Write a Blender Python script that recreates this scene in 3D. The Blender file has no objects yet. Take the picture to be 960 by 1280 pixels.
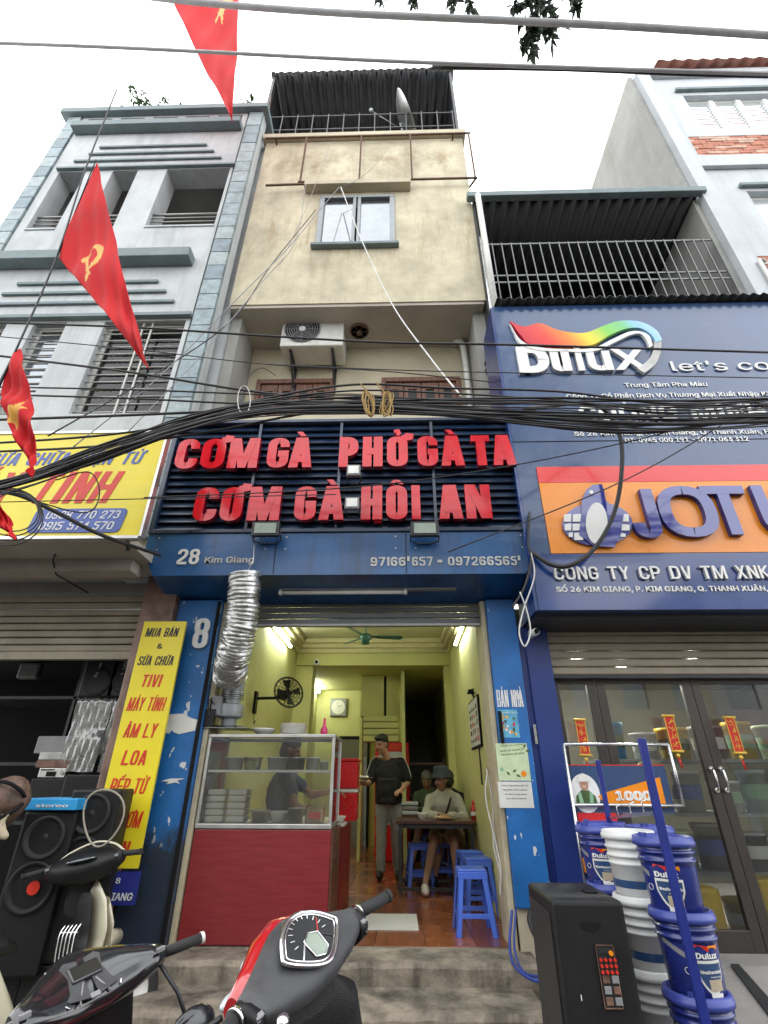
import bpy, math, random, bmesh
from mathutils import Vector, Matrix, Euler, noise
random.seed(7)
S = bpy.context.scene; COL = S.collection
PI = math.pi
# ---------------------------------------------------------------- camera, sky, sun, exposure
F = 615.0; CAMZ = 1.62
cd = bpy.data.cameras.new('camera'); cam = bpy.data.objects.new('camera', cd); COL.objects.link(cam)
cd.sensor_fit = 'HORIZONTAL'; cd.sensor_width = 36; cd.lens = 36*F/960; cd.clip_start = 0.05; cd.clip_end = 600
RM = (Matrix.Rotation(math.radians(1.5), 3, 'Z') @ Matrix.Rotation(PI/2+math.radians(28.8), 3, 'X') @ Matrix.Rotation(math.radians(0.2), 3, 'Z'))
cam.location = (0, 0, CAMZ); cam.rotation_euler = RM.to_euler(); S.camera = cam
w = bpy.data.worlds.new('World'); S.world = w; w.use_nodes = True
nt = w.node_tree; bg = nt.nodes['Background']
sky = nt.nodes.new('ShaderNodeTexSky'); sky.sky_type = 'NISHITA'; sky.sun_disc = False
SUN_EL, SUN_AZ = math.radians(62), math.radians(-14)      # azimuth from +Y towards +X
sky.sun_elevation = SUN_EL; sky.sun_rotation = SUN_AZ
hs = nt.nodes.new('ShaderNodeHueSaturation'); hs.inputs['Saturation'].default_value = 0.25
tc = nt.nodes.new('ShaderNodeTexCoord'); nz = nt.nodes.new('ShaderNodeTexNoise'); nz.inputs['Scale'].default_value = 2.2; nz.inputs['Detail'].default_value = 4
cr = nt.nodes.new('ShaderNodeValToRGB'); cr.color_ramp.elements[0].color = (15.5, 16.2, 17, 1); cr.color_ramp.elements[1].color = (20, 20, 20, 1)
cr.color_ramp.elements[0].position = .35; cr.color_ramp.elements[1].position = .65
mx = nt.nodes.new('ShaderNodeMixRGB'); mx.inputs['Fac'].default_value = 0.85
nt.links.new(tc.outputs['Generated'], nz.inputs['Vector']); nt.links.new(nz.outputs['Fac'], cr.inputs['Fac'])
nt.links.new(sky.outputs[0], hs.inputs['Color']); nt.links.new(hs.outputs[0], mx.inputs[1]); nt.links.new(cr.outputs[0], mx.inputs[2])
nt.links.new(mx.outputs[0], bg.inputs['Color']); bg.inputs['Strength'].default_value = 0.11
sd = bpy.data.lights.new('sun', 'SUN'); sd.energy = 1.0; sd.angle = math.radians(14); sd.color = (1, .96, .9)
sun = bpy.data.objects.new('sun', sd); COL.objects.link(sun)
sdir = Vector((math.sin(SUN_AZ)*math.cos(SUN_EL), math.cos(SUN_AZ)*math.cos(SUN_EL), math.sin(SUN_EL)))
sun.rotation_euler = sdir.to_track_quat('Z', 'Y').to_euler(); sun.location = sdir*50
S.view_settings.view_transform = 'Standard'; S.view_settings.look = 'None'; S.view_settings.gamma = 1; S.view_settings.exposure = 0.9
S.cycles.max_bounces = 7; S.cycles.transparent_max_bounces = 12; S.cycles.caustics_reflective = False; S.cycles.caustics_refractive = False
S.cycles.use_denoising = True; S.cycles.sample_clamp_indirect = 6

# ---------------------------------------------------------------- measuring: where a sight line meets a plane of the real place
def ray(x, y): return RM @ Vector((x-480, -(y-640), -F))
def at(x, y, Y):
    d = ray(x, y); return Vector((0, 0, CAMZ)) + d*(Y/d.y)
def atz(x, y, z):
    d = ray(x, y); return Vector((0, 0, CAMZ)) + d*((z-CAMZ)/d.z)
def atx(x, y, X):
    d = ray(x, y); return Vector((0, 0, CAMZ)) + d*(X/d.x)

# ---------------------------------------------------------------- materials
MATS = {}
def mat(name, col, rough=.6, metal=0, var=.12, scale=6, bump=.15, dirt=None, dirt_amt=.35, streak=0, coat=0, emit=None, es=1, spec=.5, alpha=1, trans=0, bscale=None, edge=None):
    if name in MATS: return MATS[name]
    m = bpy.data.materials.new(name); m.use_nodes = True; n = m.node_tree.nodes; l = m.node_tree.links
    b = n['Principled BSDF']; b.inputs['Roughness'].default_value = rough; b.inputs['Metallic'].default_value = metal
    b.inputs['Specular IOR Level'].default_value = spec
    b.inputs['Coat Weight'].default_value = coat; b.inputs['Coat Roughness'].default_value = .08
    c = (*col, 1)
    tc = n.new('ShaderNodeTexCoord'); geo = n.new('ShaderNodeNewGeometry')
    no = n.new('ShaderNodeTexNoise'); no.inputs['Scale'].default_value = scale; no.inputs['Detail'].default_value = 7; no.inputs['Roughness'].default_value = .65
    l.new(geo.outputs['Position'], no.inputs['Vector'])
    mixc = n.new('ShaderNodeMixRGB'); mixc.inputs[1].default_value = tuple(min(1, x*(1-var*1.4)) for x in col)+(1,); mixc.inputs[2].default_value = tuple(min(1, x*(1+var)) for x in col)+(1,)
    mr = n.new('ShaderNodeMapRange'); mr.inputs[1].default_value = .3; mr.inputs[2].default_value = .7
    l.new(no.outputs['Fac'], mr.inputs[0]); l.new(mr.outputs[0], mixc.inputs[0])
    out = mixc.outputs[0]
    if dirt:
        mp = n.new('ShaderNodeMapping'); mp.inputs['Scale'].default_value = (2.2, 2.2, .22) if streak else (1, 1, 1)
        l.new(geo.outputs['Position'], mp.inputs[0])
        n2 = n.new('ShaderNodeTexNoise'); n2.inputs['Scale'].default_value = 1.6 if streak else scale*.35; n2.inputs['Detail'].default_value = 9; n2.inputs['Roughness'].default_value = .7
        l.new(mp.outputs[0], n2.inputs['Vector'])
        m2 = n.new('ShaderNodeMapRange'); m2.inputs[1].default_value = .5; m2.inputs[2].default_value = .78; m2.inputs[4].default_value = dirt_amt*2
        l.new(n2.outputs['Fac'], m2.inputs[0])
        mm = n.new('ShaderNodeMixRGB'); mm.inputs[2].default_value = (*dirt, 1); l.new(m2.outputs[0], mm.inputs[0]); l.new(out, mm.inputs[1]); out = mm.outputs[0]
    l.new(out, b.inputs['Base Color'])
    n3 = n.new('ShaderNodeMapRange'); n3.inputs[3].default_value = max(.02, rough-.12); n3.inputs[4].default_value = min(1, rough+.12)
    l.new(no.outputs['Fac'], n3.inputs[0]); l.new(n3.outputs[0], b.inputs['Roughness'])
    if bump:
        nb = n.new('ShaderNodeTexNoise'); nb.inputs['Scale'].default_value = bscale or scale*9; nb.inputs['Detail'].default_value = 5
        l.new(geo.outputs['Position'], nb.inputs['Vector'])
        bp = n.new('ShaderNodeBump'); bp.inputs['Strength'].default_value = bump; bp.inputs['Distance'].default_value = .01
        l.new(nb.outputs['Fac'], bp.inputs['Height']); l.new(bp.outputs[0], b.inputs['Normal'])
    if emit:
        b.inputs['Emission Color'].default_value = (*emit, 1); b.inputs['Emission Strength'].default_value = es
    if trans:
        b.inputs['Transmission Weight'].default_value = trans; b.inputs['IOR'].default_value = 1.45
    if alpha < 1: b.inputs['Alpha'].default_value = alpha
    MATS[name] = m; return m
def glass(name, tint=(.9, .95, .93), refl=.08, rough=.02, dirt=.08):
    if name in MATS: return MATS[name]
    m = bpy.data.materials.new(name); m.use_nodes = True; n = m.node_tree.nodes; l = m.node_tree.links; n.clear()
    o = n.new('ShaderNodeOutputMaterial'); t = n.new('ShaderNodeBsdfTransparent'); t.inputs[0].default_value = (*tint, 1)
    g = n.new('ShaderNodeBsdfGlossy'); g.inputs['Roughness'].default_value = rough
    d = n.new('ShaderNodeBsdfDiffuse'); d.inputs[0].default_value = (.6, .6, .57, 1)
    no = n.new('ShaderNodeTexNoise'); no.inputs['Scale'].default_value = 3; no.inputs['Detail'].default_value = 8
    geo = n.new('ShaderNodeNewGeometry'); l.new(geo.outputs['Position'], no.inputs['Vector'])
    mr = n.new('ShaderNodeMapRange'); mr.inputs[1].default_value = .35; mr.inputs[2].default_value = .75; mr.inputs[3].default_value = dirt*.3; mr.inputs[4].default_value = dirt*1.6
    l.new(no.outputs['Fac'], mr.inputs[0])
    fr = n.new('ShaderNodeFresnel'); fr.inputs[0].default_value = 1.5
    ad = n.new('ShaderNodeMath'); ad.operation = 'ADD'; ad.inputs[1].default_value = refl-.04; ad.use_clamp = True; l.new(fr.outputs[0], ad.inputs[0])
    m0 = n.new('ShaderNodeMixShader'); l.new(mr.outputs[0], m0.inputs[0]); l.new(t.outputs[0], m0.inputs[1]); l.new(d.outputs[0], m0.inputs[2])
    mx = n.new('ShaderNodeMixShader'); l.new(ad.outputs[0], mx.inputs[0]); l.new(m0.outputs[0], mx.inputs[1]); l.new(g.outputs[0], mx.inputs[2])
    l.new(mx.outputs[0], o.inputs[0]); MATS[name] = m; return m
def grain(name, c1, c2, scale=(1, 1, 12), rough=.35, coat=.2):
    if name in MATS: return MATS[name]
    m = mat(name, c1, rough, coat=coat, bump=0); n = m.node_tree.nodes; l = m.node_tree.links; b = n['Principled BSDF']
    g = n.new('ShaderNodeNewGeometry'); mp = n.new('ShaderNodeMapping'); mp.inputs['Scale'].default_value = scale
    no = n.new('ShaderNodeTexNoise'); no.inputs['Scale'].default_value = 4; no.inputs['Detail'].default_value = 6
    l.new(g.outputs['Position'], mp.inputs[0]); l.new(mp.outputs[0], no.inputs['Vector'])
    mr = n.new('ShaderNodeMapRange'); mr.inputs[1].default_value = .38; mr.inputs[2].default_value = .62; l.new(no.outputs['Fac'], mr.inputs[0])
    mx = n.new('ShaderNodeMixRGB'); mx.inputs[1].default_value = (*c1, 1); mx.inputs[2].default_value = (*c2, 1); l.new(mr.outputs[0], mx.inputs[0])
    l.new(mx.outputs[0], b.inputs['Base Color']); return m
def flaky(name, base, under, amt=.6, scale=9, rough=.45, lowz=None):
    """paint with small chips that show what is under it; dark blotches spread over it below lowz"""
    if name in MATS: return MATS[name]
    m = mat(name, base, rough, var=.18, scale=3, bump=.25, bscale=25); n = m.node_tree.nodes; l = m.node_tree.links; b = n['Principled BSDF']
    src = b.inputs['Base Color'].links[0].from_socket
    g = n.new('ShaderNodeNewGeometry'); no = n.new('ShaderNodeTexNoise'); no.inputs['Scale'].default_value = scale; no.inputs['Detail'].default_value = 3; no.inputs['Roughness'].default_value = .5
    mp = n.new('ShaderNodeMapping'); mp.inputs['Scale'].default_value = (1, 1, .55); l.new(g.outputs['Position'], mp.inputs[0]); l.new(mp.outputs[0], no.inputs['Vector'])
    mr = n.new('ShaderNodeMapRange'); mr.inputs[1].default_value = amt; mr.inputs[2].default_value = amt+.02; l.new(no.outputs['Fac'], mr.inputs[0])
    mx = n.new('ShaderNodeMixRGB'); mx.inputs[2].default_value = (*under, 1); l.new(mr.outputs[0], mx.inputs[0]); l.new(src, mx.inputs[1]); last = mx.outputs[0]
    if lowz:
        se = n.new('ShaderNodeSeparateXYZ'); l.new(g.outputs['Position'], se.inputs[0])
        a = n.new('ShaderNodeMapRange'); a.inputs[1].default_value = lowz; a.inputs[2].default_value = lowz-.5; l.new(se.outputs[2], a.inputs[0])
        n4 = n.new('ShaderNodeTexNoise'); n4.inputs['Scale'].default_value = 7; n4.inputs['Detail'].default_value = 8; n4.inputs['Roughness'].default_value = .7; l.new(mp.outputs[0], n4.inputs['Vector'])
        mu = n.new('ShaderNodeMath'); mu.operation = 'MULTIPLY'; l.new(a.outputs[0], mu.inputs[0]); l.new(n4.outputs['Fac'], mu.inputs[1])
        m5 = n.new('ShaderNodeMapRange'); m5.inputs[1].default_value = .22; m5.inputs[2].default_value = .42; l.new(mu.outputs[0], m5.inputs[0])
        mz = n.new('ShaderNodeMixRGB'); mz.inputs[2].default_value = (.02, .03, .05, 1); l.new(m5.outputs[0], mz.inputs[0]); l.new(last, mz.inputs[1]); last = mz.outputs[0]
    l.new(last, b.inputs['Base Color']); return m

M = {}
def D(k, *a, **kw): M[k] = mat(k, *a, **kw)
M['yellow_plaster'] = mat('yellow_plaster', (.56, .51, .37), .9, var=.22, scale=1.6, bump=.3, dirt=(.2, .17, .12), dirt_amt=.2, streak=1, bscale=14)
def stain(m, z0, z1, col, lo=.42, hi=.62, sc=(1.2, 1.2, .8)):
    n = m.node_tree.nodes; l = m.node_tree.links; b = n['Principled BSDF']; src = b.inputs['Base Color'].links[0].from_socket
    g = n.new('ShaderNodeNewGeometry'); se = n.new('ShaderNodeSeparateXYZ'); l.new(g.outputs['Position'], se.inputs[0]); mp = n.new('ShaderNodeMapping'); mp.inputs['Scale'].default_value = sc; l.new(g.outputs['Position'], mp.inputs[0])
    no = n.new('ShaderNodeTexNoise'); no.inputs['Scale'].default_value = 2.4; no.inputs['Detail'].default_value = 10; no.inputs['Roughness'].default_value = .72; l.new(mp.outputs[0], no.inputs['Vector'])
    r_ = n.new('ShaderNodeMapRange'); r_.inputs[1].default_value = lo; r_.inputs[2].default_value = hi; l.new(no.outputs['Fac'], r_.inputs[0])
    mid = (z0+z1)/2; a = n.new('ShaderNodeMath'); a.operation = 'SUBTRACT'; a.inputs[1].default_value = mid; l.new(se.outputs[2], a.inputs[0]); c = n.new('ShaderNodeMath'); c.operation = 'ABSOLUTE'; l.new(a.outputs[0], c.inputs[0])
    q = n.new('ShaderNodeMapRange'); q.inputs[1].default_value = (z1-z0)/2; q.inputs[2].default_value = (z1-z0)/6; l.new(c.outputs[0], q.inputs[0]); mu = n.new('ShaderNodeMath'); mu.operation = 'MULTIPLY'; l.new(q.outputs[0], mu.inputs[0]); l.new(r_.outputs[0], mu.inputs[1])
    m2 = n.new('ShaderNodeMath'); m2.operation = 'MULTIPLY'; m2.inputs[1].default_value = .75; l.new(mu.outputs[0], m2.inputs[0]); mx = n.new('ShaderNodeMixRGB'); mx.inputs[2].default_value = (*col, 1); l.new(m2.outputs[0], mx.inputs[0]); l.new(src, mx.inputs[1]); l.new(mx.outputs[0], b.inputs['Base Color'])
stain(M['yellow_plaster'], 11.3, 12.75, (.30, .225, .13), .46, .66); stain(M['yellow_plaster'], 8.6, 10.8, (.36, .28, .16), .5, .66, (2.5, 2.5, .5))
D('cream_plaster', (.50, .45, .33), .9, scale=1.5, dirt=(.2, .17, .12), dirt_amt=.25, bump=.2)
D('soffit', (.42, .38, .33), .9, scale=1.2, dirt=(.16, .14, .12), dirt_amt=.3)
D('white_plaster', (.47, .495, .50), .9, var=.12, scale=1.8, dirt=(.22, .235, .24), dirt_amt=.32, streak=1, bump=.2)
D('grey_trim', (.16, .205, .215), .7, scale=4, bump=.2, dirt=(.3, .33, .33), dirt_amt=.25)
D('tile_grey_a', (.22, .29, .31), .45, scale=7, var=.3); D('tile_grey_b', (.15, .21, .24), .45, scale=7, var=.3); D('tile_grey_c', (.28, .34, .35), .5, scale=7, var=.25)
D('grout', (.05, .06, .065), .9)
D('grey_paint', (.49, .515, .535), .8, scale=1.5, var=.08, dirt=(.3, .33, .35), dirt_amt=.25, streak=1)
D('side_plaster', (.31, .31, .29), .95, scale=1, var=.18, dirt=(.2, .19, .16), dirt_amt=.3, streak=1)
D('brick_red', (.42, .17, .11), .85, scale=9, var=.3); D('brick_pale', (.52, .34, .26), .85, scale=9, var=.3)
D('pink_tile', (.5, .22, .17), .8, scale=5, var=.2, dirt=(.3, .25, .22))
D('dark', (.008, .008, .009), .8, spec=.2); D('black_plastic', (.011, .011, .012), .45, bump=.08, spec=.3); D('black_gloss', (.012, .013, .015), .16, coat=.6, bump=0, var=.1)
D('rubber', (.02, .02, .021), .75); D('dark_metal', (.05, .052, .055), .45, metal=.6); D('steel', (.55, .56, .57), .28, metal=1, bump=.03); D('alu', (.62, .62, .6), .38, metal=.9, bump=.05)
D('chrome', (.8, .8, .8), .08, metal=1, bump=0, var=.02); D('rust', (.12, .065, .04), .85, scale=12, var=.35); D('pipe_white', (.55, .55, .52), .4)
D('grey_metal', (.27, .29, .30), .5, metal=.4, scale=10); D('rail_metal', (.36, .36, .34), .5, metal=.5)
D('sign_slat', (.012, .03, .07), .32, coat=.25, var=.3, scale=5, dirt=(.09, .1, .11), dirt_amt=.35); D('sign_band', (.014, .088, .245), .35, coat=.2, scale=2, var=.18, dirt=(.01, .025, .06), dirt_amt=.5, streak=1, bump=.05)
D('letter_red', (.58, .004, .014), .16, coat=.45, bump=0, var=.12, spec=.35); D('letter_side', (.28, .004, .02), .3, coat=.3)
D('letter_white', (.72, .72, .70), .3, var=.06, coat=.2); D('letter_white_dull', (.5, .5, .48), .5, var=.2, dirt=(.2, .18, .16))
D('panel_navy', (.026, .066, .165), .28, coat=.5, var=.1, scale=1, dirt=(.05, .07, .15), dirt_amt=.3, streak=1, bump=.02); D('panel_royal', (.010, .04, .18), .22, coat=.6, var=.1, bump=.02)
D('panel_orange', (.80, .25, .008), .3, coat=.3, var=.05, bump=.02); D('panel_red', (.68, .03, .03), .3, coat=.3, var=.05)
D('letter_navy', (.03, .04, .25), .08, coat=1, bump=0); D('white', (.75, .75, .73), .5, var=.05); D('pure_black', (.01, .01, .01), .6)
D('sign_yellow', (.80, .66, .02), .42, var=.06, scale=2, coat=.2, dirt=(.55, .5, .1), dirt_amt=.25, bump=.02); D('ink_blue', (.07, .12, .4), .4); D('ink_red', (.62, .03, .015), .4); D('ink_black', (.02, .018, .03), .4)
M['pillar_blue'] = flaky('pillar_blue', (.012, .125, .37), (.55, .58, .6), amt=.655, scale=13, lowz=1.55)
M['pillar_blue_b'] = flaky('pillar_blue_b', (.012, .13, .40), (.6, .62, .62), amt=.685, scale=13)
D('pillar_navy', (.010, .03, .17), .4, var=.15, scale=2, bump=.08)
D('shutter_beige', (.32, .28, .21), .45, metal=.1, var=.15, scale=3, dirt=(.14, .12, .09), dirt_amt=.3); D('shutter_grey', (.13, .14, .15), .45, metal=.3); D('shutter_dark', (.02, .022, .03), .5)
D('wall_green', (.60, .59, .25), .7, var=.08, scale=1, bump=.05, dirt=(.33, .34, .14), dirt_amt=.2); D('ceil_green', (.55, .54, .30), .8, var=.05); D('mould', (.60, .55, .30), .6, var=.06)
D('strip_cream', (.50, .44, .30), .6, dirt=(.2, .15, .1))
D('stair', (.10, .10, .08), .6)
D('tile_a', (.26, .075, .025), .24, scale=3, var=.3, bump=.01, coat=.2); D('tile_b', (.20, .055, .02), .24, scale=3, var=.3, bump=.01, coat=.2); D('tile_c', (.29, .095, .035), .26, scale=3, var=.3, bump=.01, coat=.2)
M['red_wood'] = grain('red_wood', (.20, .018, .022), (.235, .024, .028), (1.0, 1.0, 11)); M['dark_wood'] = grain('dark_wood', (.07, .03, .02), (.12, .05, .03), (2, 2, 14), .3)
M['brown_wood'] = grain('brown_wood', (.13, .06, .04), (.2, .1, .07), (9, 9, 1), .6, 0)
D('concrete', (.24, .215, .18), .9, var=.28, scale=3, bump=.5, bscale=30, dirt=(.09, .08, .065), dirt_amt=.5); D('concrete_dark', (.17, .155, .13), .85, var=.3, scale=4, bump=.4, dirt=(.07, .06, .05), dirt_amt=.4)
D('riser', (.24, .205, .16), .9, var=.5, scale=5, bump=.9, bscale=24, dirt=(.045, .038, .03), dirt_amt=.75, streak=1)
D('paving', (.27, .255, .24), .85, var=.15, scale=3, dirt=(.16, .15, .13)); D('asphalt', (.05, .05, .05), .9)
D('marble', (.24, .15, .12), .35, var=.4, scale=5)
D('stool_blue', (.075, .17, .70), .32, var=.05, bump=.02, coat=.15); D('bucket_navy', (.018, .03, .19), .28, coat=.3, var=.06, bump=.02); D('bucket_lid', (.045, .065, .30), .38, var=.06, bump=.03); D('bucket_white', (.66, .67, .66), .35, var=.05)
D('post_navy', (.012, .025, .20), .32, coat=.4); D('flag_red', (.68, .02, .025), .75, var=.1, scale=2, bump=.1, bscale=60); _m = M['flag_red']; _n = _m.node_tree.nodes; _l = _m.node_tree.links; _t = _n.new('ShaderNodeBsdfTranslucent'); _t.inputs[0].default_value = (.75, .02, .03, 1); _x = _n.new('ShaderNodeMixShader'); _x.inputs[0].default_value = .35
_l.new(_n['Principled BSDF'].outputs[0], _x.inputs[1]); _l.new(_t.outputs[0], _x.inputs[2]); _l.new(_x.outputs[0], _n['Material Output'].inputs[0])
D('flag_gold', (.66, .34, .05), .6); D('cloth_leather', (.12, .07, .05), .6, var=.5, scale=14)
D('red_plastic', (.62, .01, .015), .3, var=.05, bump=.02); D('scooter_red', (.42, .008, .012), .12, coat=1, bump=0, var=.05); D('scooter_grey', (.055, .056, .06), .5, bump=.12, bscale=400, var=.25, scale=14, dirt=(.12, .115, .10), dirt_amt=.18); D('scooter_cream', (.60, .56, .42), .22, coat=.5, var=.04, bump=0)
D('scooter_black', (.014, .015, .017), .14, coat=.9, bump=0, var=.1); D('seat_black', (.011, .011, .012), .5, bump=.25, bscale=300, spec=.3)
D('skin', (.42, .23, .15), .55, var=.08, scale=20, bump=.05); D('skin_dark', (.30, .16, .10), .55, var=.08, scale=20, bump=.05); D('hair', (.012, .010, .009), .5, bump=.5, bscale=120); D('hair_grey', (.10, .09, .085), .7, bump=.5, bscale=120)
D('cloth_black', (.012, .012, .014), .9, bump=.3, bscale=90); D('cloth_grey', (.27, .27, .25), .9, bump=.3, bscale=90); D('cloth_beige', (.40, .37, .30), .9, bump=.3, bscale=90, var=.12); D('cloth_sand', (.45, .38, .27), .9, bump=.3, bscale=90); D('cloth_blue', (.07, .10, .17), .9, bump=.3, bscale=90); D('bar_dark', (.16, .165, .165), .5, metal=.4); D('cloth_white', (.6, .6, .58), .9, bump=.2); D('cloth_green', (.05, .065, .04), .9); D('hat', (.03, .035, .045), .9, bump=.3, bscale=80); D('lips', (.25, .06, .05), .5); D('shoe_white', (.6, .57, .5), .6)
D('ac_white', (.62, .62, .58), .45, var=.06, dirt=(.35, .33, .28), dirt_amt=.3, streak=1); D('ceramic', (.72, .71, .66), .2, coat=.4, var=.03, bump=0); D('leaf', (.05, .10, .025), .6, var=.3, scale=9); D('leaf_dark', (.025, .045, .02), .6, var=.3, scale=9); D('bark', (.10, .08, .06), .95, var=.3, scale=12, bump=.6)
D('cable', (.018, .018, .02), .55, var=.2, bump=0); D('cable_white', (.6, .6, .58), .5, bump=0); D('cable_blue', (.02, .05, .28), .4, bump=0); D('cord_yellow', (.33, .21, .06), .7); D('cord_pale', (.30, .27, .22), .7); D('cable_glare', (.45, .45, .46), .6, bump=0); D('cable_grey', (.24, .24, .25), .6, bump=0)
D('paper', (.66, .66, .63), .7, var=.06); D('paper_green', (.52, .62, .40), .6, var=.12, scale=10); D('paper_blue', (.12, .42, .62), .5, var=.3, scale=14); D('gold', (.72, .45, .06), .4, metal=.2); D('banner_red', (.58, .015, .012), .6)
D('tube_light', (.9, .9, .9), emit=(.93, 1, .90), es=46); D('tube_off', (.8, .8, .76), .3); D('lamp_dot', (.9, .9, .9), emit=(1, .96, .85), es=520); D('lcd', (.30, .36, .30), .3); D('fan_green', (.02, .10, .07), .35, coat=.3)
D('food', (.55, .30, .10), .7, var=.4, scale=40); D('sauce', (.40, .02, .01), .25, coat=.5); D('pale_green', (.25, .45, .28), .4); D('yellow_plastic', (.78, .50, .02), .4); D('grey_plastic', (.24, .24, .25), .5); D('brown_leather', (.16, .085, .06), .5, var=.5, scale=14); D('box_blue', (.03, .30, .62), .4)
M['foil'] = mat('foil', (.62, .62, .61), .36, metal=1, bump=.6, bscale=40, var=.15)
M['plastic_film'] = glass('plastic_film', (.75, .75, .72), .16, .18, .32)
M['glass_clear'] = glass('glass_clear', (.93, .96, .95), .06, .01, .06); M['glass_dirty'] = glass('glass_dirty', (.96, .97, .96), .05, .03, .06); M['glass_door'] = glass('glass_door', (.93, .95, .94), .04, .01, .025)
M['glass_window'] = mat('glass_window', (.22, .24, .26), .04, metal=.75, bump=0, spec=1, coat=.5, var=.1); D('dark_pane', (.02, .02, .02), .5); M['glass_pale'] = mat('glass_pale', (.5, .55, .58), .15, bump=0, coat=.5, var=.1)

# ---------------------------------------------------------------- mesh building
ORG = {}
class MB:
    def __init__(s): s.v = []; s.f = []; s.mi = []; s.sm = []
    def add(s, vs, fs, mi=0, sm=False):
        o = len(s.v); s.v += [Vector(v) for v in vs]
        for f in fs: s.f.append([i+o for i in f]); s.mi.append(mi); s.sm.append(sm)
        return s
    def box(s, a, b, mi=0):
        x0, x1 = sorted((a[0], b[0])); y0, y1 = sorted((a[1], b[1])); z0, z1 = sorted((a[2], b[2]))
        return s.add([(x0, y0, z0), (x1, y0, z0), (x1, y1, z0), (x0, y1, z0), (x0, y0, z1), (x1, y0, z1), (x1, y1, z1), (x0, y1, z1)],
                     [(0, 3, 2, 1), (4, 5, 6, 7), (0, 1, 5, 4), (1, 2, 6, 5), (2, 3, 7, 6), (3, 0, 4, 7)], mi)
    def rbox(s, c, size, R=None, mi=0):
        o = len(s.v); h = [q/2 for q in size]; s.box((-h[0], -h[1], -h[2]), h, mi); c = Vector(c)
        for i in range(o, len(s.v)): s.v[i] = (R @ s.v[i] if R else s.v[i]) + c
        return s
    def bar(s, p0, p1, wx, wy, mi=0, up=(0, 0, 1)):
        p0 = Vector(p0); p1 = Vector(p1); d = (p1-p0).normalized(); u = Vector(up)
        if abs(d.dot(u)) > .98: u = Vector((0, 1, 0))
        a = d.cross(u).normalized(); b = a.cross(d)
        vs = [p + a*sx*wx/2 + b*sy*wy/2 for p in (p0, p1) for sx, sy in ((-1, -1), (1, -1), (1, 1), (-1, 1))]
        return s.add(vs, [(0, 1, 2, 3), (7, 6, 5, 4), (0, 4, 5, 1), (1, 5, 6, 2), (2, 6, 7, 3), (3, 7, 4, 0)], mi)
    def tube(s, pts, r, n=8, mi=0, caps=True, closed=False):
        pts = [Vector(p) for p in pts]; k = len(pts); R = r if isinstance(r, (list, tuple)) else [r]*k; vs = []; up = None
        for i, p in enumerate(pts):
            a = pts[(i-1) % k] if (closed or i > 0) else p; b = pts[(i+1) % k] if (closed or i < k-1) else p
            d = (b-a).normalized()
            if up is None: up = Vector((0, 0, 1)) if abs(d.z) < .9 else Vector((0, 1, 0))
            x = d.cross(up).normalized(); up = x.cross(d).normalized()
            for j in range(n):
                t = 2*PI*j/n; vs.append(p + x*math.cos(t)*R[i] + up*math.sin(t)*R[i])
        fs = []
        for i in range(k if closed else k-1):
            for j in range(n):
                a = i*n+j; b = i*n+(j+1) % n; c = ((i+1) % k)*n+(j+1) % n; d = ((i+1) % k)*n+j; fs.append((a, b, c, d))
        s.add(vs, fs, mi, True)
        if caps and not closed:
            o = len(s.v)-len(vs); s.f.append([o+j for j in range(n)][::-1]); s.mi.append(mi); s.sm.append(False)
            s.f.append([o+(k-1)*n+j for j in range(n)]); s.mi.append(mi); s.sm.append(False)
        return s
    def cyl(s, p0, p1, r0, r1=None, n=16, mi=0): return s.tube([p0, p1], [r0, r0 if r1 is None else r1], n, mi)
    def lathe(s, prof, c=(0, 0, 0), n=24, mi=0, R=None, cap0=True, cap1=True):
        c = Vector(c); vs = []
        for r, z in prof:
            for j in range(n):
                t = 2*PI*j/n; q = Vector((r*math.cos(t), r*math.sin(t), z)); vs.append((R @ q if R else q)+c)
        k = len(prof); fs = [(i*n+j, i*n+(j+1) % n, (i+1)*n+(j+1) % n, (i+1)*n+j) for i in range(k-1) for j in range(n)]
        s.add(vs, fs, mi, True); o = len(s.v)-len(vs)
        if cap0: s.f.append([o+j for j in range(n)][::-1]); s.mi.append(mi); s.sm.append(False)
        if cap1: s.f.append([o+(k-1)*n+j for j in range(n)]); s.mi.append(mi); s.sm.append(False)
        return s
    def ell(s, c, r, R=None, n=14, k=9, mi=0):
        c = Vector(c); vs = []
        for i in range(1, k):
            a = PI*i/k
            for j in range(n):
                t = 2*PI*j/n; q = Vector((r[0]*math.sin(a)*math.cos(t), r[1]*math.sin(a)*math.sin(t), r[2]*math.cos(a))); vs.append((R @ q if R else q)+c)
        for z in (1, -1):
            q = Vector((0, 0, r[2]*z)); vs.append((R @ q if R else q)+c)
        fs = [(i*n+j, (i+1)*n+j, (i+1)*n+(j+1) % n, i*n+(j+1) % n) for i in range(k-2) for j in range(n)]
        T = (k-1)*n; fs += [(T, j, (j+1) % n) for j in range(n)] + [(T+1, (k-2)*n+(j+1) % n, (k-2)*n+j) for j in range(n)]
        return s.add(vs, fs, mi, True)
    def limb(s, p0, p1, r0, r1, n=12, mi=0):
        s.tube([p0, p1], [r0, r1], n, mi); s.ell(p0, (r0,)*3, n=n, k=8, mi=mi); return s.ell(p1, (r1,)*3, n=n, k=8, mi=mi)
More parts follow.
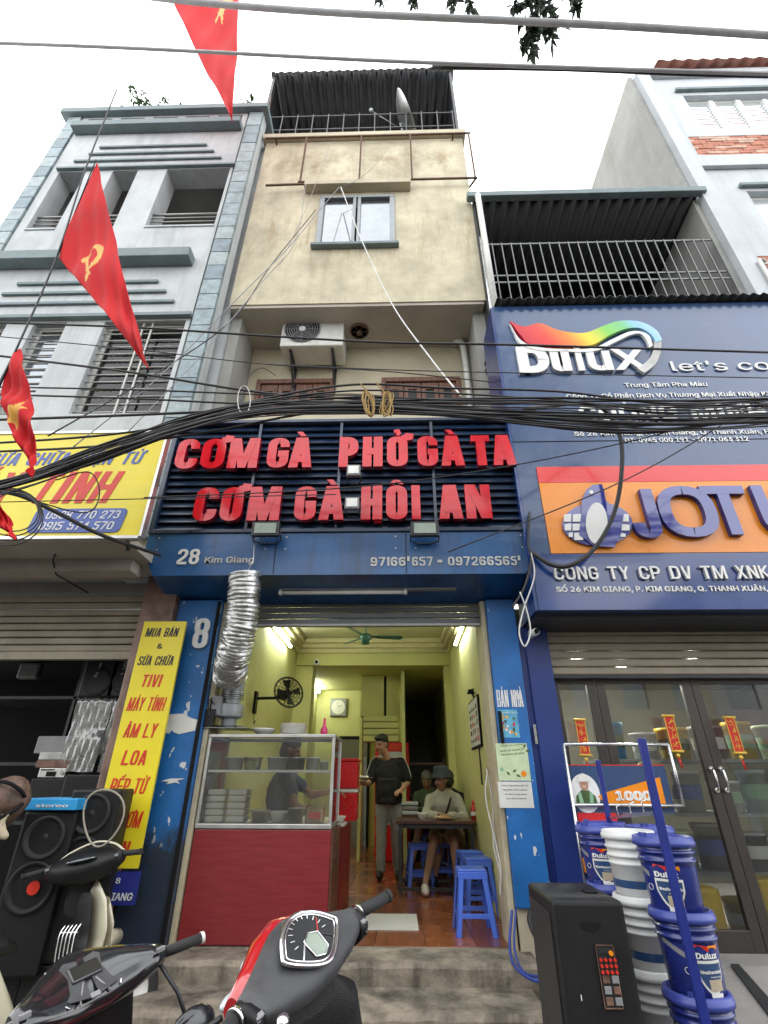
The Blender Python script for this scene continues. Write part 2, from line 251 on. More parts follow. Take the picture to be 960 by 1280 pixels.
    def prism(s, pts, y0, y1, mi=0, mside=None):
        """outline in x,z (counter-clockwise seen from -Y), from y0 (front) to y1"""
        a = sum(pts[i][0]*pts[(i+1) % len(pts)][1]-pts[(i+1) % len(pts)][0]*pts[i][1] for i in range(len(pts)))
        if a < 0: pts = pts[::-1]
        n = len(pts); vs = [(p[0], y0, p[1]) for p in pts]+[(p[0], y1, p[1]) for p in pts]
        s.add(vs, [list(range(n))], mi); o = len(s.v)-2*n
        s.f.append([o+n+i for i in range(n)][::-1]); s.mi.append(mi); s.sm.append(False)
        for i in range(n): s.f.append([o+i, o+n+i, o+n+(i+1) % n, o+(i+1) % n]); s.mi.append(mi if mside is None else mside); s.sm.append(False)
        return s
    def xform(s, Mx, start=0):
        for i in range(start, len(s.v)): s.v[i] = Mx @ s.v[i]
        return s
    def build(s, name, mats, parent=None, bevel=0, seg=2, label=None, cat=None, group=None, kind=None, subd=0, solid=0, smooth=None):
        if not isinstance(mats, (list, tuple)): mats = [mats]
        mats = [M[m] if isinstance(m, str) else m for m in mats]
        if parent is not None: org = ORG[parent]
        else:
            xs = [v.x for v in s.v]; ys = [v.y for v in s.v]; org = Vector(((min(xs)+max(xs))/2, (min(ys)+max(ys))/2, min(v.z for v in s.v)))
        me = bpy.data.meshes.new(name); me.from_pydata([v-org for v in s.v], [], s.f)
        for m in mats: me.materials.append(m)
        me.polygons.foreach_set('material_index', s.mi); me.polygons.foreach_set('use_smooth', [smooth if smooth is not None else q for q in s.sm]); me.update()
        o = bpy.data.objects.new(name, me); COL.objects.link(o); ORG[o] = org
        if parent is not None: o.parent = parent
        else: o.location = org
        tag(o, label, cat, group, kind)
        if bevel:
            b = o.modifiers.new('bevel', 'BEVEL'); b.width = bevel; b.segments = seg; b.limit_method = 'ANGLE'; b.angle_limit = math.radians(40)
        if solid: q = o.modifiers.new('solid', 'SOLIDIFY'); q.thickness = solid
        if subd: q = o.modifiers.new('sub', 'SUBSURF'); q.levels = subd; q.render_levels = subd
        return o
def tag(o, label=None, cat=None, group=None, kind=None):
    if label: o['label'] = label
    if cat: o['category'] = cat
    if group: o['group'] = group
    if kind: o['kind'] = kind
    return o
def root(name, label, cat, loc=(0, 0, 0), group=None, kind=None):
    o = bpy.data.objects.new(name, None); o.empty_display_size = .1; COL.objects.link(o); o.location = loc; ORG[o] = Vector(loc)
    return tag(o, label, cat, group, kind)
def copy_tree(o, parent=None):
    c = o.copy(); COL.objects.link(c); c.parent = parent
    for ch in [q for q in o.children]: copy_tree(ch, c)
    return c
def dup(o, loc, rz=0, label=None, sc=None):
    c = copy_tree(o); c.location = loc; c.rotation_euler = (0, 0, rz)
    if sc: c.scale = sc
    if label: c['label'] = label
    return c
def bx(name, a, b, m, parent=None, bevel=0, **kw): return MB().box(a, b).build(name, m, parent, bevel, **kw)
def wall_holes(mb, x0, x1, z0, z1, y0, y1, holes, mi=0):
    xs = sorted({x0, x1, *[min(max(h[i], x0), x1) for h in holes for i in (0, 1)]}); zs = sorted({z0, z1, *[min(max(h[i], z0), z1) for h in holes for i in (2, 3)]})
    for i in range(len(xs)-1):
        run = None
        for j in range(len(zs)-1):
            cx = (xs[i]+xs[i+1])/2; cz = (zs[j]+zs[j+1])/2; hole = any(h[0] < cx < h[1] and h[2] < cz < h[3] for h in holes)
            if hole:
                if run is not None: mb.box((xs[i], y0, run), (xs[i+1], y1, zs[j]), mi); run = None
            elif run is None: run = zs[j]
        if run is not None: mb.box((xs[i], y0, run), (xs[i+1], y1, zs[-1]), mi)
    return mb
def spline(pts, n=8):
    pts = [Vector(p) for p in pts]; P = [pts[0]*2-pts[1]]+pts+[pts[-1]*2-pts[-2]]; out = []
    for i in range(1, len(P)-2):
        for j in range(n):
            t = j/n; a, b, c, d = P[i-1:i+3]
            out.append(.5*((2*b)+(c-a)*t+(2*a-5*b+4*c-d)*t*t+(3*b-a-3*c+d)*t**3))
    return out+[pts[-1]]

# remeshed organic bodies
def organic(mb, name, m, parent, voxel=.015, smooth=3, **kw):
    o = mb.build(name, m, parent, **kw)
    r = o.modifiers.new('r', 'REMESH'); r.mode = 'VOXEL'; r.voxel_size = voxel; r.use_smooth_shade = True
    if smooth: q = o.modifiers.new('s', 'SMOOTH'); q.iterations = smooth; q.factor = .5
    dg = bpy.context.evaluated_depsgraph_get(); me = bpy.data.meshes.new_from_object(o.evaluated_get(dg)); o.modifiers.clear(); old = o.data; o.data = me
    me.materials.clear(); me.materials.append(M[m] if isinstance(m, str) else m)
    if isinstance(m, str) and m.startswith('cloth'):        # folds
        for v in me.vertices:
            p = v.co*7; q = noise.noise(Vector((p.x, p.y, p.z*1.6)))+.5*noise.noise(v.co*17); v.co += v.normal*(.011*q)
    bpy.data.meshes.remove(old); return o

# ---------------------------------------------------------------- lettering
import os, unicodedata
try: FONT = bpy.data.fonts.load(os.path.join(bpy.utils.system_resource('DATAFILES', path='fonts'), 'Inter.woff2'))   # ships with Blender
except Exception: FONT = None
def text_mesh(s, off=.012, ext=.1, res=2, shear=0, pr=.03):
    c = bpy.data.curves.new('t', 'FONT'); c.body = s
    if FONT: c.font = FONT
    c.fill_mode = 'BOTH'; c.offset = 0; c.extrude = ext; c.resolution_u = res; c.shear = shear
    o = bpy.data.objects.new('t', c); COL.objects.link(o); dg = bpy.context.evaluated_depsgraph_get()
    me = bpy.data.meshes.new_from_object(o.evaluated_get(dg)); vs = [v.co.copy() for v in me.vertices]; fs = [list(p.vertices) for p in me.polygons]
    bpy.data.objects.remove(o); bpy.data.curves.remove(c); bpy.data.meshes.remove(me)
    if off:                                                 # bold: shifted copies, each a hair prouder than the last
        V0, F0 = vs, fs; vs, fs = [], []
        for k, (dx, dy) in enumerate(((-1, -.6), (1, .6), (-1, .6), (1, -.6)) if off > .012 else ((-1, 0), (1, 0))):
            o_ = len(vs); vs += [Vector((v.x+dx*off, v.y+dy*off, v.z+(pr*k if v.z > 0 else 0))) for v in V0]; fs += [[i+o_ for i in f] for f in F0]
    return vs, fs
def text(s, x0, x1, z0, cap, Y, depth, m, name, parent=None, off=.012, shear=0, rot=0, side=None, **kw):
    """bold lettering facing -Y: left x0, right x1, baseline z0, capital height cap, front at Y-depth, back at Y"""
    vs, fs = text_mesh(s, off, .5, 3 if cap > .12 else 1, shear, min(.05, .0004/depth))
    a = min(v.x for v in vs); b = max(v.x for v in vs); sx = (x1-x0)/(b-a); sz = cap/.73
    mb = MB(); vv = [Vector(((v.x-a)*sx, v.z, v.y*sz)) for v in vs]
    if rot: R = Matrix.Rotation(rot, 3, 'Y'); vv = [R @ v for v in vv]
    vv = [Vector((x0+v.x, Y-depth/2-v.y*depth, z0+v.z)) for v in vv]
    mb.add(vv, fs); 
    if side:
        for i, f in enumerate(mb.f):
            n = (mb.v[f[1]]-mb.v[f[0]]).cross(mb.v[f[2]]-mb.v[f[0]])
            if n.length and abs(n.normalized().y) < .5: mb.mi[i] = 1
        return mb.build(name, [m, side], parent, **kw)
    return mb.build(name, m, parent, **kw)
def strip(mb, pts, w, y0, y1, closed=False, mi=0, ms=1, wx=None):
    """a heavy stroke along a centre line in x,z with mitred corners"""
    n = len(pts); L = []; Rr = []; wx = wx or w
    for i in range(n):
        a = Vector(pts[(i-1) % n]) if (closed or i) else Vector(pts[0]); p = Vector(pts[i]); b = Vector(pts[(i+1) % n]) if (closed or i < n-1) else Vector(pts[-1])
        d1 = (p-a); d2 = (b-p); d1 = d1.normalized() if d1.length else d2.normalized(); d2 = d2.normalized() if d2.length else d1
        t = (d1+d2).normalized(); nn = Vector((-t.y, t.x)); k = 1/max(.5, nn.dot(Vector((-d1.y, d1.x))))
        off = Vector((nn.x*wx/2*k, nn.y*w/2*k)); L.append(p+off); Rr.append(p-off)
    vs = [(q.x, y, q.y) for y in (y0, y1) for q in L+Rr]; fs = []
    for i in range(n if closed else n-1):
        j = (i+1) % n
        mb.add([], []) 
        fs.append((i, n+i, n+j, j)); fs.append((2*n+i, 2*n+j, 3*n+j, 3*n+i))
    o = len(mb.v); mb.add(vs, fs, mi); sd = []
    for i in range(n if closed else n-1):
        j = (i+1) % n; sd.append((i, j, 2*n+j, 2*n+i)); sd.append((n+i, 3*n+i, 3*n+j, n+j))
    if not closed: sd.append((0, 2*n, 3*n, n)); sd.append((n-1, 2*n-1, 4*n-1, 3*n-1))
    for f in sd: mb.f.append([o+q for q in f]); mb.mi.append(ms); mb.sm.append(False)
def fillet(pts, rad, closed=False, k=5):
    out = []; n = len(pts)
    for i in range(n):
        if not closed and i in (0, n-1): out.append(pts[i]); continue
        a, p, b = Vector(pts[(i-1) % n]), Vector(pts[i]), Vector(pts[(i+1) % n]); u = a-p; v = b-p; r = min(rad, u.length*.5 if (closed or 0 < i-1) else u.length*.95, v.length*.5 if (closed or i+1 < n-1) else v.length*.95)
        p0 = p+u.normalized()*r; p1 = p+v.normalized()*r
        for j in range(k+1):
            t = j/k; q = p0*(1-t)**2+p*2*t*(1-t)+p1*t*t; out.append((q.x, q.y))
    return out
def heavy(mb, ch, x, z, W, H, t, y0, y1, rk=.3):
    """one heavy condensed capital or digit with its Vietnamese marks, in the box x..x+W, z..z+H"""
    nf = unicodedata.normalize('NFD', ch); k = nf[0]; marks = nf[1:]; bar_ = k == 'Đ'; k = 'D' if bar_ else k
    th = t*.82; l, r, b, T, c = x+t/2, x+W-t/2, z+th/2, z+H-th/2, x+W/2; hm = z+H/2; rad = min(W*.5, H*rk); e = [0]
    q = max(.00015, (y1-y0)*.02)
    def s(pts, f=0, closed=False, w=None):
        e[0] += q; pts = fillet(pts, f, closed, 5 if H > .12 else 2) if f else pts; strip(mb, pts, th if w is None else w, y0-e[0], y1, closed, wx=t if w is None else w)
    def para(xa, za, xb, zb, w=t):
        e[0] += q; mb.prism([(xa-w/2, za), (xa+w/2, za), (xb+w/2, zb), (xb-w/2, zb)], y0-e[0], y1, 0, 1)
    if k == 'C': s([(r, z+H*.66), (r, T), (l, T), (l, b), (r, b), (r, z+H*.34)], rad)
    elif k == 'G': s([(r, z+H*.68), (r, T), (l, T), (l, b), (r, b), (r, z+H*.5)], rad); s([(c, z+H*.46), (r+t*.5, z+H*.46)])
    elif k in 'O0Q': s([(l, b), (r, b), (r, T), (l, T)], rad, True)
    elif k == 'D': para(l, z, l, z+H); s([(l, T), (r, T), (r, b), (l, b)], rad)
    elif k == 'U': s([(l, z+H), (l, b), (r, b), (r, z+H)], rad)
    elif k == 'J': s([(r, z+H), (r, b), (l, b), (l, z+H*.3)], rad)
    elif k == 'S': s([(r, z+H*.72), (r, T), (l, T), (l, z+H*.56), (r, z+H*.44), (r, b), (l, b), (l, z+H*.28)], rad*.8)
    elif k == 'M': para(l, z, l, z+H); para(r, z, r, z+H); para(c, z, l+t*.25, z+H, t*.85); para(c, z, r-t*.25, z+H, t*.85)
    elif k == 'N': para(l, z, l, z+H); para(r, z, r, z+H); para(r-t*.1, z, l+t*.1, z+H)
    elif k == 'H': para(l, z, l, z+H); para(r, z, r, z+H); s([(l, hm), (r, hm)])
    elif k == 'A': para(x+t*.48, z, c-t*.18, z+H); para(x+W-t*.48, z, c+t*.18, z+H); s([(x+t*.6, z+H*.27), (x+W-t*.6, z+H*.27)])
    elif k == 'V': para(c-t*.18, z, x+t*.48, z+H); para(c+t*.18, z, x+W-t*.48, z+H)
    elif k == 'X': para(x+t*.5, z, x+W-t*.5, z+H); para(x+W-t*.5, z, x+t*.5, z+H)
    elif k == 'Y': para(c, z+H*.45, x+t*.45, z+H); para(c, z+H*.45, x+W-t*.45, z+H); para(c, z, c, z+H*.5)
    elif k == 'T': para(c, z, c, z+H); s([(x, T), (x+W, T)])
    elif k == 'I': para(c, z, c, z+H, min(W, t*1.15))
    elif k == 'L': para(l, z, l, z+H); s([(l, b), (x+W, b)])
    elif k == 'E': para(l, z, l, z+H); s([(l, b), (x+W, b)]); s([(l, T), (x+W, T)]); s([(l, hm), (x+W*.92, hm)])
    elif k == 'K': para(l, z, l, z+H); para(l+t*.5, hm, r, z+H); para(r+t*.1, z, l+t*.7, z+H*.6)
    elif k in 'PBR': para(l, z, l, z+H); s([(l, T), (r, T), (r, z+H*.45), (l, z+H*.45)], rad*.8)
    if k == 'R': para(r, z, c, z+H*.45)
    if k == 'B': s([(l, z+H*.47), (r, z+H*.47), (r, b), (l, b)], rad*.8)
    elif k == '8': s([(l, b), (r, b), (r, z+H*.52), (l, z+H*.52)], rad*.8, True); s([(l, z+H*.53), (r, z+H*.53), (r, T), (l, T)], rad*.8, True)
    elif k == '2': s([(l, z+H*.66), (l, T), (r, T), (r, z+H*.55), (l, z+H*.18), (l, b), (x+W, b)], rad*.7)
    elif k in '69':
        g = (lambda p_: p_) if k == '6' else (lambda p_: [(2*c-p[0], 2*hm-p[1]) for p in p_])
        s(g([(r, z+H*.74), (r, T), (l, T), (l, b), (r, b), (r, z+H*.56), (l, z+H*.56)]), rad*.8)
    elif k == '7': para(x+W*.38, z, r, z+H*.9, t); s([(x, T), (x+W, T)])
    elif k == '1': para(c+t*.2, z, c+t*.2, z+H); s([(c, T-t*.3), (x+t*.3, T-t*.6)])
    elif k == '4': para(r-t*.3, z, r-t*.3, z+H); s([(r, z+H*.95), (l, z+H*.3), (x+W, z+H*.3)])
    elif k == '5': s([(x+W, T), (l, T), (l, z+H*.57), (r, z+H*.57), (r, b), (l, b), (l, z+H*.27)], rad*.5)
    elif k == '3': s([(l, z+H*.74), (l, T), (r, T), (r, z+H*.5), (c, z+H*.5)], rad*.7); s([(c, z+H*.53), (r, z+H*.53), (r, b), (l, b), (l, z+H*.26)], rad*.7)
    elif k == '-': s([(x, hm), (x+W, hm)])
    elif k == '.': s([(x, b), (x+t, b)])
    elif k == ',': para(x, z-H*.15, x+t*.5, z+H*.15)
    if bar_: s([(x-t*.35, hm), (c, hm)])
    top = z+H*1.04; two = '\u0302' in marks
    for m_ in marks:
        if m_ == '\u031b': s([(r-t*.1, z+H*.93), (x+W+t*.15, z+H*.97), (x+W+t*.25, z+H*1.10)])
        if m_ == '\u0302': para(c-t*.55, top, c-t*.05, top+H*.13, t*.5); para(c+t*.55, top, c+t*.05, top+H*.13, t*.5)
        o_, u_ = (t*.9, H*.06) if two else (0, 0)
        if m_ == '\u0300': para(c+t*.15+o_, top+u_, c-t*.35+o_, top+H*.16+u_, t*.65)
        if m_ == '\u0301': para(c-t*.15+o_, top+u_, c+t*.35+o_, top+H*.16+u_, t*.65)
        if m_ == '\u0303': s([(c-t*.8, top+H*.03), (c-t*.3, top+H*.1), (c+t*.3, top+H*.04), (c+t*.8, top+H*.11)], w=t*.42)
        if m_ == '\u0309': s([(c-t*.35, top+H*.13), (c+t*.1, top+H*.15), (c+t*.2, top+H*.07), (c, top)], w=t*.45)
        if m_ == '\u0323': para(c, z-H*.17, c, z-H*.06, t*.7)
def heavy_text(s, x0, x1, z, H, Y, depth, m, side, name, parent, W=.5, t=.17, gap=.1, space=.3, join=True, shear=0, z1=None):
    cwf = lambda c: space if c == ' ' else (W*.4 if c in 'I1-Í.,' else (W*1.35 if c == 'M' else W))
    tot = sum(cwf(c)+gap for c in s)-gap; k = (x1-x0)/tot; x = x0; mb = MB(); obs = []; z1 = z if z1 is None else z1
    for c in s:
        cw = cwf(c); zz = z+(z1-z)*(x-x0)/(x1-x0)
        if c != ' ':
            a = len(mb.v); heavy(mb, c, x, zz, cw*k, H, t*k, Y-depth, Y)
            for v in mb.v[a:]: v.x += (v.z-zz)*shear
            if not join: obs.append(mb.build(name, [m, side], parent)); mb = MB()
        x += (cw+gap)*k
    return mb.build(name, [m, side], parent) if join else obs
# ================================================================ SETTING
bx('street', (-120, -60, -.3), (120, 3.0, 0), 'asphalt', kind='structure')
def steps():
    mb = MB()
    # paving in front of the shops, with slabs a little proud of their joints
    mb.box((-14, 3.0, -.3), (14, 15, .10)); g = mb.build('pavement', 'concrete_dark', kind='structure')
    tag(g, kind='structure')
    slab = None
    for i in range(9):
        for j in range(4):
            x0 = 1.78+i*.42; y0 = 3.02+j*.46
            MB().box((x0+.004, y0+.004, .08), (x0+.416, y0+.456, .118)).build('paving_slab', 'paving', g, bevel=.004)
    st = root('steps', None, None, (-.5, 4.4, .1), kind='structure')
    for k, (ya, yb, zt) in enumerate([(3.72, 4.16, .235), (4.16, 4.62, .365), (4.62, 5.0, .492)]):
        random.seed(k); mb = MB(); n = 26; x0, x1 = -2.2, 1.0-.08*(2-k)
        # worn nosing: front edge wavers
        vs = []; 
        for i in range(n+1):
            x = x0+(x1-x0)*i/n; w = random.uniform(-.012, .012); h = random.uniform(-.008, .004)
            vs += [(x, ya+w, 0.05), (x, ya+w*.6, zt-.03+h), (x, ya+.02+w, zt+h), (x, yb+.1, zt)]
        fs = []
        for i in range(n):
            for j in range(3): a = i*4+j; fs.append((a, a+4, a+5, a+1))
        mb.add(vs, fs, 0, False); e = len(vs)
        mb.add([(x0, ya, .05), (x0, yb+.1, .05), (x0, yb+.1, zt), (x0, ya, zt-.02)], [(0, 3, 2, 1)]); mb.add([(x1, ya, .05), (x1, yb+.1, .05), (x1, yb+.1, zt), (x1, ya, zt-.02)], [(0, 1, 2, 3)])
        mb.build('step', 'riser', st)
    # low blocks closing the steps at both ends
    MB().box((1.0, 4.2, .1), (1.2, 4.9, .30)).build('step_cheek', 'concrete', st, bevel=.02)
    MB().box((-8, 4.7, .1), (-2.46, 8.6, .22)).build('threshold', 'concrete_dark', st)
    MB().box((1.5, 4.78, .1), (6, 8.6, .46)).build('threshold', 'paving', st, bevel=.01)
steps()

# ================================================================ CENTRAL SHOPHOUSE
hb = root('shophouse', 'narrow shophouse with stained yellow plaster front and blue pillars, in the middle', 'building', (-.55, 5.4, .1))
# storey that overhangs, its wall with a window opening
WX0, WX1, WZ0, WZ1 = -1.30, .04, 9.43, 10.88
mb = wall_holes(MB(), -2.52, 1.40, 8.04, 12.86, 5.03, 5.22, [(WX0, WX1, WZ0, WZ1)])
mb.build('plaster_wall', 'yellow_plaster', hb)
bx('party_wall', (-2.52, 5.223, 5.4), (-2.36, 12.5, 12.86), 'side_plaster', hb); bx('party_wall', (1.22, 5.223, 5.4), (1.40, 12.5, 12.86), 'side_plaster', hb)
bx('overhang_soffit', (-2.50, 5.05, 7.98), (1.38, 5.95, 8.037), 'soffit', hb)
bx('ledge', (-2.58, 4.93, 12.863), (1.46, 5.6, 13.02), 'cream_plaster', hb, bevel=.02)
# recessed wall with two brown shutter windows
mb = wall_holes(MB(), -2.355, 1.215, 5.6, 7.975, 5.88, 6.0, [(-2.2, -.95, 6.3, 7.28), (-.2, 1.05, 6.3, 7.30)]); mb.build('recessed_wall', 'cream_plaster', hb)
for (xa, xb) in ((-2.2, -.95), (-.2, 1.05)):
    fr = MB(); fr.box((xa, 5.84, 7.20), (xb, 5.94, 7.285)); fr.box((xa, 5.84, 6.3), (xa+.07, 5.94, 7.198)); fr.box((xb-.07, 5.84, 6.3), (xb, 5.94, 7.198))
    wf = fr.build('window', 'brown_wood', hb, bevel=.006)
    n = 4; ww = (xb-xa-.14)/n
    for i in range(n):
        a = xa+.07+i*ww+.006; b = a+ww-.012; mm = MB(); mm.box((a, 5.875, 6.3), (a+.07, 5.915, 7.19)); mm.box((b-.07, 5.875, 6.3), (b, 5.915, 7.19)); mm.box((a+.07, 5.875, 7.06), (b-.07, 5.915, 7.19)); mm.box((a+.07, 5.88, 6.66), (b-.07, 5.91, 6.72))
        mm.build('shutter_leaf', 'brown_wood', wf, bevel=.004)
        bx('pane', (a+.07, 5.895, 6.3), (b-.07, 5.902, 7.06), 'dark_pane', wf)
bx('balcony_slab', (-2.52, 4.72, 5.42), (1.40, 6.0, 5.60), 'cream_plaster', hb, bevel=.01)
bx('lower_wall', (-2.52, 5.0, 3.32), (1.40, 5.2, 5.418), 'cream_plaster', hb)
bx('dark_backing', (-2.3, 6.02, 6.2), (1.15, 6.06, 7.4), 'dark', hb)  # dark sheet added behind the shutters in place of the unlit room
# aluminium window
wn = MB()
for a, b in (((WX0, 4.99, WZ1-.07), (WX1, 5.12, WZ1)), ((WX0, 4.99, WZ0), (WX1, 5.12, WZ0+.07)), ((WX0, 4.99, WZ0+.072), (WX0+.09, 5.12, WZ1-.072)), ((WX1-.09, 4.99, WZ0+.072), (WX1, 5.12, WZ1-.072)), (((WX0+WX1)/2-.07, 4.99, WZ0+.072), ((WX0+WX1)/2-.015, 5.12, WZ1-.072)), (((WX0+WX1)/2+.015, 4.99, WZ0+.072), ((WX0+WX1)/2+.07, 5.12, WZ1-.072))): wn.box(a, b)
wn = wn.build('window_frame', 'grey_metal', hb, bevel=.01)
mid = (WX0+WX1)/2
bx('pane', (WX0+.09, 5.05, WZ0+.07), (mid-.07, 5.056, WZ1-.07), 'glass_window', wn); bx('pane', (mid+.07, 5.05, WZ0+.07), (WX1-.09, 5.056, WZ1-.07), 'glass_window', wn)
bx('window_sill', (WX0-.06, 4.93, WZ0-.07), (WX1+.06, 5.028, WZ0-.005), 'grey_trim', hb, bevel=.008)
bx('window_hood', (-1.58, 4.86, 11.02), (.33, 5.028, 11.14), 'cream_plaster', hb, bevel=.008)
# rusty pipe frame bolted to the face
mb = MB()
fy = 4.92
mb.bar((-1.72, fy, 11.2), (1.54, fy, 11.2), .03, .03); mb.bar((-2.5, fy, 12.80), (1.54, fy, 12.80), .03, .03); mb.bar((-2.3, fy, 11.12), (-1.3, fy, 11.14), .03, .03)
for x in (-1.68, -.6, .36, 1.50): mb.bar((x, fy-.003, 11.22), (x, fy-.003, 12.78), .03, .03)
mb.bar((1.52, fy, 11.2), (1.40, 5.1, 11.2), .03, .03); mb.bar((-1.6, fy, 11.18), (-1.6, 5.03, 11.18), .03, .03); mb.bar((.3, fy, 11.18), (.3, 5.03, 11.18), .03, .03)
mb.bar((-2.3, 4.92, 12.80), (-2.3, 5.03, 12.78), .03, .03); mb.bar((1.2, 4.92, 12.80), (1.2, 5.03, 12.78), .03, .03)
mb.build('pipe_frame', 'rust', hb)
# rooftop shelter: corrugated roof, railing, dark sheet sides
def corrug(mb, x0, x1, y0, y1, z0, z1, pitch=.18, amp=.03, axis='x', mi=0, th=.006):
    n = max(2, int(abs((x1-x0) if axis == 'x' else (y1-y0))/pitch*6)); vs = []
    for i in range(n+1):
        t = i/n; h = amp*math.sin(t*n/6*2*PI)
        if axis == 'x':
            x = x0+(x1-x0)*t; vs += [(x, y0, z0+h), (x, y1, z1+h), (x, y0, z0+h+th), (x, y1, z1+h+th)]
        else:
            y = y0+(y1-y0)*t; vs += [(x0, y, z0+h), (x1, y, z1+h), (x0, y, z0+h+th), (x1, y, z1+h+th)]
    fs = []
    for i in range(n):
        a = 4*i; fs += [(a, a+4, a+5, a+1), (a+2, a+3, a+7, a+6), (a, a+2, a+6, a+4), (a+1, a+5, a+7, a+3)]
    return mb.add(vs, fs, mi, True)
mb = MB(); corrug(mb, -2.9, 1.5, 5.22, 9.5, 16.62, 16.2, .2, .035); mb.build('roof_sheet', 'dark_metal', hb)
mb = MB(); corrug(mb, -2.85, 1.42, 5.24, 5.26, 16.50, 16.56, .3, .05); mb.build('roof_fringe', 'rust', hb)
for (a, b) in (((-2.85, 5.4, 13.0), (-2.80, 9.5, 16.5)), ((1.38, 5.4, 13.0), (1.43, 9.5, 16.5)), ((-2.8, 9.4, 13.0), (1.38, 9.45, 16.4))): bx('shelter_side', a, b, 'dark', hb)
mb = MB()
for i in range(13): x = -2.75+i*.34; mb.bar((x, 5.28, 13.02), (x, 5.28, 14.6), .022, .022)
for z in (13.25, 14.0, 14.58): mb.bar((-2.78, 5.305, z), (1.4, 5.305, z), .025, .025)
for x in (-2.82, 1.4): mb.bar((x, 5.3, 13.0), (x, 5.3, 16.55), .06, .06)
mb.build('roof_railing', 'dark_metal', hb)
# ground floor: pillars, walls, ceiling, beams
def pillar(x0, x1, z0, z1, y0, y1, m): return MB().box((x0, y0, z0), (x1, y1, z1)).build('pillar', m, hb, bevel=.006)
pillar(-2.24, -1.80, .1, 3.27, 4.86, 5.3, 'pillar_blue'); pillar(.915, 1.20, .76, 3.27, 4.88, 5.12, 'pillar_blue_b')
bx('pillar_foot', (.93, 4.93, .1), (1.25, 5.3, .757), 'cream_plaster', hb)
bx('door_post', (-1.797, 4.93, .49), (-1.755, 5.35, 3.27), 'strip_cream', hb, bevel=.004); bx('door_post', (.865, 4.93, .49), (.912, 5.35, 3.27), 'strip_cream', hb, bevel=.004)
bx('door_track', (-1.835, 4.845, .5), (-1.802, 4.875, 3.25), 'dark', hb)
bx('interior_wall', (-1.95, 5.35, .4), (-1.80, 12.2, 4.0), 'wall_green', hb); bx('interior_wall', (.95, 5.35, .4), (1.1, 13.6, 4.0), 'wall_green', hb)
bx('back_wall', (-1.8, 11.8, .4), (-1.28, 11.95, 4.0), 'wall_green', hb); bx('back_wall', (-.62, 11.8, .4), (.10, 11.95, 4.0), 'wall_green', hb); bx('back_wall', (-1.28, 11.8, 2.5), (-.62, 11.95, 4.0), 'wall_green', hb)
bx('wall_projection', (-1.8, 9.02, .4), (-1.5, 9.4, 3.44), 'wall_green', hb); bx('wall_projection', (.84, 9.02, .4), (.95, 9.3, 3.44), 'wall_green', hb)
bx('ceiling', (-1.8, 5.25, 3.90), (.95, 9.0, 3.98), 'ceil_green', hb); bx('ceiling', (-1.8, 9.32, 3.46), (.95, 14, 3.54), 'wall_green', hb)
bx('ceiling_beam', (-1.8, 9.0, 3.45), (.95, 9.3, 3.98), 'wall_green', hb, bevel=.01)
bx('stair_wall', (.12, 13.6, .4), (1.1, 13.7, 4.0), 'stair', hb)
for k, (dz, dy) in enumerate(((.0, .16), (.09, .1), (.16, .05))):
    zt = 3.9-k*.08; mm = MB(); mm.box((-1.8, 5.3, zt-.08), (-1.8+dy, 9.0, zt)); mm.box((.95-dy, 5.3, zt-.08), (.95, 9.0, zt)); mm.box((-1.8+dy, 9.0-dy, zt-.08), (.95-dy, 9.0, zt)); mm.build('ceiling_moulding', 'mould', hb, bevel=.012)
bx('partition', (.08, 9.5, .4), (.14, 13.6, 3.45), 'wall_green', hb)
pa = at(452, 833, 10); pb = at(499, 895, 10)
bx('hanging_box', (pa.x, 10.0, 2.72), (-.25, 10.6, 3.457), 'wall_green', hb); bx('hanging_box', (-.20, 10.02, 2.72), (.05, 10.6, 3.457), 'wall_green', hb)
bx('dark_gap_strip', (-.245, 10.05, 2.5), (-.205, 10.1, 3.45), 'dark', hb)  # dark strip standing in for the black gap between the hanging boxes
bx('dark_door_frame', (-1.30, 11.7, .4), (-1.25, 11.8, 2.5), 'dark', hb); bx('dark_door_frame', (-.65, 11.7, .4), (-.60, 11.8, 2.5), 'dark', hb); bx('dark_door_frame', (-1.25, 11.7, 2.44), (-.65, 11.8, 2.5), 'dark', hb)
bx('back_room', (-1.5, 13.2, .4), (-.4, 13.3, 2.7), 'stair', hb); bx('door_leaf', (-1.22, 11.86, .42), (-.68, 11.9, 2.1), 'grey_metal', hb)
st = root('x', None, None); bpy.data.objects.remove(st)
for k in range(11): bx('stair_step', (.15, 10.4+k*.27, .4), (.94, 10.4+k*.27+.30, .55+.18*(k+1)), 'stair', hb, bevel=.01)
mb = MB(); mb.tube(spline([(.22, 9.9, 1.4), (.2, 10.5, 2.1), (.18, 11.6, 3.0), (.18, 12.2, 3.4)]), .022); mb.build('stair_handrail', 'dark_wood', hb)
for k in range(3): bx('handrail_post', (.2, 10.0+k*.5, .5), (.225, 10.03+k*.5, 1.5+k*.35), 'dark', hb)
# ground floor tiles
fl = MB().box((-1.8, 5.0, .3), (1.0, 14, .488)).build('shop_floor', 'grout', kind='structure')
TW = .40
for j in range(17):
    for i in range(7):
        x0 = -1.79+i*TW; x1 = min(x0+TW-.005, .945); y0 = 5.01+j*TW
        random.seed(i*31+j*7); MB().box((x0, y0, .47), (x1, y0+TW-.005, .5+random.uniform(-.0006, .0006))).build('floor_tile', random.choice(['tile_a', 'tile_b', 'tile_c']), fl)
bx('door_sill', (-1.76, 4.985, .44), (.865, 5.008, .496), 'concrete', hb)
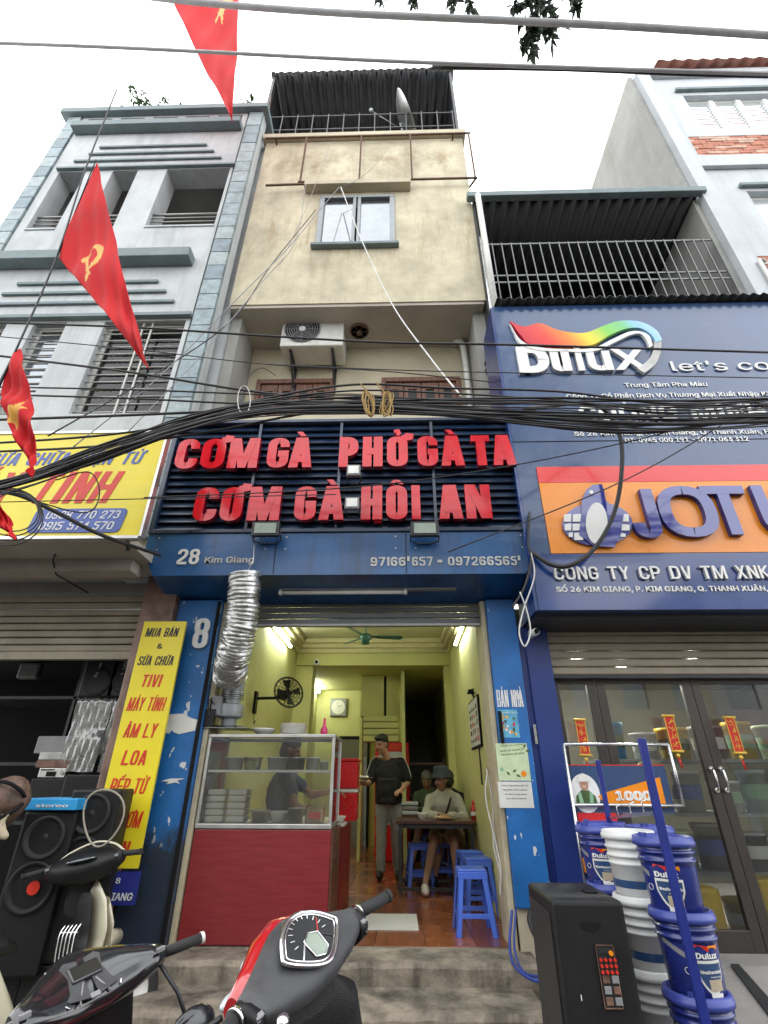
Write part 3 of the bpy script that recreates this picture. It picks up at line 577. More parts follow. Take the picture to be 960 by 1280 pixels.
# rolling shutter of the shop, rolled up: slats
rs = root('rolling_shutter', None, None, (-.45, 5.2, 3.1)); rs.parent = hb; rs.matrix_parent_inverse = Matrix.Translation(-ORG[hb])
for k in range(5):
    MB().box((-1.76, 5.02, 3.06+k*.062), (.866, 5.05, 3.06+k*.062+.056)).build('slat', 'shutter_grey', rs, bevel=.008)
bx('bottom_rail', (-1.76, 5.0, 3.035), (.866, 5.06, 3.058), 'rail_metal', rs)
bx('shutter_housing', (-1.8, 5.15, 3.4), (.95, 5.45, 3.89), 'ceil_green', hb)
# house number 8 and notices on the pillars
mb = MB(); heavy(mb, '8', -2.02, 2.77, .15, .30, .055, 4.83, 4.858); mb.build('house_number', ['letter_white', 'letter_white_dull'], hb)
mb = MB(); mb.prism([(-2.17, 2.01), (-2.17, 2.165), (-1.99, 2.175), (-1.95, 2.15), (-1.84, 2.12), (-1.845, 2.03), (-1.99, 2.0), (-2.04, 2.015), (-2.06, 2.035), (-2.08, 2.005)], 4.853, 4.858); mb.build('torn_poster', 'paper', hb)
mb = MB(); mb.prism([(-2.02, 1.60), (-1.94, 1.615), (-1.90, 1.605), (-1.93, 1.63), (-1.86, 1.645), (-1.99, 1.645), (-2.07, 1.625), (-2.0, 1.62)], 4.854, 4.858); mb.build('torn_poster', 'paper', hb)
heavy_text('BÁN NHÀ', .93, 1.17, 2.235, .15, 4.879, .003, 'letter_white', 'letter_white', 'stencil_lettering', hb, t=.17, gap=.06)
bx('door_handle', (.925, 4.85, 1.93), (.955, 4.878, 2.2), 'dark', hb, bevel=.008)
# drain pipe and meters in the recess
mb = MB(); mb.tube(spline([(1.02, 5.85, 8.0), (1.02, 5.78, 7.98), (1.12, 5.74, 7.85), (1.14, 5.74, 6.9), (1.14, 5.74, 5.6)]), .05); mb.build('drain_pipe', 'pipe_white', hb)
mb = MB(); mb.tube(spline([(-.6, 5.9, 8.3), (-.6, 5.8, 8.3)]), .01)
mb = MB()
for i in range(5): mb.lathe([(.13-i*.028, 0), (.122-i*.028, 0)], (-.55, 5.5, 7.97-.02-i*.003), 18)
mb.lathe([(.15, .03), (.15, 0), (.135, -.025), (.13, .0)], (-.55, 5.5, 7.945), 20, cap0=False, cap1=False)
for k in range(6): a = k*PI/3; mb.bar((-.55, 5.5, 7.94), (-.55+.13*math.cos(a), 5.5+.13*math.sin(a), 7.94), .01, .01)
mb.lathe([(.04, .04), (.05, -.03), (.02, -.05)], (-.55, 5.5, 7.93), 12); mb.build('soffit_lamp', 'rust', hb)

# ---- satellite dish, sacks on the roof
sd_ = root('satellite_dish', 'grey satellite dish tilted upright behind the rooftop railing', 'satellite dish', (.3, 5.75, 13.0))
R = Euler((0, math.radians(72), math.radians(-18))).to_matrix()
MB().lathe([(0.02, 0), (.2, .03), (.4, .10), (.55, .19), (.56, .2), (.4, .115), (.2, .045), (.02, .015)], (.18, 5.6, 14.95), 28, R=R, cap0=False, cap1=False).build('dish', 'alu', sd_)
mb = MB(); mb.tube([(.3, 5.75, 13.0), (.28, 5.72, 14.6), (.2, 5.62, 14.9)], .03); mb.build('mast', 'grey_metal', sd_)
mb = MB(); mb.tube([(.1, 5.6, 14.75), (-.45, 5.45, 15.1)], .012); mb.ell((-.47, 5.44, 15.13), (.05, .04, .07)); mb.build('feed_arm', 'grey_metal', sd_)
def sack(c, sz, lab, seed):
    random.seed(seed); mb = MB(); mb.ell(c, sz, n=16, k=12)
    for v in mb.v: v += Vector((random.uniform(-1, 1), random.uniform(-1, 1), random.uniform(-1, 1)))*sz[0]*.10
    mb.build('sack', 'cloth_white', label=lab, cat='sack', group='sacks on the roof')
sack((-1.55, 5.75, 13.35), (.33, .25, .42), 'larger white sack leaning behind the left part of the roof railing', 1); sack((-.1, 5.8, 13.32), (.28, .22, .36), 'smaller white sack behind the railing just left of the satellite dish', 2)

# ---- air conditioner
ac = root('air_conditioner', 'white outdoor air conditioner unit on brackets above the shop sign', 'air conditioner', (-1.4, 5.6, 7.8))
AX0, AX1, AY0, AY1, AZ0, AZ1 = -1.86, -.88, 5.36, 5.78, 7.47, 8.16
bx('casing', (AX0, AY0, AZ0), (AX1, AY1, AZ1), 'ac_white', ac, bevel=.02)
mb = MB(); mb.lathe([(.27, 0), (.28, .02), (.27, .03)], (-1.53, AY0-.0, 7.585), 32, R=Matrix.Rotation(PI/2, 3, 'X'), cap0=False, cap1=False)
MB().cyl((-1.53, AY0-.004, 7.82), (-1.53, AY0+.02, 7.82), .28, n=40).build('fan_opening', 'dark', ac)
mb = MB()
for i in range(7): r = .06+i*.036; mb.tube([(-1.53+r*math.cos(t*PI/14), AY0-.015, 7.82+r*math.sin(t*PI/14)) for t in range(28)], .008, 5, closed=True)
for k in range(8): a = k*PI/4; mb.bar((-1.53, AY0-.018, 7.82), (-1.53+.28*math.cos(a), AY0-.018, 7.82+.28*math.sin(a)), .008, .006)
mb.build('fan_grille', 'grey_plastic', ac)
MB().cyl((-1.53, AY0-.03, 7.82), (-1.53, AY0-.012, 7.82), .05, n=16).build('fan_badge', 'white', ac)
lb = bx('maker_label', (-1.16, AY0-.006, 7.93), (-.94, AY0-.001, 8.09), 'ink_blue', ac); bx('label_band', (-1.16, AY0-.009, 7.93), (-.94, AY0-.0065, 7.995), 'paper', lb)
mb = MB(); mb.prism([(-1.1, 8.02), (-1.05, 8.07), (-1.02, 8.045), (-.99, 8.075), (-.96, 8.02)], AY0-.010, AY0-.0065); mb.build('label_mark', 'paper', lb)
text('Funiki', -1.14, -.96, 7.945, .035, AY0-.0092, .002, 'ink_red', 'label_text', lb)
for x in (-1.7, -1.05):
    mb = MB(); mb.bar((x, 5.42, AZ0-.02), (x, 5.87, AZ0-.02), .04, .035); mb.bar((x, 5.865, AZ0-.02), (x, 5.865, AZ0-.5), .04, .03); mb.bar((x, 5.45, AZ0-.04), (x, 5.86, AZ0-.4), .03, .03); mb.bar((x, 5.44, AZ0-.03), (x, 5.44, AZ0+.16), .03, .02); mb.build('bracket', 'dark_metal', ac)

ac.location.x += .10; ac.location.z += .03

# ================================================================ SHOP SIGN
sg = root('shop_sign', 'black slatted shop sign with red raised letters above the open eatery', 'sign', (-.55, 4.6, 3.35))
bx('back_board', (-2.50, 4.55, 3.84), (1.36, 4.72, 5.30), 'dark', sg)
n = 15; z = 3.90
for k in range(n):
    zz = 3.89+k*(5.25-3.89)/n; h = (5.25-3.89)/n
    mb = MB(); y0 = 4.47; mb.add([(-2.47, y0, zz), (1.34, y0, zz), (1.34, y0+.045, zz+h*.92), (-2.47, y0+.045, zz+h*.92), (-2.47, y0+.035, zz), (1.34, y0+.035, zz), (1.34, 4.54, zz+h*.9), (-2.47, 4.54, zz+h*.9)], [(0, 1, 2, 3), (4, 7, 6, 5), (0, 4, 5, 1), (3, 2, 6, 7), (0, 3, 7, 4), (1, 5, 6, 2)])
    mb.build('slat', 'sign_slat', sg)
for a, b in (((-2.53, 4.44, 3.84), (-2.475, 4.72, 5.3)), ((1.345, 4.44, 3.84), (1.40, 4.72, 5.3)), ((-2.474, 4.44, 3.84), (1.344, 4.72, 3.885)), ((-2.474, 4.44, 5.255), (1.344, 4.72, 5.3))): bx('sign_edge', a, b, 'sign_slat', sg, bevel=.006)
for x in (-1.55, -.62, .4): bx('joint_strip', (x, 4.455, 3.89), (x+.03, 4.468, 5.25), 'sign_slat', sg)
# letters: measured left and right edges in the photograph, zoomed strip to photo pixels
def Z(q): return 180+q/1.92
LROW = [[('C', 80, 135), ('Ơ', 140, 198), ('M', 205, 278), ('G', 297, 350), ('À', 350, 406), ('P', 468, 516), ('H', 524, 574), ('Ở', 582, 634), ('G', 655, 706), ('À', 711, 768), ('T', 785, 832), ('A', 834, 890)],
        [('C', 123, 180), ('Ơ', 186, 240), ('M', 252, 330), ('G', 362, 415), ('À', 421, 482), ('H', 520, 573), ('Ô', 580, 633), ('I', 641, 664), ('A', 706, 764), ('N', 770, 833)]]
for row, (yt, yb) in zip(LROW, ((548, 585), (609, 651))):
    zt = at(440, yt, 4.4).z; zb = at(440, yb, 4.4).z; ym = (yt+yb)/2
    for ch, a, b in row:
        xa = at(Z(a), ym, 4.40).x; xb = at(Z(b), ym, 4.40).x; mb = MB()
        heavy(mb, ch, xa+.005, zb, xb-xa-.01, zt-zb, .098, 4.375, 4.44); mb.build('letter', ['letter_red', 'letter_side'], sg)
bx('fallen_dot', (-.22, 4.40, 3.925), (-.14, 4.45, 4.0), 'letter_red', sg)
# lower band: a box that narrows downwards
mb = MB(); Y0 = 4.46
mb.add([(-2.52, Y0, 3.838), (1.40, Y0, 3.838), (1.40, Y0, 3.62), (1.25, Y0, 3.385), (-2.38, Y0, 3.385), (-2.52, Y0, 3.62),
        (-2.52, 5.0, 3.838), (1.40, 5.0, 3.838), (1.40, 5.0, 3.4), (1.25, 5.0, 3.27), (-2.38, 5.0, 3.27), (-2.52, 5.0, 3.4)],
       [(0, 5, 4, 3, 2, 1), (6, 7, 8, 9, 10, 11), (0, 1, 7, 6), (1, 2, 8, 7), (2, 3, 9, 8), (3, 4, 10, 9), (4, 5, 11, 10), (5, 0, 6, 11)])
mb.build('lower_band', 'sign_band', sg)
heavy_text('28', -2.17, -1.95, 3.50, .165, 4.458, .008, 'letter_white', 'letter_white_dull', 'street_number', sg, t=.16)
text('Kim Giang', -1.89, -1.40, 3.515, .09, 4.458, .006, 'letter_white_dull', 'street_name', sg, off=.02)
za = at(540, 707, 4.45).z
for s_, xa, xb in (('97166', 463, 507), ("'", 509, 512), ('657', 515, 541), ('-', 547, 553), ('09726656', 560, 637), ('5', 639, 646), ("'", 648, 651)):
    A = at(xa, 702, 4.45).x; B = at(xb, 702, 4.45).x
    if s_ == "'": bx('digit_remnant', (A, 4.45, za+.05), (B, 4.457, za+.10), 'letter_white_dull', sg)
    else: heavy_text(s_, A, B, za, .095, 4.458, .006, 'letter_white_dull', 'letter_white_dull', 'phone_number', sg, t=.15)
for x in (-1.2, .1): bx('panel_joint', (x, 4.456, 3.40), (x+.006, 4.4595, 3.83), 'dark', sg)
for x in (-2.4, -1.3, -1.1, 0.0, .2, 1.25):
    for z in (3.79, 3.66): MB().cyl((x, 4.452, z), (x, 4.4595, z), .007, n=8).build('rivet', 'alu', sg)
# lamps on the sign
def flood(px, py, wpx, hpx, lab, big=True):
    a = at(px, py, 4.3); k = 4.3/615*1.18; w_ = wpx*k/2; h_ = hpx*k/2/1.2
    r = root('floodlight', lab, 'floodlight', (a.x, 4.46, a.z), 'floodlights on the shop sign')
    mb = MB(); mb.box((a.x-w_, 4.29, a.z-h_), (a.x+w_, 4.34, a.z+h_))
    for i in range(6): x = a.x-w_*.8+i*w_*.32; mb.box((x, 4.345, a.z-h_*.7), (x+.008, 4.37, a.z+h_*.7))
    mb.build('housing', 'dark_metal' if big else 'grey_plastic', r, bevel=.006)
    bx('lens', (a.x-w_*.78, 4.281, a.z-h_*.72), (a.x+w_*.78, 4.288, a.z+h_*.72), 'lcd' if big else 'tube_off', r)
    mb = MB(); mb.tube([(a.x-w_*1.0, 4.33, a.z), (a.x-w_*1.02, 4.40, a.z-h_*1.1), (a.x-w_*.5, 4.45, a.z-h_*1.2), (a.x+w_*.5, 4.45, a.z-h_*1.2), (a.x+w_*1.02, 4.40, a.z-h_*1.1), (a.x+w_*1.0, 4.33, a.z)], .008); mb.build('bracket', 'dark_metal', r)
flood(332, 661, 33, 22, 'larger floodlight at the sign bottom above the foil duct'); flood(531, 661, 33, 22, 'larger floodlight at the bottom right part of the sign')
flood(442, 588, 17, 19, 'small floodlight between the words of the upper letter row', False); flood(440, 629, 17, 19, 'small floodlight in the lower letter row, under the other small one', False)
tl = root('tube_lamp', 'long unlit tube lamp fixed under the blue sign band', 'lamp', (-.9, 4.7, 3.3))
a = at(352, 741, 4.72); b = at(508, 739, 4.72)
MB().cyl((a.x, 4.72, a.z), (b.x, 4.72, a.z), .02, n=12).build('tube', 'tube_off', tl); bx('batten', (a.x-.02, 4.70, a.z+.022), (b.x+.5, 4.76, a.z+.04), 'grey_plastic', tl)
for x in (a.x, b.x): bx('end_cap', (x-.025, 4.695, a.z-.022), (x+.005, 4.745, a.z+.021), 'white', tl)
for x in (a.x+.2, b.x): MB().cyl((x, 4.73, a.z+.04), (x, 4.73, 3.372), .006, n=6).build('hanger', 'dark', tl)

# foil duct with the blower it hangs from
du = root('foil_duct', 'crinkled silver foil duct hanging down beside the left pillar', 'duct', at(305, 712, 4.6))
P0 = [at(306, 716, 4.35), at(304, 760, 4.42), at(297, 800, 4.5), at(290, 826, 4.62), at(287, 844, 4.8)]
C = spline(P0, 26); pts = []; rs_ = []; random.seed(3)
for i, p in enumerate(C): pts.append(p+Vector((random.uniform(-1, 1), 0, 0))*.003); rs_.append(.143+(.013 if i % 3 == 1 else -.008)+random.uniform(-.005, .005))
mb = MB(); mb.tube(pts, rs_, 26); 
for v in mb.v: v += Vector((random.uniform(-1, 1), random.uniform(-1, 1), random.uniform(-1, 1)))*.0045
mb.build('duct_tube', 'foil', du)
a = P0[0]; MB().tube([at(318, 668, 4.42), at(317, 700, 4.4), at(308, 716, 4.36)], .004, 5).build('hook_wire', 'steel', du)
bl = root('exhaust_hood', 'steel exhaust blower on top of the glass food case', 'exhaust fan', (-1.6, 5.1, 2.0))
p = at(289, 868, 5.0); q = at(290, 900, 5.0)
mb = MB(); mb.lathe([(.11, .06), (.10, .0), (.10, -.06), (.085, -.07), (.085, -.14), (.12, -.15), (.12, -.26), (.07, -.28), (.07, -.36)], (p.x, 5.05, p.z+.06), 18); mb.build('blower_body', 'grey_metal', bl, bevel=.004); mb = MB()
for k in range(4): mb.tube([(p.x+.105*math.cos(t*PI/10), 5.05+.105*math.sin(t*PI/10), p.z+.02-.018*k) for t in range(20)], .005, 5, closed=True)
mb.build('clamp_rings', 'steel', bl)
mb = MB(); z1 = 2.06; mb.add([(p.x-.10, 4.95, p.z-.28), (p.x+.10, 4.95, p.z-.28), (p.x+.10, 5.15, p.z-.28), (p.x-.10, 5.15, p.z-.28), (p.x-.2, 4.9, z1), (p.x+.24, 4.9, z1), (p.x+.24, 5.25, z1), (p.x-.2, 5.25, z1)], [(0, 1, 2, 3), (0, 4, 5, 1), (1, 5, 6, 2), (2, 6, 7, 3), (3, 7, 4, 0), (4, 7, 6, 5)]); mb.build('hood', 'steel', bl, bevel=.006)
bx('motor', (p.x-.18, 4.93, p.z-.2), (p.x-.06, 5.05, p.z-.02), 'grey_plastic', bl, bevel=.015); bx('switch_box', (p.x-.2, 4.9, 2.07), (p.x-.1, 4.93, 2.22), 'black_plastic', bl)
MB().tube(spline([(p.x-.12, 4.93, p.z-.1), (p.x-.17, 4.9, 2.3), (p.x-.15, 4.9, 2.15)]), .006, 5).build('power_lead', 'rubber', bl)
# ================================================================ LEFT BUILDING (electronics shop)
lb_ = root('left_building', 'pale grey three-storey building with slate tiled corner strips and barred windows', 'building', (-4.7, 5.2, .1))
LF = 4.80; LX0, LX1 = -6.62, -2.60
ops = [(-6.16, -5.65, 9.74, 11.5), (-5.15, -4.68, 9.74, 11.5), (-4.14, -2.97, 9.74, 11.5)]
low = [(-6.1, -5.6, 5.73, 7.44), (-5.2, -4.72, 5.73, 7.44), (-4.16, -2.98, 5.73, 7.44)]
par = [(-6.2+.67*i, -6.2+.67*i+.5, 13.2, 13.5) for i in range(5)]
mb = wall_holes(MB(), -6.32, -2.92, 3.605, 13.55, LF, 5.15, ops+low+par); mb.build('front_wall', 'white_plaster', lb_)
bx('side_wall', (-2.915, 4.83, 3.5), (-2.60, 5.02, 13.55), 'white_plaster', lb_); bx('side_wall', (-6.62, 4.83, 3.5), (-6.325, 12, 13.55), 'white_plaster', lb_)
bx('side_wall', (-2.9, 5.151, 3.5), (-2.53, 12, 13.4), 'white_plaster', lb_)
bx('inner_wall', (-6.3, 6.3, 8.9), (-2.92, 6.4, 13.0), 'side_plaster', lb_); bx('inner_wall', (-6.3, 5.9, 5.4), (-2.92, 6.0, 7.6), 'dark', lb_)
for z in (5.5, 9.5, 11.8, 13.3): bx('floor_slab', (-6.3, 5.155, z-.1), (-2.92, 11.9, z+.0), 'side_plaster', lb_)
bx('top_cap', (-6.75, 4.68, 13.553), (-2.5, 5.3, 13.72), 'grey_trim', lb_, bevel=.01)
bx('ledge', (-6.28, 4.62, 12.84), (-2.95, 4.797, 13.02), 'grey_trim', lb_, bevel=.01)
bx('ledge', (-6.9, 4.60, 8.66), (-3.12, 4.797, 8.86), 'grey_trim', lb_, bevel=.01)
bx('ledge', (-6.2, 4.74, 11.52), (-2.88, 4.797, 11.57), 'grey_trim', lb_); bx('ledge', (-6.9, 4.72, 7.47), (-2.9, 4.797, 7.53), 'grey_trim', lb_)
for x0, x1, z in ((-5.62, -3.54, 12.28), (-5.76, -3.36, 12.04), (-5.97, -3.18, 11.80), (-5.75, -3.57, 8.26), (-5.9, -3.4, 8.03), (-6.05, -3.23, 7.80)): bx('plaster_moulding', (x0, 4.76, z), (x1, 4.797, z+.055), 'grey_trim', lb_, bevel=.006)
for cx0, cx1 in ((-2.88, -2.60), (-6.60, -6.34)):
    z = 3.95; k = 0
    while z < 13.5:
        h = .335; random.seed(int(k*3+cx0*10)); MB().box((cx0+.004, LF-.028-random.uniform(0, .004), z+.006), (cx1-.004, LF+.028, min(z+h-.006, 13.54))).build('slate_tile', random.choice(['tile_grey_a', 'tile_grey_b', 'tile_grey_c']), lb_, bevel=.004); z += h; k += 1
for (a, b, c, d) in ops:
    mb = MB()
    for i, z in enumerate((c+.03, c+.14, c+.25, c+.36, c+.46)): mb.tube([(a, LF+.08, z), (b, LF+.08, z)], .022 if i == 4 else .013, 6)
    mb.build('balcony_rail', 'rail_metal', lb_); bx('coping', (a, LF-.02, c-.04), (b, LF+.2, c-.002), 'white_plaster', lb_)
for wi, (a, b, c, d) in enumerate(low):
    fr = MB()
    for q in (((a, LF+.12, c), (a+.05, LF+.17, d)), ((b-.05, LF+.12, c), (b, LF+.17, d)), ((a+.05, LF+.12, d-.05), (b-.05, LF+.17, d)), ((a+.05, LF+.12, c), (b-.05, LF+.17, c+.05))): fr.box(*q)
    f = fr.build('barred_window', 'pipe_white', lb_)
    n = 13
    for i in range(n):
        z = c+.07+i*(d-c-.14)/(n-1); MB().tube([(a, LF+.06, z), (b, LF+.06, z)], .011, 6).build('bar', 'rail_metal', f)
    if wi == 2:
        for x in (-3.60, -3.47): MB().box((x-.012, LF+.03, c), (x+.012, LF+.05, d)).build('bar', 'rail_metal', f)
    bx('pane', (a+.05, LF+.14, c+.05), (b-.05, LF+.146, d-.05), 'glass_window' if wi < 2 else 'glass_door', f)
bx('green_chair_back', (-3.9, 5.35, 5.6), (-3.2, 5.4, 6.3), 'pale_green', lb_)
# canopy over the pavement, shutter, interior of the electronics shop
bx('canopy_slab', (-7.5, 3.86, 3.52), (-2.42, 4.99, 3.60), 'soffit', lb_); bx('canopy_beam', (-7.5, 4.35, 3.40), (-2.55, 4.55, 3.518), 'soffit', lb_)
bx('shutter_box', (-7.5, 4.97, 3.36), (-2.56, 5.3, 3.518), 'side_plaster', lb_)
bx('marble_pillar', (-2.60, 4.80, .1), (-2.26, 5.25, 3.518), 'marble', lb_, bevel=.01)
sh = root('rolling_shutter', None, None, (-4.5, 5, 2.75)); sh.parent = lb_; sh.matrix_parent_inverse = Matrix.Translation(-ORG[lb_])
for k in range(8): MB().box((-7.5, 5.0, 2.78+k*.075), (-2.61, 5.03, 2.78+k*.075+.068)).build('slat', 'shutter_beige', sh, bevel=.012)
bx('bottom_rail', (-7.5, 4.98, 2.70), (-2.61, 5.05, 2.775), 'shutter_beige', sh)
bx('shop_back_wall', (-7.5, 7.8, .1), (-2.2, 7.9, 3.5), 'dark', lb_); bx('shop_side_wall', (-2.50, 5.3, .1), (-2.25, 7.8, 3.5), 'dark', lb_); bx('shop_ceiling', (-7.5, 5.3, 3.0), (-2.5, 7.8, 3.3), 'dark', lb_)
bx('shop_floor', (-7.5, 5.0, .15), (-2.5, 7.8, .24), 'concrete_dark', lb_)
MB().tube([at(75, 678, 4.1), at(66, 700, 4.3), at(70, 718, 4.4), at(110, 741, 4.9)], .008, 6).build('wire', 'cable', lb_)

# yellow shop sign
ys = root('yellow_sign', 'wide yellow sign with blue and red words over the electronics shop', 'sign', (-4.6, 3.8, 3.5))
bx('panel', (-7.3, 3.80, 3.50), (-2.235, 3.855, 4.62), 'sign_yellow', ys); bx('edge_frame', (-2.233, 3.79, 3.49), (-2.21, 3.86, 4.63), 'alu', ys); bx('edge_frame', (-7.3, 3.79, 3.47), (-2.235, 3.86, 3.497), 'alu', ys); bx('edge_frame', (-7.3, 3.79, 4.623), (-2.235, 3.86, 4.65), 'alu', ys)
def XZ(px, py, Y): p = at(px, py, Y); return p.x, p.z
x0, _ = XZ(2, 575, 3.8); x1, _ = XZ(190, 575, 3.8)
heavy_text('SỬA CHỮA ĐIỆN TỬ', -3.90, -2.42, 4.25, .145, 3.799, .003, 'ink_blue', 'ink_blue', 'lettering', ys, shear=.25, t=.15)
heavy_text('MÁY TÍNH', -4.24, -2.62, 3.83, .34, 3.799, .003, 'ink_red', 'ink_red', 'lettering', ys, shear=.28, t=.17)
mb = MB(); mb.prism(fillet([(-3.25, 3.53), (-2.42, 3.53), (-2.39, 3.77), (-3.22, 3.77)], .05, True), 3.793, 3.799); mb.build('number_plate', 'ink_blue', ys)
heavy_text('0988 770 273', -3.12, -2.46, 3.665, .08, 3.7925, .003, 'white', 'white', 'phone_number', ys, shear=.2, t=.12); heavy_text('0915 574 570', -3.15, -2.49, 3.555, .08, 3.7925, .003, 'white', 'white', 'phone_number', ys, shear=.2, t=.12)
mb = MB(); mb.bar(at(160, 674, 3.84), at(160, 688, 4.2), .03, .03); mb.build('sign_bracket', 'dark_metal', ys)
# vertical yellow sign
vs_ = root('vertical_sign', 'tall narrow yellow sign with red words standing against the left blue pillar', 'sign', (-2.27, 4.72, .98))
def vx(x, z): return x
VA, VB = -2.475, -2.06
bx('panel', (VA, 4.70, 1.02), (VB, 4.73, 3.0), 'sign_yellow', vs_)
lines = [('MUA BÁN', 2.85, .085, 'ink_black', .86), ('&', 2.735, .07, 'ink_black', .14), ('SỬA CHỮA', 2.58, .085, 'ink_black', .92), ('TIVI', 2.385, .11, 'ink_red', .52), ('MÁY TÍNH', 2.18, .115, 'ink_red', .92), ('ÂM LY', 1.96, .115, 'ink_red', .78), ('LOA', 1.745, .115, 'ink_red', .58), ('BẾP TỪ', 1.53, .115, 'ink_red', .84), ('NỒI CƠM', 1.29, .115, 'ink_red', .92), ('ĐIỆN', 1.085, .115, 'ink_red', .64)]
for s_, z, c, m_, wd in lines:
    cx = (VA+VB)/2; hw = (VB-VA)*.92/2*wd; (text(s_, cx-hw, cx+hw, z, c, 4.699, .003, m_, 'lettering', vs_, off=.01) if s_ == '&' else heavy_text(s_, cx-hw-.005, cx+hw-.02, z, c, 4.699, .003, m_, m_, 'lettering', vs_, t=.15, shear=.15))
bs = root('address_sign', 'small dark blue address plate under the tall yellow sign', 'sign', (-2.2, 4.72, .78))
bx('panel', (-2.42, 4.70, .79), (-2.03, 4.73, 1.0), 'letter_navy', bs); text('28', -2.25, -2.17, .925, .05, 4.699, .003, 'white', 'lettering', bs); text('KIM GIANG', -2.40, -2.05, .82, .065, 4.699, .003, 'white', 'lettering', bs, shear=.1, off=.015)

# goods of the electronics shop
def speaker_twin(x, y, z, w_, h, d, lab, rz=0, lean=0, badge=True):
    r = root('speaker', lab, 'loudspeaker', (0, 0, 0), 'loudspeakers outside the electronics shop')
    bx('cabinet', (-w_/2, -d/2, 0), (w_/2, d/2, h), 'black_plastic', r, bevel=.02)
    for k, zz in enumerate((h-.45, h-.16)):
        R = Matrix.Rotation(PI/2, 3, 'X'); ra = w_*(.42, .37)[k]
        MB().lathe([(ra, 0), (ra*1.0, .02), (ra*.88, .022), (ra*.8, .0), (ra*.45, -.03), (ra*.3, -.02), (ra*.15, .0), (.001, .008)], (0, -d/2-.002, zz), 26, R=R, cap0=False, cap1=False).build('speaker_cone', 'rubber' if k else 'seat_black', r)
    if badge: MB().lathe([(.04, 0), (.04, .006)], (.03, -d/2-.03, h-.45), 14, R=Matrix.Rotation(PI/2, 3, 'X')).build('round_badge', 'ink_red', r)
    r.location = (x, y, z); r.rotation_euler = (lean, 0, rz); return r
a = at(120, 1010, 4.35); speaker_twin(a.x, 4.42, .55, .36, 1.02, .32, 'tall black twin-cone loudspeaker next to the tall yellow sign, cord looped over it', rz=.15, badge=False)
a = at(62, 1040, 4.25); speaker_twin(a.x, 4.32, .5, .36, .93, .34, 'black twin-cone loudspeaker with a red round badge, under the blue carton', rz=.2)
for q_, lb3 in ((122, 'plain black box under the tall twin-cone loudspeaker'), (62, 'plain black box under the loudspeaker with the red badge')): a = at(q_, 1010, 4.35); bx('base_box', (a.x-.2, 4.26, .12), (a.x+.2, 4.6, .497 if q_ == 62 else .547), 'black_plastic', label=lb3, cat='box', bevel=.01)
cart = root('carton', 'flat bright blue carton lying on top of the loudspeakers', 'box', (-2.75, 4.3, 1.44)); a = at(24, 1012, 4.1); b = at(96, 998, 4.1); bx('body', (a.x, 4.12, 1.435), (b.x, 4.5, 1.51), 'box_blue', cart, bevel=.006); text('stereo', b.x-.3, b.x-.06, 1.455, .03, 4.118, .002, 'white', 'lettering', cart); 
cc = MB(); a = at(128, 1022, 4.05); pts = [(a.x+.145*math.cos(t)+.02*math.sin(2*t), a.y, a.z+.17*math.sin(t)-.03*math.cos(t)) for t in [i*PI/12 for i in range(24)]]; cc.tube(pts, .007, 6, closed=True); cc.build('looped_cord', 'cord_pale', label='pale looped cord hanging over the tall black loudspeaker', cat='cord')
bx('tile', (0, 0, 0), (.1, .1, .1), 'dark'); bpy.data.objects.remove(bpy.data.objects['tile'])
def goods(name, px0, py0, px1, py1, Y, depth, m, lab, cat, bevel=.01, group=None):
    a = at(px0, py0, Y); b = at(px1, py1, Y); return MB().box((min(a.x, b.x), Y, b.z), (max(a.x, b.x), Y+depth, a.z)).build(name, m, label=lab, cat=cat, bevel=bevel, group=group)
def film(x0, x1, z0, z1, Y, d, lab, seed):
    random.seed(seed); n = 15; mb = MB(); vs = []
    for j in range(n+1):
        for i in range(n+1):
            u = i/n; v = j/n; x = x0+(x1-x0)*u; z = z1-(z1-z0)*v; y = Y-.02-abs(math.sin(u*17+v*5+seed))*.03-random.uniform(0, .012)-(.05 if v > .5 else 0)*u
            vs.append((x, y, z+random.uniform(-.006, .006)))
    fs = [(j*(n+1)+i, (j+1)*(n+1)+i, (j+1)*(n+1)+i+1, j*(n+1)+i+1) for j in range(n) for i in range(n)]
    o = len(vs); vs += [(x0, Y+d, z1), (x1, Y+d, z1)]; fs += [(i, i+1, o+1 if i >= n/2 else o) for i in range(n)]
    mb.add(vs, fs, 0, True); return mb
sk = root('shelf_rack', 'dark shelf rack inside the electronics shop behind the goods', 'shelf', (-3.5, 5.7, .24))
for z in (.24, 1.25, 1.76, 2.40): bx('shelf', (-4.6, 5.55, z), (-2.56, 6.2, z+.03), 'dark_metal', sk)
for x in (-4.6, -3.5, -2.6): bx('upright', (x, 5.55, .24), (x+.03, 5.58, 2.9), 'dark_metal', sk)
def portable(x0, x1, z0, z1, Y, lab, txt):
    r = root('party_speaker', lab, 'loudspeaker', ((x0+x1)/2, Y, z0), 'wrapped loudspeakers on the rack'); bx('cabinet', (x0, Y, z0), (x1, Y+.3, z1), 'black_plastic', r, bevel=.03)
    w_ = x1-x0; mb = MB()
    mb.lathe([(w_*.36, 0), (w_*.34, .015), (w_*.2, -.01), (.001, 0)], ((x0+x1)/2, Y-.002, z0+(z1-z0)*.4), 20, R=Matrix.Rotation(PI/2, 3, 'X'), cap0=False, cap1=False); mb.build('speaker_cone', 'rubber', r)
    text(txt, (x0+x1)/2-.03, (x0+x1)/2+.12, z1-.2, .045, Y-.002, .003, 'letter_white_dull', 'badge_text', r, rot=-PI/2*.9)
    return r
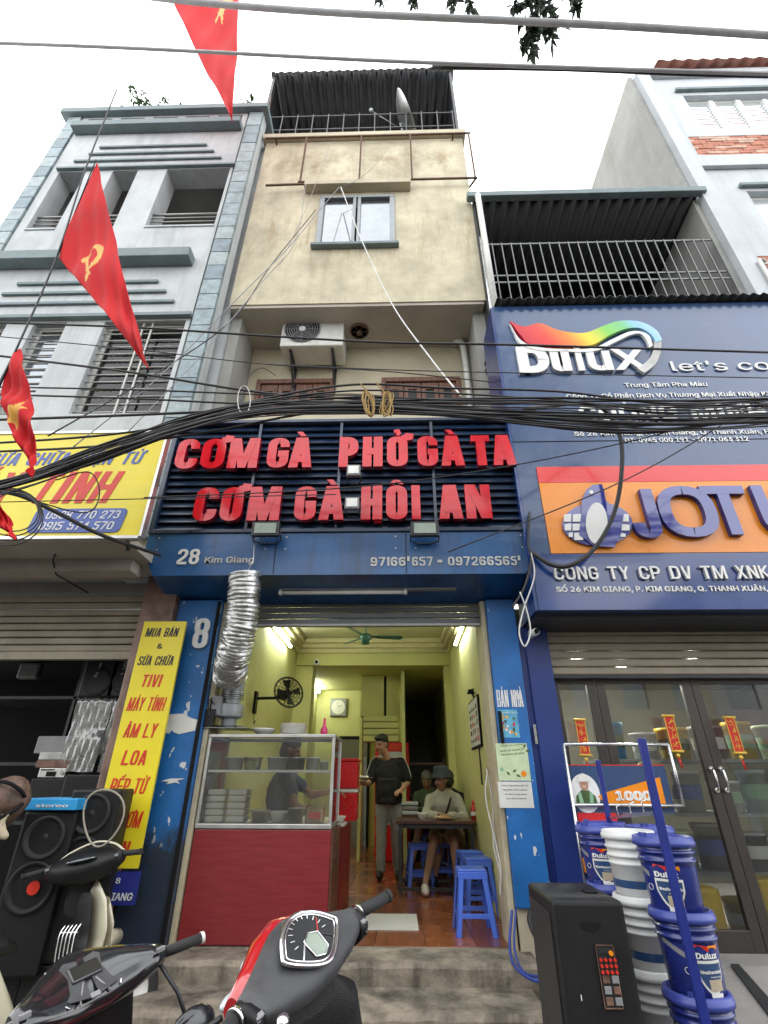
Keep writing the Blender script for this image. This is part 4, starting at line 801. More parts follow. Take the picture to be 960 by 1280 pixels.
a, b = at(108, 823, 5.4), at(137, 873, 5.4); portable(a.x, b.x+.03, b.z, a.z, 5.4, 'black loudspeaker on the top shelf, left of a matching one', 'Boston'); a, b = at(142, 820, 5.4), at(163, 873, 5.4); portable(a.x+.01, b.x+.06, b.z, a.z, 5.4, 'black loudspeaker on the top shelf right beside the tall yellow sign', 'BMB')
for x0, x1, sd2, lb2 in ((-3.28, -2.91, 1, 'left television wrapped in creased clear plastic on the rack'), (-2.90, -2.58, 2, 'right television wrapped in creased clear plastic next to the tall yellow sign')):
    r = root('wrapped_television', lb2, 'television', (x0, 5.3, 1.8), 'plastic wrapped televisions'); bx('screen', (x0+.02, 5.34, 1.84), (x1-.02, 5.42, 2.33), 'grey_plastic', r, bevel=.02); film(x0, x1, 1.70, 2.37, 5.33, .12, '', sd2).build('plastic_wrap', 'plastic_film', r)
goods('amplifier', 48, 920, 86, 942, 5.3, .3, 'grey_plastic', 'dark grey amplifier at the top of the stack of audio devices', 'amplifier'); goods('amplifier', 50, 940, 80, 950, 5.28, .3, 'letter_white_dull', 'white flat device second from the top of the audio stack', 'amplifier'); goods('amplifier', 46, 950, 86, 960, 5.27, .3, 'brown_leather', 'reddish brown flat device in the middle of the audio stack', 'amplifier')
ra = root('radio', 'silver cassette radio with a dial below the reddish device in the stack', 'radio', at(64, 972, 5.28)); a = at(50, 960, 5.27); b = at(80, 972, 5.27)
bx('body', (a.x, 5.27, b.z), (b.x, 5.5, a.z), 'alu', ra, bevel=.005); MB().cyl((b.x-.03, 5.255, (a.z+b.z)/2), (b.x-.03, 5.27, (a.z+b.z)/2), .018, n=12).build('dial', 'chrome', ra); bx('tape_door', (a.x+.08, 5.262, b.z+.01), (a.x+.17, 5.269, a.z-.03), 'dark', ra)
for i in range(6): bx('button', (a.x+.02+i*.022, 5.262, a.z-.02), (a.x+.035+i*.022, 5.269, a.z-.01), 'dark', ra)
goods('amplifier', 40, 973, 80, 1000, 5.25, .3, 'black_plastic', 'black box at the bottom of the stack of audio devices', 'amplifier'); goods('subwoofer', 82, 968, 136, 998, 5.2, .35, 'black_plastic', 'wide black subwoofer box below the plastic wrapped televisions', 'loudspeaker', .015)
goods('wall_speaker', 25, 828, 45, 848, 6.5, .1, 'grey_plastic', 'pale grey device hanging in the dark of the electronics shop', 'device', .03)
# bag/helmet-like brown object at far left
hp = root('leather_bag', 'brown leather bag with dark straps and a pale cloth at the far left edge', 'bag', at(5, 1030, 3.9)); c = at(8, 1000, 3.9)
mb = MB(); mb.ell(c, (.15, .12, .15), n=20, k=14); mb.ell(c+Vector((-.06, .02, -.08)), (.14, .12, .13)); organic(mb, 'bag_body', 'cloth_leather', hp, .012, 3)
mb = MB()
for s_ in (-1, 1): mb.tube([(c.x+.155*math.cos(t)*.98, c.y-.137*math.cos(t)*.3-.135*abs(math.sin(t))*.9, c.z+.02*s_+.17*math.sin(t)*s_*.55) for t in [i*PI/10 for i in range(11)]], .012, 6)
mb.build('strap', 'dark', hp); mb = MB(); [mb.limb((c.x+.06+.02*k, c.y-.10, c.z-.20+.015*(k%2)), (c.x+.13-.015*k, c.y-.12, c.z-.08-.03*(k%3)), .022, .010, 8) for k in range(5)]; organic(mb, 'cloth', 'cloth_sand', hp, .008, 4)
# plants on the left roof
def plant(name, base, n, rad, h, m, lab, seed, cat='plant', leaf=.16):
    random.seed(seed); r = root(name, lab, cat, base, 'plants on the left roof'); st_ = MB(); lf = MB(); b = Vector(base)
    for i in range(n):
        a = random.uniform(0, 2*PI); e = b+Vector((math.cos(a)*rad*random.uniform(.3, 1), math.sin(a)*rad*random.uniform(.2, .8), h*random.uniform(.6, 1)))
        C_ = spline([b, b.lerp(e, .5)+Vector((0, 0, h*.15)), e], 4); st_.tube(C_, .008, 4)
        for k in range(20):
            p = C_[min(len(C_)-1, 2+k*7//20)]+Vector((random.uniform(-.05, .05), 0, random.uniform(-.06, .06))); R_ = Euler((random.uniform(-1, 1), random.uniform(-1, 1), random.uniform(0, 6.3))).to_matrix(); L = leaf*random.uniform(.6, 1.2)
            q = [Vector((0, 0, 0)), Vector((L*.5, L*.22, .01)), Vector((L, 0, -.02)), Vector((L*.5, -L*.22, .01))]
            lf.add([p+R_ @ v for v in q], [(0, 1, 2, 3)])
    st_.build('stem', 'bark', r); lf.build('foliage', m, r)
plant('roof_plant', (-5.2, 5.1, 13.73), 9, .7, 1.1, 'leaf', 'dark feathery plant growing on the left roof edge behind the upper string', 5); plant('roof_plant', (-3.1, 5.1, 13.73), 7, .4, .9, 'leaf', 'light green bushy plant at the right corner of the left roof', 6)
mb = MB(); mb.tube([(-6.2, 5.0, 13.7), (-6.0, 5.0, 14.4)], .02, 6); mb.tube([(-6.0, 5.0, 14.3), (-5.6, 5.0, 13.9)], .015, 6); mb.tube([(-2.62, 5.1, 13.7), (-2.7, 5.1, 15.1)], .012, 5); mb.build('antenna_rods', 'rust', lb_)

# ================================================================ RIGHT SIDE: terrace house behind the paint shop sign
rb = root('paint_shop_building', 'low paint shop building with a caged roof terrace on the right', 'building', (3.4, 5.2, .1))
bx('terrace_floor', (1.42, 4.98, 6.7), (5.30, 9, 6.85), 'side_plaster', rb); bx('front_wall', (1.42, 5.2, 3.0), (5.6, 5.35, 6.698), 'side_plaster', rb)
bx('terrace_back_wall', (1.42, 7.2, 6.853), (5.28, 7.3, 10.4), 'dark_metal', rb); bx('terrace_side', (1.40, 4.98, 6.853), (1.44, 7.2, 10.55), 'dark_metal', rb)
mb = MB(); corrug(mb, 1.42, 5.30, 4.95, 7.6, 10.55, 10.25, .2, .03); mb.build('canopy_sheet', 'dark_metal', rb)
bx('gutter', (1.30, 4.86, 10.53), (5.40, 4.98, 10.66), 'grey_trim', rb, bevel=.01)
gr = root('terrace_grille', None, None, (3.4, 5.0, 6.8)); gr.parent = rb; gr.matrix_parent_inverse = Matrix.Translation(-ORG[rb])
for i in range(24):
    x = 1.62+i*.155; MB().box((x, 5.0, 6.86), (x+.016, 5.016, 9.4)).build('bar', 'bar_dark', gr)
for z in (8.42, 8.58, 9.38): MB().box((1.5, 5.018, z), (5.22, 5.036, z+.03)).build('rail', 'bar_dark', gr)
MB().tube([(1.47, 4.84, 10.5), (1.47, 4.84, 7.0)], .05, 12).build('drain_pipe', 'pipe_white', rb); MB().tube([(1.44, 4.97, 9.5), (1.44, 4.97, 6.0)], .022, 8).build('thin_pipe', 'steel', rb)
bx('roof_fringe_bar', (1.44, 4.6, 7.02), (6.2, 5.0, 7.06), 'dark', rb)
mb = MB(); corrug(mb, 1.34, 7.2, 4.30, 5.1, 7.13, 7.38, .13, .022); mb.build('sign_roof_sheet', 'dark_metal', rb)
mb = MB()
for p, q in (((1.32, 5.3, 5.4), (1.32, 5.3, 8.1)), ((1.32, 4.6, 5.8), (1.32, 5.3, 6.9)), ((1.32, 4.6, 6.9), (1.32, 5.3, 6.9)), ((1.32, 4.6, 5.4), (1.32, 4.6, 7.0)), ((1.32, 4.6, 6.3), (1.32, 5.3, 5.4)), ((1.32, 4.6, 6.2), (1.32, 5.3, 6.2))): mb.bar(p, q, .035, .035)
mb.build('sign_truss', 'dark_metal', rb)
# tall grey building
gb = root('tall_grey_building', 'tall pale grey building with white louvred windows and brick bands, far right', 'building', (7.5, 5.1, .1))
GF = 5.0
wn_ = [(6.12, 9.3, 12.86, 14.3), (6.2, 9.3, 9.35, 10.72)]; bk = [(5.74, 9.5, 11.82, 12.62), (5.74, 9.5, 8.1, 8.92)]
mb = wall_holes(MB(), 5.50, 9.8, 2.9, 15.05, GF, GF+.25, wn_+bk); mb.build('front_wall', 'grey_paint', gb)
bx('corner_pier', (5.34, GF-.08, 2.9), (5.60, GF+.3, 15.25), 'grey_paint', gb); bx('side_wall', (5.24, GF+.05, 2.9), (5.335, 17, 15.35), 'side_plaster', gb); bx('side_core', (5.345, GF+.302, 2.9), (5.62, 15, 15.1), 'side_plaster', gb)
for q_ in (((5.602, GF-.1, 15.05), (9.8, GF+.3, 15.25)), ((5.602, GF-.08, 11.42), (9.8, GF-.003, 11.78)), ((5.602, GF-.08, 7.7), (9.8, GF-.003, 8.05))): bx('floor_band', *q_, 'grey_paint', gb, bevel=.01)
mb = MB(); corrug(mb, 5.75, 9.9, 4.75, 6.4, 15.30, 16.2, .3, .04); mb.build('roof_sheet', 'pink_tile', gb)
for (a, b, c, d) in wn_:
    wf = MB().box((a, GF+.12, d-.05), (b, GF+.2, d)).box((a, GF+.12, c), (b, GF+.2, c+.05)).build('window', 'white', gb); x = a
    while x < b-.05:
        MB().box((x, GF+.08, c+.05), (x+.09, GF+.18, d-.05)).build('mullion', 'white', wf)
        for k in range(12):
            z = c+.08+k*(d-c-.16)/12; mb = MB(); mb.add([(x+.09, GF+.13, z), (x+.56, GF+.13, z), (x+.56, GF+.20, z+.1), (x+.09, GF+.20, z+.1), (x+.09, GF+.14, z), (x+.56, GF+.14, z), (x+.56, GF+.21, z+.1), (x+.09, GF+.21, z+.1)], [(0, 1, 2, 3), (4, 7, 6, 5), (0, 4, 5, 1), (3, 2, 6, 7)]); mb.build('louvre', 'glass_pale', wf)
        x += .56
bx('window_head', (6.0, GF-.07, 14.42), (9.6, GF-.003, 14.5), 'grey_trim', gb); bx('window_head', (6.1, GF-.07, 10.8), (9.6, GF-.003, 10.87), 'grey_trim', gb)
for (a, b, c, d) in bk:
    bx('brick_bed', (a, GF+.06, c), (b, GF+.24, d), 'grout', gb); nr = 9; h = (d-c)/nr
    for j in range(nr):
        for i in range(-1, int((7.9-a)/.30)):
            x0 = a+i*.30+(j % 3)*.1; x1 = x0+.29
            if x1 < a+.05: continue
            x0 = max(x0, a+.004); random.seed(i*13+j*5+int(c)); MB().box((x0, GF+random.uniform(.0, .012), c+j*h+.006), (x1, GF+.08, c+(j+1)*h-.006)).build('brick', random.choice(['brick_red', 'brick_red', 'brick_pale']), gb)
mb = MB(); mb.tube([(5.7, 4.9, 8.65), (5.6, 4.88, 8.65), (5.6, 4.88, 7.6)], .03); mb.bar((5.7, 4.93, 8.62), (6.4, 4.93, 8.62), .03, .03); mb.build('water_pipe', 'pipe_white', gb)

# ================================================================ PAINT SHOP FRONT
ps = root('paint_shop_sign', 'large navy and orange paint shop sign with rainbow wave and raised blue letters', 'sign', (4, 4.4, 3.0))
SX1 = 7.4; SY = 4.40
bx('panel', (1.30, SY, 3.0), (SX1, SY+.12, 7.10), 'panel_navy', ps); bx('lower_panel', (1.302, SY-.012, 3.0), (SX1, SY-.002, 3.555), 'panel_royal', ps); bx('orange_field', (1.50, SY-.014, 3.56), (SX1, SY-.002, 4.36), 'panel_orange', ps); bx('red_stripe', (1.50, SY-.016, 4.362), (SX1, SY-.002, 4.56), 'panel_red', ps)
bx('seam', (1.30, SY-.006, 4.90), (SX1, SY-.001, 4.905), 'dark', ps)
bx('side_return', (1.27, SY, 3.0), (1.298, 5.0, 7.08), 'panel_royal', ps); bx('soffit', (1.30, SY+.122, 2.96), (SX1, 5.0, 2.998), 'shutter_dark', ps)
# letters of the paint name, each fitted to its place
def fit_letter(ch, a, b, yt, yb, Y=4.36, d=.05, m_='letter_white', s_='letter_white_dull', off=.03, parent=None, tk=.30):
    q0 = at(a, yb, Y); q1 = at(b, yb, Y); zt = at((a+b)/2, yt, Y).z; zb = at((a+b)/2, yb, Y).z
    mb = MB(); W_ = q1.x-q0.x; H_ = zt-zb; t_ = H_*tk
    if ch == 'u': heavy(mb, 'U', q0.x, zb, W_, H_, t_, Y, Y+d); mb.prism([(q1.x-t_, zb), (q1.x, zb), (q1.x, zb+H_), (q1.x-t_, zb+H_)], Y-.008, Y+d, 0, 1)
    elif ch == 'l': mb.prism([(q0.x, zb), (q1.x, zb), (q1.x, zt), (q0.x, zt)], Y, Y+d, 0, 1)
    else: heavy(mb, ch.upper(), q0.x, zb, W_, H_, t_, Y, Y+d, .5)
    return mb.build('letter', [m_, s_], parent or ps)
for ch, a, b, yt, yb in (('D', 650, 690, 433, 466), ('u', 692, 716, 439, 464), ('l', 724, 732, 434, 463), ('u', 738, 768, 439, 463), ('x', 770, 812, 436, 462)): fit_letter(ch, a, b, yt, yb)
# white crescent that closes the wave over the x, and the rainbow wave
def ribbon(top, bot, Y, d, m_, name):
    a = [at(x, y, Y) for x, y in top]; b = [at(x, y, Y) for x, y in bot]; a = spline(a, 6); b = spline(b, 6); n_ = min(len(a), len(b)); mb = MB(); vs = []
    for i in range(n_): vs += [(a[i].x, Y, a[i].z), (b[i].x, Y, b[i].z), (a[i].x, Y+d, a[i].z), (b[i].x, Y+d, b[i].z)]
    fs = []
    for i in range(n_-1): k = i*4; fs += [(k, k+1, k+5, k+4), (k+2, k+6, k+7, k+3), (k, k+4, k+6, k+2), (k+1, k+3, k+7, k+5)]
    fs += [(0, 2, 3, 1), ((n_-1)*4, (n_-1)*4+1, (n_-1)*4+3, (n_-1)*4+2)]; mb.add(vs, fs); return mb.build(name, m_, ps)
rm = bpy.data.materials.new('rainbow_print'); rm.use_nodes = True; nn = rm.node_tree.nodes; ll = rm.node_tree.links; g_ = nn.new('ShaderNodeNewGeometry'); sx_ = nn.new('ShaderNodeSeparateXYZ'); ll.new(g_.outputs['Position'], sx_.inputs[0])
m_r = nn.new('ShaderNodeMapRange'); m_r.inputs[1].default_value = 1.5; m_r.inputs[2].default_value = 3.35; nz_ = nn.new('ShaderNodeMath'); nz_.operation = 'MULTIPLY_ADD'; nz_.inputs[1].default_value = -.9; 
ad_ = nn.new('ShaderNodeMath'); ad_.operation = 'MULTIPLY_ADD'; ad_.inputs[1].default_value = .55; ad_.inputs[2].default_value = -3.62
ll.new(sx_.outputs[2], ad_.inputs[0]); a2 = nn.new('ShaderNodeMath'); a2.operation = 'ADD'; ll.new(sx_.outputs[0], a2.inputs[0]); ll.new(ad_.outputs[0], a2.inputs[1]); ll.new(a2.outputs[0], m_r.inputs[0])
rp = nn.new('ShaderNodeValToRGB'); el = rp.color_ramp.elements; el[0].color = (.5, .01, .03, 1); el[1].color = (.45, .6, .8, 1)
for p_, c_ in ((.18, (.72, .04, .02, 1)), (.32, (.8, .22, .01, 1)), (.44, (.80, .62, .02, 1)), (.6, (.2, .55, .05, 1)), (.76, (.15, .5, .2, 1)), (.86, (.25, .5, .75, 1))): e_ = el.new(p_); e_.color = c_
ll.new(m_r.outputs[0], rp.inputs[0]); ll.new(rp.outputs[0], nn['Principled BSDF'].inputs['Base Color']); nn['Principled BSDF'].inputs['Roughness'].default_value = .25; M['rainbow'] = rm; M['crescent'] = M['letter_white_dull']
ribbon([(637, 401), (655, 408), (675, 404), (700, 413), (730, 416), (755, 407), (775, 401), (800, 402), (820, 412), (828, 425)], [(650, 418), (662, 430), (685, 432), (710, 433), (740, 431), (762, 419), (782, 411), (800, 410), (814, 418), (820, 428)], 4.34, .045, M['rainbow'], 'rainbow_wave')
ribbon([(637, 403), (650, 424), (670, 433), (700, 436), (740, 435), (765, 424), (785, 415), (800, 414), (812, 420), (816, 432)], [(640, 410), (650, 429), (670, 437), (700, 439), (742, 439), (768, 428), (787, 419), (800, 417), (808, 424), (812, 434)], 4.352, .04, M['letter_white'], 'wave_edge')
ribbon([(827, 422), (826, 440), (819, 455), (806, 466)], [(818, 424), (817, 438), (810, 450), (797, 461)], 4.345, .04, M['letter_white_dull'], 'wave_tail')
def line(s_, a, b, yb, cap_px, Y, d=.012, m_='letter_white', off=.01, name='lettering', ybb=None, side=None):
    q0 = at(a, yb, Y); q1 = at(b, ybb or yb, Y); c = at(a, yb-cap_px, Y).z-q0.z; zb = (q0.z+q1.z)/2
    return text(s_, q0.x, q1.x, zb, c, Y+d, d, m_, name, ps, off=off, side=side)
line("let's colour", 841, 1035, 462, 17, 4.38, .016, off=0)
line('Trung Tâm Pha Màu', 781, 885, 483, 7, 4.39, off=.015); line('Công Ty Cổ Phần Dịch Vụ Thương Mại Xuất Nhập Khẩu', 708, 978, 496, 7, 4.39, off=.015)
q_ = at(726, 527, 4.38); heavy_text('CƯỜNG MINH', q_.x, at(962, 527, 4.38).x, q_.z, at(726, 508, 4.38).z-q_.z, 4.40, .03, 'letter_white', 'letter_white_dull', 'lettering', ps, t=.16, W=.6); line('Số 26 Kim Giang, P. Kim Giang, Q. Thanh Xuân, Hà Nội', 718, 990, 543, 7, 4.39, off=.015); line('ĐT: 0945 000 191 - 0971 063 312', 781, 937, 552, 7.5, 4.39, off=.015)
for ch, a, b, yt, yb in (('J', 797, 832, 611, 672), ('O', 834, 908, 607, 671), ('T', 894, 952, 607, 668), ('U', 962, 1012, 606, 667), ('N', 1020, 1075, 606, 666)): fit_letter(ch, a, b, yt, yb, 4.33, .055, 'letter_navy', 'bucket_navy', tk=.21)
q_ = at(694, 725, 4.37); heavy_text('CÔNG TY CP DV TM XNK CƯỜNG MINH', q_.x, at(1110, 716, 4.37).x, q_.z, at(694, 709, 4.37).z-q_.z, 4.388, .03, 'letter_white', 'letter_white_dull', 'lettering', ps, t=.15, W=.62, gap=.13, space=.4); line('SỐ 26 KIM GIANG, P. KIM GIANG, Q. THANH XUÂN, HÀ NỘI', 697, 1000, 747, 9, 4.38, off=.02, ybb=731)
# penguin-and-globe emblem
em = root('penguin_emblem', None, None, (1.9, 4.3, 3.7)); em.parent = ps; em.matrix_parent_inverse = Matrix.Translation(-ORG[ps])
def epoly(pp, Y, d, m_, name): mb = MB(); mb.prism([(at(x, y, Y).x, at(x, y, Y).z) for x, y in pp], Y, Y+d); return mb.build(name, m_, em)
def oval(cx, cy, rx, ry, n_=24, a0=0, a1=2*PI): return [(cx+rx*math.cos(a0+(a1-a0)*i/n_), cy+ry*math.sin(a0+(a1-a0)*i/n_)) for i in range(n_)]
epoly(oval(747, 655, 44, 27, 30), 4.36, .04, 'letter_navy', 'emblem_disc')
epoly([(727, 640), (727, 625), (733, 612), (741, 606), (752, 605), (755, 612), (757, 625), (764, 632), (780, 640), (776, 668), (768, 684), (742, 682), (724, 668)], 4.345, .014, 'letter_navy', 'penguin_body')
epoly(oval(746, 654, 13.5, 26), 4.337, .007, 'white', 'penguin_belly'); epoly(oval(739, 615, 2.6, 2.6, 10), 4.338, .006, 'white', 'penguin_eye')
for (x0, x1, y0, y1) in ((705, 714, 643, 652), (716, 730, 643, 652), (706, 714, 655, 663), (716, 730, 655, 663), (711, 716, 666, 671), (718, 729, 666, 675), (768, 776, 641, 652), (778, 786, 642, 652), (766, 775, 655, 663), (777, 787, 655, 663), (765, 773, 666, 676), (775, 782, 666, 671)):
    s_ = 1 if x0 < 746 else -1; epoly([(x0, y0), (x1, y0-(1 if s_ > 0 else -1)), (x1, y1), (x0, y1)], 4.350, .008, 'white', 'globe_cell')
bx('navy_pillar', (1.205, 4.93, .46), (1.50, 5.15, 3.0), 'pillar_navy', rb, bevel=.008); bx('pillar_front', (1.27, 4.90, .6), (1.495, 4.928, 2.96), 'pillar_navy', rb)
s2 = root('rolling_shutter', None, None, (3.5, 5, 2.5)); s2.parent = rb; s2.matrix_parent_inverse = Matrix.Translation(-ORG[rb])
for k in range(7): MB().box((1.50, 5.0, 2.545+k*.078), (6.2, 5.03, 2.545+k*.078+.070)).build('slat', 'shutter_beige', s2, bevel=.012)
bx('bottom_rail', (1.50, 4.98, 2.51), (6.2, 5.05, 2.542), 'shutter_dark', s2)
# glass doors
def door(x0, x1, lab, hs_):
    d = root('glass_door', None, None, ((x0+x1)/2, 5.05, .5)); d.parent = rb; d.matrix_parent_inverse = Matrix.Translation(-ORG[rb])
    for q in (((x0, 5.08, .46), (x0+.085, 5.13, 2.55)), ((x1-.085, 5.08, .46), (x1, 5.13, 2.55)), ((x0+.085, 5.08, .46), (x1-.085, 5.13, .60)), ((x0+.085, 5.08, 2.47), (x1-.085, 5.13, 2.55))): MB().box(*q).build('frame_rail', 'door_brown', d, bevel=.004)
    bx('pane', (x0+.085, 5.10, .6), (x1-.085, 5.106, 2.47), 'glass_door', d)
    if hs_ is not None:
        MB().tube(spline([(hs_, 5.08, 1.57), (hs_, 5.03, 1.59), (hs_, 5.03, 1.72), (hs_, 5.08, 1.74)], 5), .009, 8).build('handle', 'chrome', d)
        for z in (1.57, 1.74): MB().cyl((hs_, 5.055, z), (hs_, 5.08, z), .02, n=12).build('handle_rose', 'chrome', d)
D('door_brown', (.035, .028, .024), .4, coat=.2)
door(1.50, 1.94, '', None); door(1.945, 2.86, '', 2.82); door(2.865, 3.80, '', 2.905); door(3.805, 4.8, '', None)
bx('shop_back_wall', (1.5, 8.2, .4), (6.2, 8.3, 3.3), 'stair', rb); bx('shop_ceiling', (1.5, 5.3, 2.9), (6.2, 8.2, 3.0), 'shutter_dark', rb); bx('party_wall', (1.30, 5.3, .4), (1.48, 8.2, 3.3), 'side_plaster', rb); bx('party_wall', (6.2, 5.2, .4), (6.3, 8.2, 7), 'side_plaster', rb)
for k, (x, y) in enumerate(((1.72, 6.0), (1.62, 7.0), (2.2, 6.2), (2.9, 6.6), (3.6, 6.2))): MB().cyl((x, y, 2.885), (x, y, 2.899), .05, n=12).build('ceiling_fill_spot', 'lamp_dot', rb)  # spots show in the glass; more and stronger ones added to light the goods
# couplet hangings
def hanging(px0, py0, px1, py1, lab, seed):
    a = at(px0, py0, 4.99); b = at(px1, py1, 4.99); x = (a.x+b.x)/2; w_ = .105; r = root('couplet_hanging', lab, 'door hanging', (x, 4.99, b.z), 'red new year couplets on the glass doors')
    bx('cloth', (x-w_*.42, 4.985, b.z+.02), (x+w_*.42, 4.992, a.z-.02), 'banner_red', r)
    mb = MB(); mb.box((x-w_*.42, 4.980, b.z+.02), (x-w_*.36, 4.984, a.z-.02)); mb.box((x+w_*.36, 4.980, b.z+.02), (x+w_*.42, 4.984, a.z-.02)); mb.build('gold_border', 'gold', r)
    for z in (a.z-.012, b.z+.006): MB().tube([(x-w_*.55, 4.985, z), (x+w_*.55, 4.985, z)], .011, 8).build('roller', 'gold', r)
    random.seed(seed); mb = MB(); n_ = 4; H_ = (a.z-b.z-.06)/n_
    for i in range(n_):
        cz = b.z+.03+H_*(i+.5)
        for k in range(7):
            ax, az = random.uniform(-.024, .024), random.uniform(-.3, .3)*H_; t = random.choice([(.014, 0), (0, .016), (.01, .01), (-.01, .01)]); e = 4.981-.0004*k
            mb.bar((x+ax-t[0], e, cz+az-t[1]), (x+ax+t[0], e, cz+az+t[1]), .004, .002, up=(0, 1, 0))
    mb.build('brush_lettering', 'gold', r)
    MB().ell((x, 4.985, b.z-.03), (.018, .012, .018)).build('bead', 'gold', r)
    mb = MB()
    for k in range(5): mb.tube([(x+(k-2)*.003, 4.985, b.z-.045), (x+(k-2)*.006+.01, 4.985, b.z-.13)], .002, 4)
    mb.build('tassel', 'ink_red', r)
hanging(718, 898, 738, 945, 'red and gold couplet hanging on the left glass door, behind the metal stand', 1); hanging(828, 893, 853, 940, 'red and gold couplet hanging left of the door handles', 2); hanging(903, 895, 932, 942, 'red and gold couplet hanging right of the door handles', 3)
# ================================================================ EATERY INTERIOR
D('pink_plastic', (.75, .05, .2), .3)
fcab = root('food_counter', 'red wood counter topped by a steel and glass food case at the eatery front', 'counter', (-1.2, 5.2, .5))
CX0, CX1, CY0, CY1 = -1.745, -.60, 4.955, 5.55
bx('cabinet', (CX0, CY0+.01, .5), (CX1+.03, CY1, 1.265), 'red_wood', fcab, bevel=.006); bx('side_panel', (CX1+.032, CY0+.012, .5), (CX1+.05, CY1, 1.265), 'dark_wood', fcab)
ZC0, ZC1 = 1.27, 2.01
for a, b in (((CX0, CY0, ZC0), (CX1+.03, CY1, ZC0+.035)), ((CX0, CY0, ZC1-.028), (CX1+.03, CY0+.028, ZC1)), ((CX0, CY1-.028, ZC1-.028), (CX1+.03, CY1, ZC1)), ((CX0, CY0+.03, ZC1-.028), (CX0+.026, CY1-.03, ZC1)), ((CX1+.004, CY0+.03, ZC1-.028), (CX1+.03, CY1-.03, ZC1))): bx('steel_rail', a, b, 'alu', fcab, bevel=.004)
for x in (CX0, CX1+.004):
    for y in (CY0, CY1-.026): bx('steel_post', (x, y, ZC0+.037), (x+.026, y+.026, ZC1-.03), 'alu', fcab, bevel=.004)
bx('glass_shelf', (CX0+.03, CY0+.05, 1.70), (CX1, CY1-.05, 1.712), 'glass_dirty', fcab); bx('shelf_edge', (CX0+.03, CY0+.035, 1.697), (CX1, CY0+.048, 1.716), 'alu', fcab)
bx('glass_front', (CX0+.027, CY0+.008, ZC0+.037), (CX1+.003, CY0+.013, ZC1-.03), 'glass_dirty', fcab); bx('glass_side', (CX1+.012, CY0+.03, ZC0+.037), (CX1+.017, CY1-.03, ZC1-.03), 'glass_dirty', fcab); bx('glass_side', (CX0+.012, CY0+.03, ZC0+.037), (CX0+.017, CY1-.03, ZC1-.03), 'glass_dirty', fcab); bx('glass_top', (CX0+.027, CY0+.03, ZC1-.016), (CX1+.003, CY1-.03, ZC1-.010), 'glass_clear', fcab)
def bowl(x, y, z, r, h, m_, lab, cat='bowl', name='bowl', group=None, fill=None):
    ro = root(name, lab, cat, (x, y, z), group); p = [(r*.45, 0), (r*.5, .004), (r*.75, h*.4), (r*.95, h*.8), (r, h), (r*.95, h), (r*.7, h*.45), (r*.4, .012), (.001, .012)]
    MB().lathe(p, (x, y, z), 20, cap1=False).build('shell', m_, ro)
    if fill:
        random.seed(int(x*100)); mb = MB(); 
        for i in range(14): a = random.uniform(0, 6.3); q = random.uniform(0, r*.6); mb.ell((x+q*math.cos(a), y+q*math.sin(a), z+h*.85+random.uniform(0, .015)), (.022, .018, .014), n=7, k=5)
        mb.build('filling', fill, ro)
    return ro
def tub(x, y, z, w_, h, m_, lab, fill=None):
    ro = root('food_tub', lab, 'tub', (x, y, z), 'tubs in the food case'); mb = MB(); mb.lathe([(w_*.43, 0), (w_*.5, h), (w_*.54, h), (w_*.54, h-.01), (w_*.5, h-.012)], (x, y, z), 20, cap1=False); mb.build('shell', m_, ro)
    if fill: MB().lathe([(w_*.46, 0), (w_*.3, .015), (.001, .02)], (x, y, z+h*.75), 16, cap1=False).build('filling', fill, ro)
zs_ = 1.716
for px, w_, m_, lb2, fl_ in ((293, .18, 'ceramic', 'wide white tub, leftmost on the glass shelf', 'food'), (316, .17, 'glass_clear', 'clear bowl of dark sauce second from left on the glass shelf', 'sauce'), (347, .20, 'ac_white', 'large grey-white tub in the middle of the glass shelf', 'food'), (371, .16, 'alu', 'metal tub right of the large one on the shelf', 'food'), (391, .13, 'ceramic', 'small white tub near the right end of the shelf', None), (405, .08, 'ceramic', 'smallest cup at the right end of the shelf', None)):
    tub(at(px, 955, 5.2).x, 5.2, zs_, w_, .11 if w_ > .1 else .08, m_, lb2, fl_)
for px, lb2 in ((272, 'stack of white foam boxes, left in the bottom of the case'), (298, 'stack of white foam boxes, right beside the other stack in the case')):
    x = at(px, 1010, 5.15).x; r = root('foam_box_stack', lb2, 'food boxes', (x, 5.15, ZC0+.037), 'foam box stacks')
    for k in range(5): mb = MB(); mb.box((x-.082, 5.06, ZC0+.038+k*.052), (x+.082, 5.24, ZC0+.038+k*.052+.047)); mb.build('foam_box', 'ceramic', r, bevel=.012)
bowl(at(348, 1020, 5.15).x, 5.15, ZC0+.038, .085, .085, 'ceramic', 'white bowl on the bottom of the food case')
tub(at(325, 1020, 5.2).x, 5.2, ZC0+.038, .16, .09, 'alu', 'low metal tray tub beside the foam boxes', None); tub(at(370, 1018, 5.2).x, 5.2, ZC0+.038, .14, .11, 'alu', 'square-looking metal tub right of the white bowl', 'food')
fb = root('snack_box', 'clear box of fried snacks with a red label at the bottom right of the case', 'food box', (-.72, 5.15, ZC0+.038)); x = at(394, 1015, 5.12).x
bx('food_fill', (x-.07, 5.06, ZC0+.04), (x+.07, 5.2, ZC0+.15), 'food', fb, bevel=.01); bx('clear_lid', (x-.078, 5.05, ZC0+.038), (x+.078, 5.21, ZC0+.17), 'glass_clear', fb); bx('label', (x-.05, 5.046, ZC0+.07), (x+.06, 5.049, ZC0+.12), 'ink_red', fb)
